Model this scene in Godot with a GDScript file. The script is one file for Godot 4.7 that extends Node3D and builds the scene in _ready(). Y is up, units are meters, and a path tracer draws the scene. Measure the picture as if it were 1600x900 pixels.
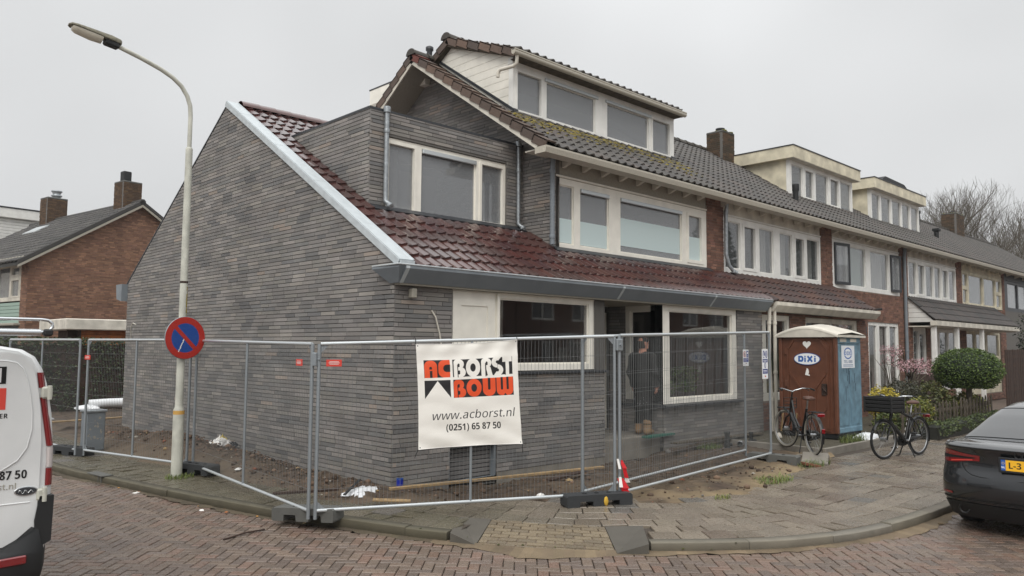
extends Node3D
# A Dutch street corner on a grey day: a rebuilt brick corner house behind site fencing, its terrace, a van, a car, two bicycles.
# x runs along the house fronts (away to the right), z towards the viewer, y up; the road surface is y = 0.
const EYE := Vector3(-6.15, 2.0, 8.67)
var M := {}
var R := RandomNumberGenerator.new()
var taken := {}

# ---------------------------------------------------------------- geometry
class Geo:
	var v := PackedVector3Array()
	var n := PackedVector3Array()
	var c := PackedColorArray()
	var t := PackedVector2Array()
	var ix := PackedInt32Array()
	var col := Color.WHITE

	func vert(p: Vector3, nn: Vector3, uv := Vector2.ZERO) -> int:
		v.append(p); n.append(nn); c.append(col); t.append(uv)
		return v.size() - 1

	func tri(a: Vector3, b: Vector3, d: Vector3) -> void:
		var nn := (b - a).cross(d - a).normalized()
		var i := vert(a, nn)
		vert(b, nn); vert(d, nn)
		ix.append_array([i, i + 2, i + 1])

	func quad(a: Vector3, b: Vector3, d: Vector3, e: Vector3) -> void:
		var nn := (d - a).cross(e - b).normalized()
		var i := vert(a, nn, Vector2(0, 1))
		vert(b, nn, Vector2(1, 1)); vert(d, nn, Vector2(1, 0)); vert(e, nn, Vector2(0, 0))
		ix.append_array([i, i + 2, i + 1, i, i + 3, i + 2])

	func box(o: Vector3, s: Vector3, b := Basis()) -> void:
		hexa(o, b.x * s.x * .5, b.y * s.y * .5, b.z * s.z * .5)

	func hexa(o: Vector3, x: Vector3, y: Vector3, z: Vector3) -> void:
		var p := [o - x - y + z, o + x - y + z, o + x + y + z, o - x + y + z, o - x - y - z, o + x - y - z, o + x + y - z, o - x + y - z]
		quad(p[0], p[1], p[2], p[3]); quad(p[5], p[4], p[7], p[6])
		quad(p[4], p[0], p[3], p[7]); quad(p[1], p[5], p[6], p[2])
		quad(p[3], p[2], p[6], p[7]); quad(p[4], p[5], p[1], p[0])

	func span(lo: Vector3, hi: Vector3) -> void:
		box((lo + hi) * .5, hi - lo)

	# a box whose edges are chamfered by ch
	func cbox(o: Vector3, s: Vector3, ch := .006, b := Basis()) -> void:
		var h := s * .5
		var q := func(x: float, y: float, z: float) -> Vector3: return o + b * Vector3(x, y, z)
		var i := Vector3(h.x - ch, h.y - ch, h.z - ch)
		for sg in [-1.0, 1.0]:
			var f := [q.call(-i.x * sg, -i.y, h.z * sg), q.call(i.x * sg, -i.y, h.z * sg), q.call(i.x * sg, i.y, h.z * sg), q.call(-i.x * sg, i.y, h.z * sg)]
			quad(f[0], f[1], f[2], f[3])
			f = [q.call(h.x * sg, -i.y, i.z * sg), q.call(h.x * sg, -i.y, -i.z * sg), q.call(h.x * sg, i.y, -i.z * sg), q.call(h.x * sg, i.y, i.z * sg)]
			quad(f[0], f[1], f[2], f[3])
			f = [q.call(-i.x, h.y * sg, i.z * sg), q.call(i.x, h.y * sg, i.z * sg), q.call(i.x, h.y * sg, -i.z * sg), q.call(-i.x, h.y * sg, -i.z * sg)]
			quad(f[0], f[1], f[2], f[3])
		for sx in [-1.0, 1.0]:
			for sy in [-1.0, 1.0]:
				_face(o, [q.call(sx * h.x, sy * i.y, -i.z), q.call(sx * i.x, sy * h.y, -i.z), q.call(sx * i.x, sy * h.y, i.z), q.call(sx * h.x, sy * i.y, i.z)])
				_face(o, [q.call(sx * h.x, -i.y, sy * i.z), q.call(sx * i.x, -i.y, sy * h.z), q.call(sx * i.x, i.y, sy * h.z), q.call(sx * h.x, i.y, sy * i.z)])
				_face(o, [q.call(-i.x, sx * h.y, sy * i.z), q.call(-i.x, sx * i.y, sy * h.z), q.call(i.x, sx * i.y, sy * h.z), q.call(i.x, sx * h.y, sy * i.z)])
				for sz in [-1.0, 1.0]:
					_face(o, [q.call(sx * h.x, sy * i.y, sz * i.z), q.call(sx * i.x, sy * h.y, sz * i.z), q.call(sx * i.x, sy * i.y, sz * h.z)])

	func _face(o: Vector3, p: Array) -> void:
		var nn: Vector3 = (p[1] - p[0]).cross(p[2] - p[0])
		if nn.dot(p[0] - o) < 0.0:
			p.reverse()
		if p.size() == 3:
			tri(p[0], p[1], p[2])
		else:
			quad(p[0], p[1], p[2], p[3])

	# polygon (x, y) in the plane o + u*x + w*y, extruded by d
	func prism(poly: PackedVector2Array, o: Vector3, u: Vector3, w: Vector3, d: Vector3, both := true) -> void:
		var p := poly
		if Geometry2D.is_polygon_clockwise(p):
			p = poly.duplicate(); p.reverse()
		var k := Geometry2D.triangulate_polygon(p)
		var up := u.cross(w).dot(d) > 0.0
		for i in range(0, k.size(), 3):
			var a := o + u * p[k[i]].x + w * p[k[i]].y
			var b := o + u * p[k[i + 1]].x + w * p[k[i + 1]].y
			var e := o + u * p[k[i + 2]].x + w * p[k[i + 2]].y
			if (b - a).cross(e - a).dot(d) < 0.0:
				var s := b
				b = e; e = s
			tri(a + d, b + d, e + d)
			if both:
				tri(a, e, b)
		for i in p.size():
			var a := o + u * p[i].x + w * p[i].y
			var j := (i + 1) % p.size()
			var b := o + u * p[j].x + w * p[j].y
			if up:
				quad(a, b, b + d, a + d)
			else:
				quad(b, a, a + d, b + d)

	# rings of points, joined with smooth normals
	func loft(rings: Array, closed := true, cap_a := false, cap_b := false) -> void:
		var m: int = rings[0].size()
		var k := rings.size()
		var base := v.size()
		for i in k:
			for j in m:
				var jl := (j - 1 + m) % m if closed else maxi(j - 1, 0)
				var jr := (j + 1) % m if closed else mini(j + 1, m - 1)
				var du: Vector3 = rings[i][jr] - rings[i][jl]
				var dv: Vector3 = rings[mini(i + 1, k - 1)][j] - rings[maxi(i - 1, 0)][j]
				vert(rings[i][j], du.cross(dv).normalized(), Vector2(float(j) / m, float(i) / maxi(k - 1, 1)))
		for i in k - 1:
			for j in (m if closed else m - 1):
				var a := base + i * m + j
				var b := base + i * m + (j + 1) % m
				ix.append_array([a, b + m, b, a, a + m, b + m])
		for e in [[cap_a, 0], [cap_b, k - 1]]:
			if e[0]:
				var ctr := Vector3.ZERO
				for q in rings[e[1]]:
					ctr += q
				ctr /= m
				for j in m:
					if e[1] == 0:
						tri(ctr, rings[0][(j + 1) % m], rings[0][j])
					else:
						tri(ctr, rings[k - 1][j], rings[k - 1][(j + 1) % m])

	func tube(pts: Array, r, sides := 8, caps := true) -> void:
		var rings := []
		var nrm := Vector3.ZERO
		for i in pts.size():
			var d: Vector3 = (pts[mini(i + 1, pts.size() - 1)] - pts[maxi(i - 1, 0)]).normalized()
			if i == 0:
				nrm = d.cross(Vector3.UP)
				if nrm.length() < .05:
					nrm = d.cross(Vector3.RIGHT)
			nrm = (nrm - d * nrm.dot(d)).normalized()
			var bi := d.cross(nrm)
			var ring := PackedVector3Array()
			var rr: float = r[i] if r is Array else r
			for j in sides:
				var a := TAU * j / sides + PI / sides
				ring.append(pts[i] + (nrm * cos(a) + bi * sin(a)) * rr)
			rings.append(ring)
		loft(rings, true, caps, caps)

	# profile of (radius, height) turned about the axis b.y at o
	func lathe(prof: Array, o: Vector3, b := Basis(), segs := 16, smooth := true) -> void:
		var rings := []
		for p in prof:
			var ring := PackedVector3Array()
			for j in segs:
				var a := -TAU * j / segs
				ring.append(o + b * Vector3(cos(a) * p.x, p.y, sin(a) * p.x))
			rings.append(ring)
		if smooth:
			loft(rings)
		else:
			for i in rings.size() - 1:
				loft([rings[i], rings[i + 1]])

	func ball(o: Vector3, s: Vector3, segs := 10, b := Basis()) -> void:
		var prof := []
		for i in segs / 2 + 1:
			var a := -PI / 2 + PI * i / (segs / 2)
			prof.append(Vector2(maxf(cos(a), .001), sin(a)))
		lathe(prof, o, Basis(b.x * s.x, b.y * s.y, b.z * s.z), segs)

	func add(g: Geo, x := Transform3D()) -> void:
		var base := v.size()
		for i in g.v.size():
			v.append(x * g.v[i]); n.append((x.basis * g.n[i]).normalized()); c.append(g.c[i]); t.append(g.t[i])
		for i in g.ix:
			ix.append(base + i)

	func mesh() -> ArrayMesh:
		var a := []
		a.resize(Mesh.ARRAY_MAX)
		a[Mesh.ARRAY_VERTEX] = v; a[Mesh.ARRAY_NORMAL] = n; a[Mesh.ARRAY_COLOR] = c; a[Mesh.ARRAY_TEX_UV] = t; a[Mesh.ARRAY_INDEX] = ix
		var m := ArrayMesh.new()
		m.add_surface_from_arrays(Mesh.PRIMITIVE_TRIANGLES, a)
		return m

# ---------------------------------------------------------------- pictures: flat print drawn into an Image
class Print:
	var im: Image
	var sx: float
	var sy: float
	func _init(w: int, h: int, uw: float, uh: float, ground: Color) -> void:
		im = Image.create(w, h, false, Image.FORMAT_RGBA8)
		im.fill(ground); sx = w / uw; sy = h / uh
	func rect(x: float, y: float, w: float, h: float, c: Color) -> void:
		im.fill_rect(Rect2i(roundi(x * sx), roundi(y * sy), maxi(1, roundi(w * sx)), maxi(1, roundi(h * sy))), c)
	func poly(p: PackedVector2Array, c: Color) -> void:
		var y0 := 1e9
		var y1 := -1e9
		for q in p:
			y0 = minf(y0, q.y * sy); y1 = maxf(y1, q.y * sy)
		for y in range(maxi(0, floori(y0)), mini(im.get_height() - 1, ceili(y1)) + 1):
			var xs := []
			for i in p.size():
				var a := p[i]
				var b := p[(i + 1) % p.size()]
				var ya := a.y * sy - .5
				var yb := b.y * sy - .5
				if (ya <= y) != (yb <= y):
					xs.append((a.x + (b.x - a.x) * (y - ya) / (yb - ya)) * sx)
			xs.sort()
			for i in range(0, xs.size() - 1, 2):
				var xa := roundi(xs[i])
				var xb := roundi(xs[i + 1])
				if xb > xa:
					im.fill_rect(Rect2i(xa, y, xb - xa, 1), c)
	func ring(o: Vector2, r0: float, r1: float, c: Color, a0 := 0.0, a1 := TAU, squash := 1.0) -> void:
		for i in 28:
			var a := a0 + (a1 - a0) * i / 28.0
			var b := a0 + (a1 - a0) * (i + 1) / 28.0 + .01
			var q := PackedVector2Array()
			for k in [[a, r0], [a, r1], [b, r1], [b, r0]]:
				q.append(o + Vector2(cos(k[0]), sin(k[0]) * squash) * k[1])
			poly(q, c)
	func disc(o: Vector2, r: float, c: Color, squash := 1.0) -> void:
		ring(o, 0.0, r, c, 0, TAU, squash)
	func line(p: PackedVector2Array, w: float, c: Color) -> void:
		for i in p.size() - 1:
			var d := (p[i + 1] - p[i]).normalized()
			var e := d.orthogonal() * w * .5
			poly([p[i] + e, p[i + 1] + e, p[i + 1] - e, p[i] - e], c)
	# text with its left end at x and baseline at y, h = capital height
	func words(s: String, x: float, y: float, h: float, c: Color, bold := false, slant := 0.0, wide := 1.0, centred := false) -> void:
		var tm := TextMesh.new()
		var f := SystemFont.new()
		f.font_names = PackedStringArray(["Droid Sans"])
		f.font_weight = 700 if bold else 400
		tm.font = f; tm.font_size = 64; tm.pixel_size = 1.0 / 64.0; tm.depth = 0.0; tm.curve_step = .5
		tm.text = s
		tm.horizontal_alignment = HORIZONTAL_ALIGNMENT_LEFT
		var a := tm.get_mesh_arrays()
		if a.is_empty():
			return
		var vv: PackedVector3Array = a[Mesh.ARRAY_VERTEX]
		var ii: PackedInt32Array = a[Mesh.ARRAY_INDEX] if a[Mesh.ARRAY_INDEX] != null else PackedInt32Array(range(vv.size()))
		var lo := Vector2(1e9, 1e9)
		var hi := Vector2(-1e9, -1e9)
		for q in vv:
			lo = lo.min(Vector2(q.x, q.y)); hi = hi.max(Vector2(q.x, q.y))
		var k := h / .72
		var deep := 0.0
		if "(" in s or "g" in s or "p" in s or "y" in s or "j" in s:
			deep = .2
		var x0 := x - ((hi.x - lo.x) * k * wide * .5 if centred else 0.0)
		for i in range(0, ii.size(), 3):
			var q := PackedVector2Array()
			for e in 3:
				var w := vv[ii[i + e]]
				var up := (w.y - lo.y - deep) * k
				q.append(Vector2(x0 + (w.x - lo.x) * k * wide + slant * up, y - up))
			poly(q, c)
	func tex() -> ImageTexture:
		return ImageTexture.create_from_image(im)

# ---------------------------------------------------------------- naming and describing
func numbered(called: String) -> String:
	if not taken.has(called):
		taken[called] = 0
		return called
	taken[called] += 1
	return "%s_%03d" % [called, taken[called]]

func tag(o: Node3D, label: String, category: String, group := "") -> Node3D:
	o.set_meta("label", label); o.set_meta("category", category)
	if group:
		o.set_meta("group", group)
	return o

func thing(called: String, label: String, category: String, at := Vector3.ZERO, turn := 0.0, group := "") -> Node3D:
	var o := Node3D.new()
	o.name = numbered(called)
	add_child(o)
	o.position = at; o.rotation.y = turn
	return tag(o, label, category, group)

func obj(called: String, g, m: Material, parent: Node3D = null) -> MeshInstance3D:
	var o := MeshInstance3D.new()
	o.mesh = g.mesh() if g is Geo else g
	o.material_override = m
	if parent == null:
		o.name = numbered(called)
		add_child(o)
	else:
		o.name = called
		parent.add_child(o, true)
	return o

func solo(called: String, g, m: Material, label: String, category: String, at := Vector3.ZERO, turn := 0.0, group := "") -> MeshInstance3D:
	var o := obj(called, g, m)
	o.position = at; o.rotation.y = turn
	tag(o, label, category, group)
	return o

func struct(called: String, g, m: Material) -> MeshInstance3D:
	var o := obj(called, g, m)
	o.set_meta("kind", "structure")
	return o

func stuff(o: Node3D) -> Node3D:
	o.set_meta("kind", "stuff")
	return o

# ---------------------------------------------------------------- materials
func lin(r: float, g: float, b: float) -> Color:
	return Color(r / 255.0, g / 255.0, b / 255.0).srgb_to_linear()

func rgb(r: float, g: float, b: float) -> Color:
	return Color(r / 255.0, g / 255.0, b / 255.0)

func noise_tex(size: int, freq: float, oct: int, lo: float, hi: float, sd: int, normal := false, kind := FastNoiseLite.TYPE_SIMPLEX_SMOOTH) -> NoiseTexture2D:
	var f := FastNoiseLite.new()
	f.seed = sd; f.noise_type = kind; f.frequency = freq; f.fractal_octaves = oct
	var t := NoiseTexture2D.new()
	t.width = size; t.height = size; t.seamless = true; t.noise = f
	if normal:
		t.as_normal_map = true; t.bump_strength = hi
	else:
		var gr := Gradient.new()
		gr.set_color(0, Color(lo, lo, lo)); gr.set_color(1, Color(hi, hi, hi))
		t.color_ramp = gr
	return t

func mat(called: String, col: Color, rough := .8, o := {}) -> StandardMaterial3D:
	var m := StandardMaterial3D.new()
	m.resource_name = called
	m.albedo_color = col
	m.roughness = rough
	m.metallic = o.get("metal", 0.0)
	m.metallic_specular = o.get("spec", .5)
	m.vertex_color_use_as_albedo = o.get("vc", false)
	if o.has("grain"):
		m.albedo_texture = o.grain
		m.uv1_triplanar = true; m.uv1_world_triplanar = true
		m.uv1_scale = Vector3.ONE * o.get("scale", 1.0)
	if o.has("relief"):
		m.normal_enabled = true; m.normal_texture = o.relief; m.normal_scale = o.get("bump", 1.0)
		m.uv1_triplanar = true; m.uv1_world_triplanar = true
		m.uv1_scale = Vector3.ONE * o.get("scale", 1.0)
	if o.has("rough_tex"):
		m.roughness_texture = o.rough_tex
	if o.has("dirt"):
		m.detail_enabled = true
		m.detail_albedo = o.dirt
		m.detail_blend_mode = BaseMaterial3D.BLEND_MODE_MUL
		m.detail_uv_layer = BaseMaterial3D.DETAIL_UV_2
		m.uv2_triplanar = true; m.uv2_world_triplanar = true
		m.uv2_scale = Vector3.ONE * o.get("dirt_scale", .3)
	if o.has("tex"):
		m.albedo_texture = o.tex
	if o.has("back"):
		m.backlight_enabled = true; m.backlight = o.back
	if o.has("coat"):
		m.clearcoat_enabled = true; m.clearcoat = o.coat; m.clearcoat_roughness = o.get("coat_rough", .08)
	if o.has("rim"):
		m.rim_enabled = true; m.rim = o.rim; m.rim_tint = .4
	m.cull_mode = BaseMaterial3D.CULL_BACK
	M[called] = m
	return m

func pane_mat(called: String, col: Color, a: float, spec := .5) -> StandardMaterial3D:
	var m := mat(called, Color(col.r, col.g, col.b, a), .02, {"spec": spec})
	m.transparency = BaseMaterial3D.TRANSPARENCY_ALPHA
	return m

func _ready() -> void:
	R.seed = 7
	setting()
	materials()
	ground()
	corner_house()
	terrace()
	left_background()
	fences()
	street_things()
	vehicles()
	plants()
	small_things()

# ---------------------------------------------------------------- camera, sky, light
func setting() -> void:
	var cam := Camera3D.new()
	cam.name = "camera"
	cam.position = EYE
	cam.rotation_degrees = Vector3(4.41, -43.978, .409)
	cam.fov = 40.571; cam.near = .05; cam.far = 900.0
	add_child(cam)
	cam.current = true
	# an overcast sky: brighter towards the zenith, a little uneven
	var f := FastNoiseLite.new()
	f.seed = 4; f.frequency = 1.5; f.fractal_octaves = 4
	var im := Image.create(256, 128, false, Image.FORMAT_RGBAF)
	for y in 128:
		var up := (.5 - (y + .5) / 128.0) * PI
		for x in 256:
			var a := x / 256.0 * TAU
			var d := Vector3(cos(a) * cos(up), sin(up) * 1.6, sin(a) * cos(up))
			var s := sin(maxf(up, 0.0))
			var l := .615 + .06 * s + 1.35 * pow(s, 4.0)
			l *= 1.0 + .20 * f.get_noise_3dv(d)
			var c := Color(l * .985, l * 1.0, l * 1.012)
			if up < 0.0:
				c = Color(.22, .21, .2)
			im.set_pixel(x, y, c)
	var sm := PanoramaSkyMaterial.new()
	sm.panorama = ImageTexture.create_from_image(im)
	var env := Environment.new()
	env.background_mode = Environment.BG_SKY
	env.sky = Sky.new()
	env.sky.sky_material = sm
	env.tonemap_mode = Environment.TONE_MAPPER_LINEAR
	env.tonemap_exposure = 1.16
	env.sdfgi_enabled = true; env.ssao_enabled = true; env.ssil_enabled = true
	env.fog_enabled = true; env.fog_density = .0005; env.fog_light_color = rgb(206, 209, 212)
	var we := WorldEnvironment.new()
	we.name = "world_environment"
	we.environment = env
	add_child(we)
	var sun := DirectionalLight3D.new()
	sun.name = "sun"
	sun.light_energy = .5
	sun.light_color = Color(1.0, .985, .96)
	sun.light_angular_distance = 40.0
	sun.shadow_enabled = true
	add_child(sun)
	sun.look_at_from_position(Vector3(-7, 8.5, 5), Vector3.ZERO)

func materials() -> void:
	var fine := noise_tex(256, .09, 4, .9, 1.0, 11)
	var speck := noise_tex(256, .35, 3, .87, 1.0, 12)
	var blot := noise_tex(512, .008, 5, .86, 1.0, 13)
	var blot2 := noise_tex(512, .02, 4, .88, 1.0, 14)
	var rough_n := noise_tex(256, .12, 4, 0, 3.0, 15, true)
	var soft_n := noise_tex(256, .03, 3, 0, 2.0, 16, true)
	var wet := noise_tex(512, .012, 4, .25, .95, 17)
	M.fine_tex = fine; M.speck_tex = speck; M.blot_tex = blot
	mat("grey_brick", Color.WHITE, .82, {"vc": true, "grain": speck, "scale": 3.0, "relief": rough_n, "bump": .5, "dirt": blot, "dirt_scale": .22})
	mat("red_brick", Color.WHITE, .9, {"vc": true, "grain": speck, "scale": 3.0, "relief": rough_n, "bump": .5, "dirt": blot, "dirt_scale": .25})
	mat("mortar_dark", rgb(112, 109, 105), .95, {"grain": speck, "scale": 3.0})
	mat("mortar_pale", rgb(136, 122, 110), .95, {"grain": speck, "scale": 3.0})
	mat("red_tile", Color.WHITE, .22, {"vc": true, "grain": fine, "scale": 2.5, "coat": .5, "coat_rough": .2, "spec": .6, "dirt": blot2, "dirt_scale": .5})
	mat("grey_tile", Color.WHITE, .62, {"vc": true, "grain": speck, "scale": 2.5, "dirt": blot, "dirt_scale": .5})
	mat("cream", rgb(242, 238, 227), .45, {"grain": noise_tex(256, .02, 4, .93, 1.0, 21), "scale": .5})
	mat("white_paint", rgb(240, 239, 234), .4, {"grain": noise_tex(256, .02, 4, .92, 1.0, 22), "scale": .5})
	mat("gutter_paint", rgb(192, 186, 172), .6, {"grain": fine, "scale": .8})
	mat("weathered_cream", rgb(232, 223, 197), .6, {"grain": noise_tex(256, .015, 5, .78, 1.0, 23), "scale": .4})
	mat("weathered_white", rgb(222, 216, 203), .65, {"grain": noise_tex(256, .015, 5, .8, 1.0, 24), "scale": .4})
	mat("soffit_grey", rgb(164, 159, 147), .8, {"grain": fine, "scale": .8})
	mat("zinc", rgb(196, 203, 206), .55, {"metal": .15, "grain": noise_tex(256, .03, 4, .9, 1.0, 25), "scale": .7, "relief": soft_n, "bump": .25})
	mat("zinc_pipe", rgb(178, 184, 188), .42, {"metal": .6, "grain": noise_tex(256, .03, 4, .75, 1.0, 26), "scale": 1.5})
	mat("galvanised", rgb(150, 156, 160), .5, {"metal": .45, "grain": fine, "scale": 4.0})
	mat("wire", rgb(120, 122, 122), .6, {"metal": .3})
	mat("galvanised_bright", rgb(205, 210, 212), .36, {"metal": .5, "grain": fine, "scale": 4.0})
	mat("fascia_grey", rgb(126, 133, 139), .5, {"grain": noise_tex(256, .02, 3, .9, 1.0, 27), "scale": .5})
	mat("slate", rgb(52, 54, 58), .45, {"grain": fine, "scale": 2.0})
	mat("concrete", rgb(146, 140, 130), .9, {"grain": speck, "scale": 2.0, "dirt": blot, "dirt_scale": .6, "relief": rough_n, "bump": .4})
	mat("concrete_block", rgb(106, 106, 102), .92, {"grain": speck, "scale": 2.5, "dirt": blot, "dirt_scale": 1.1, "relief": rough_n, "bump": .6})
	mat("rubber_block", rgb(50, 52, 54), .8, {"grain": fine, "scale": 2.0, "relief": rough_n, "bump": .4})
	mat("tile_paving", Color.WHITE, .6, {"vc": true, "grain": speck, "scale": 2.5, "relief": rough_n, "bump": .5, "dirt": blot, "dirt_scale": .35})
	mat("kerb_stone", rgb(138, 132, 121), .85, {"vc": true, "grain": speck, "scale": 2.5, "relief": rough_n, "bump": .5, "dirt": blot, "dirt_scale": .6})
	mat("paver", Color.WHITE, .55, {"vc": true, "grain": speck, "scale": 2.5, "relief": rough_n, "bump": .5, "dirt": blot, "dirt_scale": .3})
	M.paver.roughness = .52; M.paver.roughness_texture = wet
	M.tile_paving.roughness = .5; M.tile_paving.roughness_texture = wet
	mat("road_sand", rgb(124, 110, 96), .9, {"grain": speck, "scale": 2.0})
	mat("road_far", rgb(122, 106, 95), .6, {"grain": blot2, "scale": 1.2, "relief": rough_n, "bump": .5, "dirt": blot})
	mat("joint", rgb(74, 66, 57), .95, {"grain": speck, "scale": 2.0})
	mat("soil", Color.WHITE, .95, {"vc": true, "grain": speck, "scale": 2.2, "relief": rough_n, "bump": 1.0, "dirt": blot, "dirt_scale": .7})
	mat("far_ground", rgb(96, 90, 78), .95, {"grain": blot, "scale": .1})
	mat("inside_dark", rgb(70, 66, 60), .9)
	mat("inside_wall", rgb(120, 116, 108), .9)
	mat("curtain", rgb(190, 190, 186), .9, {"back": rgb(120, 120, 120)})
	mat("net_green", rgb(150, 170, 160), .9)
	mat("frosted", rgb(196, 212, 212), .55)
	pane_mat("pane", rgb(152, 155, 158), .46, .9)  # half-opaque diffuse grey, painting in the sky reflection these panes show
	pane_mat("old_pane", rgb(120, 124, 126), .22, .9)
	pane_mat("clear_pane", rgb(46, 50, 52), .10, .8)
	mat("black_gap", rgb(14, 14, 15), .9)
	mat("rubber", rgb(26, 26, 27), .75, {"grain": fine, "scale": 6.0})
	mat("black_paint", rgb(22, 23, 24), .38, {"spec": .5})
	mat("black_plastic", rgb(28, 29, 30), .6, {"grain": fine, "scale": 6.0})
	mat("chrome", rgb(205, 208, 210), .18, {"metal": 1.0})
	mat("steel", rgb(170, 172, 174), .35, {"metal": .9})
	mat("pole_paint", rgb(206, 206, 194), .55, {"grain": noise_tex(256, .02, 5, .8, 1.0, 31), "scale": .8})
	mat("sign_red", rgb(176, 44, 34), .4, {"grain": fine, "scale": 1.5})
	mat("sign_blue", rgb(28, 72, 148), .4, {"grain": fine, "scale": 1.5})
	mat("tag_red", rgb(206, 66, 54), .5)
	mat("tape_white", rgb(232, 230, 226), .5, {"back": rgb(90, 90, 90)})
	mat("wood_pale", rgb(178, 150, 110), .8, {"grain": noise_tex(256, .02, 4, .7, 1.0, 32), "scale": 1.2})
	mat("wood_orange", rgb(178, 106, 52), .7, {"grain": noise_tex(256, .02, 4, .75, 1.0, 33), "scale": .8})
	mat("wood_grey", rgb(96, 86, 72), .9, {"grain": noise_tex(256, .02, 4, .6, 1.0, 34), "scale": 1.0})
	mat("wood_dark", rgb(72, 52, 42), .85, {"grain": noise_tex(256, .02, 4, .6, 1.0, 35), "scale": 1.0})
	mat("bark", rgb(92, 84, 72), .95, {"grain": speck, "scale": 1.5})
	mat("leaf", Color.WHITE, .55, {"vc": true, "back": rgb(70, 80, 30)})
	mat("petal", Color.WHITE, .7, {"vc": true, "back": rgb(120, 100, 100)})
	mat("moss", Color.WHITE, .95, {"vc": true})
	mat("plain", Color.WHITE, .6, {"vc": true})
	mat("cloth", Color.WHITE, .95, {"vc": true, "grain": fine, "scale": 9.0})
	mat("plastic_sheet", rgb(226, 228, 230), .35, {"back": rgb(100, 100, 100)})
	mat("toilet_brown", rgb(106, 65, 46), .5, {"grain": noise_tex(256, .02, 4, .82, 1.0, 36), "scale": .6})
	mat("toilet_blue", rgb(112, 146, 164), .5, {"grain": noise_tex(256, .02, 5, .75, 1.0, 37), "scale": .7})
	mat("van_white", rgb(222, 224, 224), .28, {"spec": .5, "coat": .6, "dirt": noise_tex(256, .01, 4, .9, 1.0, 38), "dirt_scale": .5})
	mat("car_grey", rgb(46, 48, 51), .2, {"metal": .6, "coat": 1.0, "coat_rough": .06, "dirt": noise_tex(256, .02, 4, .85, 1.0, 39), "dirt_scale": .8})
	mat("lamp_red", rgb(120, 14, 20), .15, {"coat": 1.0})
	mat("lamp_clear", rgb(196, 188, 186), .15, {"coat": 1.0})
	mat("car_glass", rgb(24, 26, 28), .08, {"coat": 1.0, "coat_rough": .04})
	mat("lamp_bowl", rgb(196, 190, 174), .3, {"coat": .6})
	mat("lamp_hood", rgb(140, 135, 116), .7, {"grain": noise_tex(256, .03, 4, .6, 1.0, 40), "scale": 2.0})

# ---------------------------------------------------------------- builders for walls, roofs, windows
func cross(poly: PackedVector2Array, y: float) -> Vector2:
	var lo := 1e9
	var hi := -1e9
	for i in poly.size():
		var a := poly[i]
		var b := poly[(i + 1) % poly.size()]
		if (a.y <= y and b.y >= y) or (b.y <= y and a.y >= y):
			if absf(a.y - b.y) < 1e-6:
				lo = minf(lo, minf(a.x, b.x)); hi = maxf(hi, maxf(a.x, b.x))
			else:
				var x := a.x + (b.x - a.x) * (y - a.y) / (b.y - a.y)
				lo = minf(lo, x); hi = maxf(hi, x)
	return Vector2(lo, hi)

func height(poly: PackedVector2Array, x: float) -> Vector2:
	var p := PackedVector2Array()
	for q in poly:
		p.append(Vector2(q.y, q.x))
	return cross(p, x)

# a wall of thickness th behind the plane o + u*x + w*y, whose outside is nrm; poly convex, holes are rects
func slab(g: Geo, o: Vector3, u: Vector3, w: Vector3, nrm: Vector3, poly: PackedVector2Array, holes: Array, th: float) -> void:
	var xs := []
	for p in poly:
		xs.append(p.x)
	for h in holes:
		xs.append(h.position.x); xs.append(h.end.x)
	xs.sort()
	var flip := u.cross(w).dot(nrm) < 0.0
	var back := -nrm * th
	var at := func(x: float, y: float) -> Vector3: return o + u * x + w * y
	var q := func(a: Vector3, b: Vector3, d: Vector3, e: Vector3) -> void:
		if flip:
			g.quad(e, d, b, a)
		else:
			g.quad(a, b, d, e)
	for i in xs.size() - 1:
		var a: float = xs[i]
		var b: float = xs[i + 1]
		if b - a < 1e-5:
			continue
		var ha := height(poly, a + 1e-5)
		var hb := height(poly, b - 1e-5)
		if ha.y < ha.x or hb.y < hb.x:
			continue
		var cuts := []
		for h in holes:
			if h.position.x < b - 1e-5 and h.end.x > a + 1e-5:
				cuts.append(h)
		cuts.sort_custom(func(m, n): return m.position.y < n.position.y)
		var ya := ha.x
		var yb := hb.x
		for h in cuts:
			if h.position.y > minf(ya, yb) + 1e-5:
				q.call(at.call(a, ya), at.call(b, yb), at.call(b, h.position.y), at.call(a, h.position.y))
				q.call(at.call(b, yb) + back, at.call(a, ya) + back, at.call(a, h.position.y) + back, at.call(b, h.position.y) + back)
			ya = h.end.y; yb = h.end.y
		if ha.y > ya + 1e-5 or hb.y > yb + 1e-5:
			q.call(at.call(a, ya), at.call(b, yb), at.call(b, hb.y), at.call(a, ha.y))
			q.call(at.call(b, yb) + back, at.call(a, ya) + back, at.call(a, ha.y) + back, at.call(b, hb.y) + back)
	var pp := poly
	if Geometry2D.is_polygon_clockwise(pp):
		pp = poly.duplicate(); pp.reverse()
	for i in pp.size():
		var a: Vector3 = at.call(pp[i].x, pp[i].y)
		var b: Vector3 = at.call(pp[(i + 1) % pp.size()].x, pp[(i + 1) % pp.size()].y)
		q.call(b, a, a + back, b + back)
	for h in holes:
		var c := [at.call(h.position.x, h.position.y), at.call(h.end.x, h.position.y), at.call(h.end.x, h.end.y), at.call(h.position.x, h.end.y)]
		for i in 4:
			var a: Vector3 = c[i]
			var b: Vector3 = c[(i + 1) % 4]
			q.call(a, b, b + back, a + back)

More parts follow.
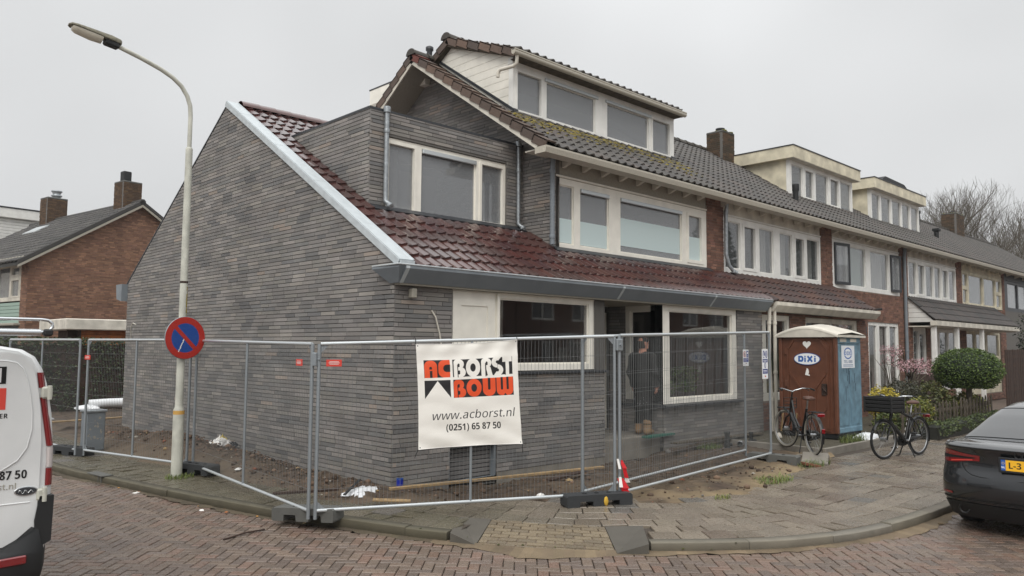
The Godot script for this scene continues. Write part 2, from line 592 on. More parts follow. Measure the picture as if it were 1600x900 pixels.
const GREYS := [[123, 122, 122], [131, 130, 128], [138, 135, 133], [141, 138, 135], [146, 142, 139], [149, 145, 140], [153, 148, 143], [156, 151, 147], [162, 156, 149], [169, 157, 146]]
const REDS := [[146, 106, 90], [134, 98, 84], [156, 116, 98], [126, 94, 82], [150, 112, 94], [140, 102, 90]]
const BROWNS := [[154, 116, 94], [144, 108, 88], [162, 124, 100], [136, 102, 84], [156, 118, 98], [148, 110, 92]]

func brick_wall(par: Node3D, called: String, o: Vector3, u: Vector3, nrm: Vector3, poly: PackedVector2Array, holes: Array, th: float, s: Dictionary) -> MeshInstance3D:
	var w := Vector3.UP
	var g := Geo.new()
	slab(g, o, u, w, nrm, poly, holes, th)
	var wall := obj(called, g, M[s.get("mortar", "mortar_dark")], par)
	var hgt: float = s.get("h", .0625)
	var L: float = s.get("L", .40)
	var jn: float = s.get("joint", .011)
	var jv: float = s.get("vjoint", .007)
	var proud: float = s.get("proud", .012)
	var cols: Array = s.get("cols", GREYS)
	var m: Material = M[s.get("mat", "grey_brick")]
	var y0: float = s.get("base", 1e9)
	var y1 := -1e9
	var low := 1e9
	for p in poly:
		low = minf(low, p.y); y1 = maxf(y1, p.y)
	if y0 > 1e8:
		y0 = low
	var bricks := []
	for k in ceili((y1 - y0) / hgt):
		var yb := maxf(y0 + k * hgt + jn * .5, low + .001)
		var yt := minf(yb + hgt - jn, y1 - .001)
		if yt < low + .006 or yt - yb < .008:
			continue
		var eb := cross(poly, yb)
		var et := cross(poly, yt)
		var lo := minf(eb.x, et.x)
		var hi := maxf(eb.y, et.y)
		if hi - lo < .02:
			continue
		var spans := [Vector2(lo - s.get("ext_a", 0.0), hi + s.get("ext_b", 0.0))]
		for h in holes:
			if minf(yt, h.end.y) - maxf(yb, h.position.y) > .3 * (yt - yb):
				var nx := []
				for sp in spans:
					if h.position.x > sp.x:
						nx.append(Vector2(sp.x, minf(sp.y, h.position.x)))
					if h.end.x < sp.y:
						nx.append(Vector2(maxf(sp.x, h.end.x), sp.y))
				spans = nx
		var x := lo - R.randf_range(0.0, L) - (L * .5 if k % 2 == 1 else 0.0)
		while x < hi + .3:
			var len := L * (1.0 if R.randf() < s.get("full", .8) else R.randf_range(.5, .8))
			for sp in spans:
				var a := maxf(x, sp.x)
				var b := minf(x + len - jv, sp.y)
				if b - a < .03:
					continue
				var a1 := maxf(a, et.x - s.get("ext_a", 0.0))
				var b1 := minf(b, et.y + s.get("ext_b", 0.0))
				var a0 := maxf(a, eb.x - s.get("ext_a", 0.0))
				var b0 := minf(b, eb.y + s.get("ext_b", 0.0))
				if b1 - a1 < .004 and b0 - a0 < .004:
					continue
				bricks.append([a0, b0, yb, yt, a1, b1])
			x += len
	var near: int = s.get("near", 300)
	var keyed := []
	for b in bricks:
		var mid = o + u * (b[0] + b[1]) * .5 + w * b[2]
		keyed.append([mid.distance_squared_to(EYE), b])
	keyed.sort_custom(func(p, q): return p[0] < q[0])
	var key := "bricks_%s" % [s.get("mat", "grey_brick") + str(cols[0][0])]
	if not M.has(key):
		var ms := []
		for c in cols:
			for dk in [.94, 1.0, 1.06]:
				var bg := Geo.new()
				bg.col = lin(c[0] * dk, c[1] * dk, c[2] * dk)
				bg.cbox(Vector3.ZERO, Vector3.ONE, .02)
				ms.append(bg.mesh())
		M[key] = ms
	var rest := Geo.new()
	var n_near := 0
	var tone := FastNoiseLite.new()
	tone.seed = 5; tone.frequency = .55
	for kb in keyed:
		var b: Array = kb[1]
		var lift := proud + R.randf_range(-.0025, .0025)
		var ti := tone.get_noise_2d((b[0] + b[1]) * 1.0, b[2] * 4.0) * .9 + R.randf_range(-.62, .62)
		var ci := clampi(int((ti * .5 + .5) * cols.size()), 0, cols.size() - 1)
		var di := R.randi() % 3
		if n_near < near and absf(b[0] - b[4]) < 1e-4 and absf(b[1] - b[5]) < 1e-4:
			var mi := MeshInstance3D.new()
			mi.name = "brick"
			mi.mesh = M[key][ci * 3 + di]
			mi.material_override = m
			var ctr = o + u * (b[0] + b[1]) * .5 + w * (b[2] + b[3]) * .5 + nrm * (lift - .014)
			mi.transform = Transform3D(Basis(u * (b[1] - b[0]), w * (b[3] - b[2]), u.cross(w) * .028), ctr)
			wall.add_child(mi, true)
			n_near += 1
		else:
			var dk: float = [.94, 1.0, 1.06][di]
			var c: Array = cols[ci]
			rest.col = lin(c[0] * dk, c[1] * dk, c[2] * dk)
			var d := nrm * lift
			var p := [o + u * b[0] + w * b[2], o + u * b[1] + w * b[2], o + u * b[5] + w * b[3], o + u * b[4] + w * b[3]]
			if u.cross(w).dot(nrm) < 0.0:
				p.reverse()
			rest.quad(p[0] + d, p[1] + d, p[2] + d, p[3] + d)
			for i in 4:
				var e: Vector3 = p[i]
				var f: Vector3 = p[(i + 1) % 4]
				rest.quad(e, f, f + d, e + d)
	if rest.ix.size():
		stuff(obj("brick_courses", rest, m, wall))
	return wall

func rect(x0: float, y0: float, x1: float, y1: float) -> PackedVector2Array:
	return PackedVector2Array([Vector2(x0, y0), Vector2(x1, y0), Vector2(x1, y1), Vector2(x0, y1)])

func hole(x0: float, y0: float, x1: float, y1: float) -> Rect2:
	return Rect2(x0, y0, x1 - x0, y1 - y0)

# a roof tile: w wide, l long (x across, y off the roof, -z up the slope), its lower edge lifted
func tile_geo(w: float, l: float, wave: float, c: Color, kind := 0) -> Geo:
	var g := Geo.new()
	g.col = c
	var prof := []
	if kind == 0:   # a flat pan with a roll along one side
		prof = [Vector2(0, .0), Vector2(.06, .04), Vector2(.44, .30), Vector2(.48, .26), Vector2(.52, .27), Vector2(.56, .42), Vector2(.90, .98), Vector2(.97, 1.0), Vector2(1.01, .86)]
	else:
		prof = [Vector2(0, .6), Vector2(.1, .95), Vector2(.2, 1.0), Vector2(.32, .7), Vector2(.45, .2), Vector2(.6, 0), Vector2(.78, .08), Vector2(.92, .4), Vector2(1.02, .68)]
	var th := .024
	var lo := PackedVector3Array()
	var up := PackedVector3Array()
	var un := PackedVector3Array()
	for p in prof:
		lo.append(Vector3(p.x * w, p.y * wave + th + .012, 0))
		up.append(Vector3(p.x * w, p.y * wave + .004, -l - .05))
		un.append(Vector3(p.x * w, p.y * wave + .004, 0))
	g.loft([lo, up], false)
	for i in prof.size() - 1:
		g.quad(un[i], un[i + 1], lo[i + 1], lo[i])
	g.quad(un[0], lo[0], up[0], up[0] - Vector3(0, .01, 0))
	var e := prof.size() - 1
	g.quad(lo[e], un[e], up[e] - Vector3(0, .01, 0), up[e])
	return g

# tiles from o along u (eave) and up the slope s; keep(col_x, row_s) says which are there
func tile_roof(par: Node3D, o: Vector3, u: Vector3, s: Vector3, w: float, l: float, cols: int, rows: int, tones: Array, m: Material, wave: float, near: int, keep: Callable, kind := 0) -> void:
	var key := "tiles_%s_%s_%s" % [m.resource_name, w, kind]
	if not M.has(key):
		var ms := []
		for c in tones:
			ms.append(tile_geo(w, l, wave, lin(c[0], c[1], c[2]), kind))
		M[key] = ms
		M[key + "m"] = ms.map(func(q): return q.mesh())
	var nrm := u.cross(-s).normalized() * -1.0
	if nrm.y < 0:
		nrm = -nrm
	var list := []
	for r in rows:
		for cc in cols:
			if keep.call(cc * w + w * .5, r * l + l * .5):
				var p := o + u * (cc * w) + s * (r * l)
				list.append([p.distance_squared_to(EYE), p])
	list.sort_custom(func(a, b): return a[0] < b[0])
	var rest := Geo.new()
	for i in list.size():
		var k := R.randi() % tones.size()
		var b := Basis(u, nrm, -s).rotated(nrm, R.randf_range(-.004, .004)).rotated(u, R.randf_range(-.006, .006))
		var x := Transform3D(b, list[i][1] + nrm * R.randf_range(0, .004))
		if i < near:
			var mi := MeshInstance3D.new()
			mi.name = "tile"
			mi.mesh = M[key + "m"][k]
			mi.material_override = m
			mi.transform = x
			par.add_child(mi, true)
		else:
			rest.add(M[key][k], x)
	if rest.ix.size():
		stuff(obj("tile_rows", rest, m, par))

# a window: frame in the plane o + u*x + y, outside nrm; panes = [x0, y0, x1, y1, sash]; kinds per pane
func window_unit(par: Node3D, called: String, o: Vector3, u: Vector3, nrm: Vector3, x0: float, y0: float, x1: float, y1: float, panes: Array, fm: Material, opt := {}) -> MeshInstance3D:
	var g := Geo.new()
	var holes := []
	for p in panes:
		holes.append(hole(p[0], p[1], p[2], p[3]))
	slab(g, o, u, Vector3.UP, nrm, rect(x0, y0, x1, y1), holes, opt.get("deep", .11))
	# a small stop round each pane and a raised sash where one opens
	for p in panes:
		var sash: float = p[4] if p.size() > 4 else 0.0
		if sash > 0.0:
			slab(g, o + nrm * .014, u, Vector3.UP, nrm, rect(p[0] - .012, p[1] - .012, p[2] + .012, p[3] + .012), [hole(p[0] + sash, p[1] + sash, p[2] - sash, p[3] - sash)], .07)
		else:
			slab(g, o - nrm * .03, u, Vector3.UP, nrm, rect(p[0] - .004, p[1] - .004, p[2] + .004, p[3] + .004), [hole(p[0] + .022, p[1] + .022, p[2] - .022, p[3] - .022)], .03)
	var f := obj(called, g, fm, par)
	for p in panes:
		var sash: float = p[4] if p.size() > 4 else 0.0
		var pg := Geo.new()
		var e := maxf(sash, .02) - .01
		var c = o + u * (p[0] + p[2]) * .5 + Vector3.UP * (p[1] + p[3]) * .5 - nrm * .052
		pg.box(c, Vector3(p[2] - p[0] - 2 * e, p[3] - p[1] - 2 * e, .014), Basis(u, Vector3.UP, u.cross(Vector3.UP)))
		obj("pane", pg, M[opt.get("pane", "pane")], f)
		if opt.has("vent") and p[2] - p[0] > opt.vent:
			var vg := Geo.new()
			vg.cbox(o + u * (p[0] + p[2]) * .5 + Vector3.UP * (p[3] - .045) + nrm * .005, Vector3(p[2] - p[0] - .02, .075, .05), .008, Basis(u, Vector3.UP, u.cross(Vector3.UP)))
			obj("vent_strip", vg, M.galvanised_bright, f)
		if opt.has("blind"):
			var bg := Geo.new()
			bg.box(c - nrm * .12, Vector3(p[2] - p[0] - .03, p[3] - p[1], .01), Basis(u, Vector3.UP, u.cross(Vector3.UP)))
			obj("curtain", bg, M[opt.blind], f)
	return f

func half_pipe(g: Geo, a: Vector3, b: Vector3, r: float) -> void:
	g.tube([a, b], r, 12)

func downpipe(par: Node3D, called: String, pts: Array, r: float, m: Material) -> void:
	var g := Geo.new()
	g.tube(pts, r, 12)
	var p := obj(called, g, m, par)
	for i in [1, pts.size() - 2]:
		if pts.size() < 3:
			break
		var bg := Geo.new()
		bg.lathe([Vector2(r + .001, -.035), Vector2(r + .01, -.03), Vector2(r + .01, .03), Vector2(r + .001, .035)], pts[i], Basis(), 12)
		obj("pipe_collar", bg, m, p)

# ---------------------------------------------------------------- the ground
var kerb_line := PackedVector2Array()   # (x, z) of the kerb's foot, left street -> corner -> right street
const RAMP := [5.05, 7.2]

func smooth_line(p: Array, step: float) -> PackedVector2Array:
	var c := Curve2D.new()
	for i in p.size():
		var a: Vector2 = p[maxi(i - 1, 0)]
		var b: Vector2 = p[mini(i + 1, p.size() - 1)]
		var tn := (b - a) / 6.0
		c.add_point(p[i], -tn if i > 0 else Vector2.ZERO, tn if i < p.size() - 1 else Vector2.ZERO)
	c.bake_interval = .02
	var out := PackedVector2Array()
	var L := c.get_baked_length()
	for i in int(L / step) + 1:
		out.append(c.sample_baked(i * step, true))
	return out

func normals_of(p: PackedVector2Array) -> PackedVector2Array:
	var out := PackedVector2Array()
	for i in p.size():
		var d := Vector2.ZERO
		for k in range(-8, 9):
			var a := clampi(i + k, 0, p.size() - 2)
			d += p[a + 1] - p[a]
		d = d.normalized()
		out.append(Vector2(d.y, -d.x))
	return out

func soil_height(x: float, z: float) -> float:
	return 0.0

func ground() -> void:
	# base sheet to the horizon
	var g := Geo.new()
	g.quad(Vector3(-400, -.08, 400), Vector3(400, -.08, 400), Vector3(400, -.08, -400), Vector3(-400, -.08, -400))
	struct("ground", g, M.far_ground)
	var pts := [Vector2(-3.6, -60), Vector2(-3.3, -30), Vector2(-2.95, -12), Vector2(-2.68, -5.3), Vector2(-2.42, -3.6), Vector2(-2.12, -1.8), Vector2(-1.76, -.06), Vector2(-1.45, .85), Vector2(-1.14, 1.8), Vector2(-.78, 2.62), Vector2(-.38, 3.3), Vector2(.16, 3.86), Vector2(.75, 4.38), Vector2(1.4, 4.84), Vector2(2.15, 5.15), Vector2(3.0, 5.32), Vector2(4.2, 5.39), Vector2(8, 5.42), Vector2(20, 5.45), Vector2(60, 5.5)]
	kerb_line = smooth_line(pts, .05)
	var nrm := normals_of(kerb_line)
	# ---- road: bed of sand with clay pavers in herringbone, laid at 45 degrees
	var rg := Geo.new()
	rg.quad(Vector3(-60, -.034, 60), Vector3(90, -.034, 60), Vector3(90, -.034, -80), Vector3(-60, -.034, -80))
	var road := struct("road", rg, M.road_far)
	var bed := Geo.new()
	var yaw0 := deg_to_rad(43.978)
	for k in 24:
		var a0 := yaw0 - .95 + 1.9 * k / 24.0
		var a1 := yaw0 - .95 + 1.9 * (k + 1) / 24.0
		bed.tri(Vector3(EYE.x, -.024, EYE.z), Vector3(EYE.x + sin(a1) * 20.5, -.024, EYE.z - cos(a1) * 20.5), Vector3(EYE.x + sin(a0) * 20.5, -.024, EYE.z - cos(a0) * 20.5))
	obj("paver_bed", bed, M.joint, road)
	var region := PackedVector2Array()
	for i in range(0, kerb_line.size(), 4):
		if kerb_line[i].y > -17.0 and kerb_line[i].x < 26.0:
			region.append(kerb_line[i])
	var inside := region.duplicate()
	inside.append(Vector2(26, -17))
	pavers(road, inside)
	kerbs(nrm)
	drift(nrm)
	sidewalk(nrm)
	soil()

func in_view(p: Vector3, m := .06) -> bool:
	var d := p - EYE
	var f := Vector3(sin(deg_to_rad(43.978)), 0, -cos(deg_to_rad(43.978)))
	var r := Vector3(-f.z, 0, f.x)
	var dep := d.dot(f)
	if dep < 1.6:
		return false
	return absf(d.dot(r) / dep) < .657 + m + .5 / dep

func pavers(road: Node3D, inside: PackedVector2Array) -> void:
	var w := .105
	var ang := PI / 4
	var ux := Vector2(cos(ang), sin(ang))
	var uy := Vector2(-sin(ang), cos(ang))
	var tones := [[130, 114, 102], [125, 110, 99], [134, 117, 104], [121, 107, 98], [132, 112, 100], [126, 112, 103], [135, 112, 99]]
	var meshes := []
	var jn := .009
	for c in tones:
		for dk in [.96, 1.0, 1.04]:
			var g := Geo.new()
			g.col = lin(c[0] * dk, c[1] * dk, c[2] * dk)
			g.cbox(Vector3(0, -.02, 0), Vector3(w * 2 - jn, .04, w - jn), .005)
			meshes.append(g)
	var list := []
	for i in range(-250, 250):
		for j in range(-250, 250):
			# herringbone: cell (i, j) starts a paver along ux when (i - j) % 4 == 0, along uy when (i - j) % 4 == 3
			var k := posmod(i - j, 4)
			if k != 0 and k != 3:
				continue
			var a := Vector2(i, j) * w
			var mid := a + (Vector2(w, w * .5) if k == 0 else Vector2(w * .5, w))
			if k == 3:
				mid = a + Vector2(w * .5, w)
			var p2 := Vector2(-1.5, 3.0) + ux * mid.x + uy * mid.y
			var p := Vector3(p2.x, 0, p2.y)
			var dist := p.distance_to(EYE)
			if dist > 20.0 or not in_view(p, .55):
				continue
			if Geometry2D.is_point_in_polygon(p2, inside):
				continue
			list.append([dist, p, k])
	list.sort_custom(func(a, b): return a[0] < b[0])
	var lv := FastNoiseLite.new()
	lv.seed = 9; lv.frequency = .5
	var single := []
	for q in meshes:
		single.append(q.mesh())
	var rest := Geo.new()
	for i in list.size():
		var p: Vector3 = list[i][1]
		p.y = lv.get_noise_2d(p.x, p.z) * .012 + R.randf_range(-.0025, .0025)
		var a := -ang if list[i][2] == 0 else -ang - PI / 2
		var b := Basis(Vector3.UP, a + R.randf_range(-.012, .012)) * Basis(Vector3.RIGHT, R.randf_range(-.02, .02)) * Basis(Vector3.BACK, R.randf_range(-.012, .012))
		var k := R.randi() % meshes.size()
		if i < 300:
			var mi := MeshInstance3D.new()
			mi.name = "paver"
			mi.mesh = single[k]; mi.material_override = M.paver
			mi.transform = Transform3D(b, p)
			road.add_child(mi, true)
		else:
			rest.add(meshes[k], Transform3D(b, p))
	stuff(obj("paver_rows", rest, M.paver, road))

# sand washed against the kerb's foot
func drift(nrm: PackedVector2Array) -> void:
	var f := FastNoiseLite.new()
	f.seed = 33; f.frequency = 1.3; f.fractal_octaves = 4
	var g := Geo.new()
	for i in range(0, kerb_line.size() - 2, 2):
		var p := kerb_line[i]
		if p.y < -7.0 or p.x > 8.0:
			continue
		var w := []
		for e in [i, i + 2]:
			var q := kerb_line[e]
			var base := .07 + .10 * f.get_noise_2d(q.x * 3, q.y * 3)
			base += .22 * exp(-q.distance_squared_to(Vector2(-.4, 3.2)) / .5) + .13 * exp(-q.distance_squared_to(Vector2(3.2, 5.3)) / .6)
			w.append(maxf(base, .012))
		var dk := 1.0 + .25 * f.get_noise_2d(p.x * 1.2, p.y * 1.2)
		g.col = lin(128 * dk, 112 * dk, 90 * dk) if p.x > -1.0 else lin(92 * dk, 82 * dk, 66 * dk)
		var a := v3(kerb_line[i] + nrm[i] * .03, .018)
		var b := v3(kerb_line[i + 2] + nrm[i + 2] * .03, .018)
		g._face(a - Vector3.UP, [a, b, v3(kerb_line[i + 2] - nrm[i + 2] * w[1], .003), v3(kerb_line[i] - nrm[i] * w[0], .003)])
	stuff(tag(obj("sand_drift", g, M.soil), "thin line of washed sand along the foot of the kerbs", "sand"))

func v3(p: Vector2, y: float) -> Vector3:
	return Vector3(p.x, y, p.y)

var arc0 := 0   # index on kerb_line of the point nearest the ramp's start

func kerbs(nrm: PackedVector2Array) -> void:
	# kerb stones about a metre long, left out at the ramp
	var kerb := Node3D.new()
	kerb.name = numbered("kerb")
	kerb.set_meta("kind", "structure")
	add_child(kerb)
	var i := 0
	while kerb_line[i].y < -14.0:
		i += 1
	while i + 21 < kerb_line.size() and kerb_line[i].x < 24.0:
		var p := kerb_line[i]
		if p.x > -.94 and p.x < .27 and p.y > 2.28 and p.y < 4.05:
			i += 1
			continue
		var rings := []
		var jit := R.randf_range(-.008, .008)
		var side := R.randf_range(-.008, .008)
		var n := 20 if kerb_line[i].distance_to(Vector2(-6, 8)) < 30 else 20
		if p.x < -.9 and p.y > 1.3:
			n = 0
			while kerb_line[i + n].y < 2.34 and n < 20:
				n += 1
			n = maxi(n, 3)
		for k in range(0, n + 1, maxi(1, n / 4)):
			var e := mini(i + k, i + n)
			var q := kerb_line[e]
			var s := nrm[e]
			# s points to the pavement
			if k == 0:
				q = q.lerp(kerb_line[e + 1], .1)
			rings.append([q, s])
		var g := Geo.new()
		var dk := R.randf_range(.86, 1.08)
		g.col = Color(dk, dk * R.randf_range(.97, 1.0), dk * R.randf_range(.93, .98)).lerp(Color(.46, .45, .34), clampf(1.0 - (p.x + .6) / 1.6, 0, 1) * .85)
		var lofted := []
		for e in rings:
			var q: Vector2 = e[0] + e[1] * side
			var s: Vector2 = e[1]
			var top := .1 + jit
			lofted.append(PackedVector3Array([v3(q, -.05), v3(q + s * .008, top - .012), v3(q + s * .012, top - .004), v3(q + s * .02, top), v3(q + s * .14, top + .004), v3(q + s * .14, -.05)]))
		var fl := []
		for r in lofted:
			var rr := PackedVector3Array(r)
			rr.reverse()
			fl.append(rr)
		g.loft(fl, true, true, true)
		obj("kerb_stone", g, M.kerb_stone, kerb)
		i += maxi(n, 1)

func sidewalk(nrm: PackedVector2Array) -> void:
	var base := Geo.new()
	base.col = Color.WHITE
	# sand bed under the tiles
	for i in range(0, kerb_line.size() - 4, 4):
		var a := kerb_line[i]
		var b := kerb_line[i + 4]
		if a.y < -30 or a.x > 50:
			continue
		var na := nrm[i]
		var nb := nrm[i + 4]
		var bw := 1.9 if a.x < 1.2 else (2.6 if a.x < 3.0 else 3.6)
		var in_r := a.x > -.95 and a.x < .28 and a.y > 2.3
		var st0 := .84 if in_r else .13
		base.quad(v3(a + na * st0, .078), v3(b + nb * st0, .078), v3(b + nb * bw, .078), v3(a + na * bw, .078))
	var pave := struct("pavement", base, M.joint)
	var t := .30
	var list := []
	for row in 12:
		var d0 := .145 + row * t
		# resample the offset line
		var line := PackedVector2Array()
		var nl := PackedVector2Array()
		for i in kerb_line.size():
			if kerb_line[i].y > -15.0 and kerb_line[i].x < 26.0:
				line.append(kerb_line[i] + nrm[i] * d0)
				nl.append(nrm[i])
		var acc := 0.0 if row % 2 == 0 else -.15
		var start := 0
		for i in range(1, line.size()):
			acc += line[i].distance_to(line[i - 1])
			if acc >= t:
				acc -= t
				var a := line[start]
				var b := line[i]
				var na := nl[start]
				var nb := nl[i]
				start = i
				var mid := (a + b) * .5 + na * t * .5
				# rows on the left street stop at the dug-up strip, on the right at the gardens
				if mid.x < 1.0 and mid.y < .6 and row > 3:
					continue
				if mid.y > 2.4 and mid.x > 7.4 and row > 9:
					continue
				if mid.y < 2.5 and mid.x > 5.0:
					continue
				if soil_edge(mid) < -.12:
					continue
				if in_ramp(mid):
					continue
				list.append([Vector3(mid.x, 0, mid.y).distance_squared_to(EYE), a, b, na, nb])
	list.sort_custom(func(p, q): return p[0] < q[0])
	var rest := Geo.new()
	var lv := FastNoiseLite.new()
	lv.seed = 19; lv.frequency = .6
	for k in list.size():
		var e: Array = list[k]
		var a: Vector2 = e[1]
		var b: Vector2 = e[2]
		var jn := .0065
		var along := (b - a).normalized() * jn
		var p := [a + along + e[3] * jn, b - along + e[4] * jn, b - along + e[4] * (t - jn), a + along + e[3] * (t - jn)]
		var g := Geo.new()
		var dk := R.randf_range(.95, 1.05)
		g.col = lin(142 * dk, 131 * dk, 117 * dk)
		var damp := clampf(lv.get_noise_2d(a.x * 2.3 + 40.0, a.y * 2.3) * 2.2 + (.35 if a.y < 4.4 and a.x > 3.0 else -.2), 0, 1)
		g.col = g.col.lerp(lin(112 * dk, 98 * dk, 86 * dk), damp * .7)
		g.col = g.col.lerp(lin(104 * dk, 99 * dk, 82 * dk), clampf(1.0 - (a.x + .6) / 1.2, 0, 1) * .85)
		if R.randf() < .03:
			g.col = lin(120, 115, 108)
		var y := .1 + lv.get_noise_2d(a.x, a.y) * .014
		var ys := []
		var tx := R.randf_range(-.006, .006)
		var tz := R.randf_range(-.006, .006)
		ys = [y - tx - tz, y + tx - tz, y + tx + tz, y - tx + tz]
		var ctr: Vector2 = (p[0] + p[1] + p[2] + p[3]) * .25
		var up := []
		var lo := []
		for q in 4:
			up.append(v3(p[q].lerp(ctr, .025), ys[q])); lo.append(v3(p[q], ys[q] - .006))
		g._face(v3(ctr, 0), [up[0], up[1], up[2], up[3]])
		for q in 4:
			var r := (q + 1) % 4
			g._face(v3(ctr, -1), [up[q], up[r], lo[r], lo[q]])
			g._face(v3(ctr, 0), [lo[q], lo[r], lo[r] - Vector3(0, .03, 0), lo[q] - Vector3(0, .03, 0)])
		if k < 300:
			obj("paving_slab", g, M.tile_paving, pave)
		else:
			rest.add(g)
	stuff(obj("paving_slab_rows", rest, M.tile_paving, pave))
	# dropped kerb: a small ramp of yellow bricks between two sloping slabs
	var rampn := Node3D.new()
	rampn.name = numbered("ramp")
	rampn.set_meta("kind", "structure")
	add_child(rampn)
	var A := Vector2(-.80, 2.62)
	var B := Vector2(.0, 3.80)
	var C := Vector2(.50, 3.24)
	var D := Vector2(-.16, 2.16)
	var rb := Geo.new()
	rb.quad(v3(A, -.008), v3(B, -.008), v3(C, .08), v3(D, .08))
	obj("ramp_bed", rb, M.road_sand, rampn)
	var ys := [[146, 132, 110], [138, 124, 104], [150, 136, 114], [132, 119, 101]]
	var rows := 9
	for r in rows:
		var f0 := float(r) / rows
		var f1 := float(r + 1) / rows
		var x := -.5 * (r % 2)
		while x < 7.0:
			var g0 := clampf(x / 7.0, 0, 1)
			var g1 := clampf((x + 1.0) / 7.0, 0, 1)
			x += 1.0
			if g1 - g0 < .02:
				continue
			var P := func(gg: float, ff: float) -> Vector3:
				var lo := A.lerp(B, gg)
				var hi := D.lerp(C, gg)
				var s := 3.0 * ff * ff - 2.0 * ff * ff * ff
				return v3(lo.lerp(hi, ff), lerpf(.006, .098, lerpf(ff, s, .4)))
			var dg := .006
			var df := .008
			var q := [P.call(g0 + dg, f0 + df), P.call(g1 - dg, f0 + df), P.call(g1 - dg, f1 - df), P.call(g0 + dg, f1 - df)]
			var g := Geo.new()
			var c: Array = ys[R.randi() % 4]
			g.col = lin(c[0], c[1], c[2])
			var lift := Vector3(0, R.randf_range(-.002, .003), 0)
			var ctr: Vector3 = (q[0] + q[2]) * .5
			for e in 4:
				q[e] += lift
			g._face(ctr - Vector3.UP, q.duplicate())
			for e in 4:
				g._face(ctr, [q[e], q[(e + 1) % 4], q[(e + 1) % 4] - Vector3(0, .03, 0), q[e] - Vector3(0, .03, 0)])
			obj("brick", g, M.paver, rampn)
	rb = Geo.new()
	rb.quad(Vector3(.34, .072, 3.88), Vector3(.70, .072, 4.14), Vector3(1.25, .072, 3.9), Vector3(.8, .072, 3.46))
	rb.quad(Vector3(-.90, .072, 1.98), Vector3(-.78, .072, 2.28), Vector3(-.34, .072, 1.88), Vector3(-.68, .072, 1.5))
	obj("ramp_flank", rb, M.joint, rampn)
	for side in [[A, D, Vector2(-.92, 2.36), Vector2(-.36, 1.86), .5], [B, C, Vector2(.22, 4.02), Vector2(.82, 3.5), .46]]:
		var g := Geo.new()
		g.col = Color(1, 1, 1) * side[4]
		var q := [v3(side[0], .012), v3(side[1], .1), v3(side[3], .104), v3(side[2], .104)]
		var ctr: Vector3 = (q[0] + q[1] + q[2] + q[3]) * .25
		g._face(ctr - Vector3.UP, [q[0], q[1], q[2]])
		g._face(ctr - Vector3.UP, [q[0], q[2], q[3]])
		for e in 4:
			g._face(ctr, [q[e], q[(e + 1) % 4], q[(e + 1) % 4] - Vector3(0, .09, 0), q[e] - Vector3(0, .09, 0)])
		obj("sloping_slab", g, M.kerb_stone, rampn)
	# gully inlet in the left kerb
	var gg := Geo.new()
	var ga := Transform3D(Basis(Vector3.UP, deg_to_rad(7)), Vector3(-2.435, .0, -3.9))
	gg.box(Vector3(0, .05, 0), Vector3(.04, .1, .46))
	var gu := solo("gully_grate", gg, M.black_gap, "dark drain inlet set into the kerb of the left street", "drain", ga.origin, deg_to_rad(7))
	for k in 5:
		var bar := Geo.new()
		bar.cbox(Vector3(-.03, .05, -.18 + k * .09), Vector3(.03, .1, .02), .004)
		obj("bar", bar, M.concrete_block, gu)
	var fr := Geo.new()
	fr.cbox(Vector3(.02, .108, 0), Vector3(.16, .02, .5), .005)
	obj("lid", fr, M.concrete_block, gu)

func in_ramp(p: Vector2) -> bool:
	return Geometry2D.is_point_in_polygon(p, PackedVector2Array([Vector2(-1.0, 2.5), Vector2(.2, 4.1), Vector2(.84, 3.5), Vector2(.52, 3.2), Vector2(-.16, 2.1), Vector2(-.36, 1.8)]))

# > 0 on the paved side of the edge of the dug-up soil, about in metres
const SOIL_EDGE := [Vector2(-1.55, -16), Vector2(-1.5, -8), Vector2(-1.35, -5), Vector2(-1.0, -3), Vector2(-1.1, -1), Vector2(-.95, .3), Vector2(-.3, .95), Vector2(.6, 1.55), Vector2(1.45, 2.1), Vector2(2.0, 2.95), Vector2(2.9, 3.3), Vector2(3.9, 3.4), Vector2(5.2, 3.1), Vector2(6.6, 2.75), Vector2(7.6, 2.5)]
func soil_edge(p: Vector2) -> float:
	var best := 1e9
	var sg := 1.0
	for i in SOIL_EDGE.size() - 1:
		var q := Geometry2D.get_closest_point_to_segment(p, SOIL_EDGE[i], SOIL_EDGE[i + 1])
		var d := p.distance_to(q)
		if d < best:
			best = d
			var e: Vector2 = SOIL_EDGE[i + 1] - SOIL_EDGE[i]
			sg = signf(e.cross(p - SOIL_EDGE[i]))
	return best * sg

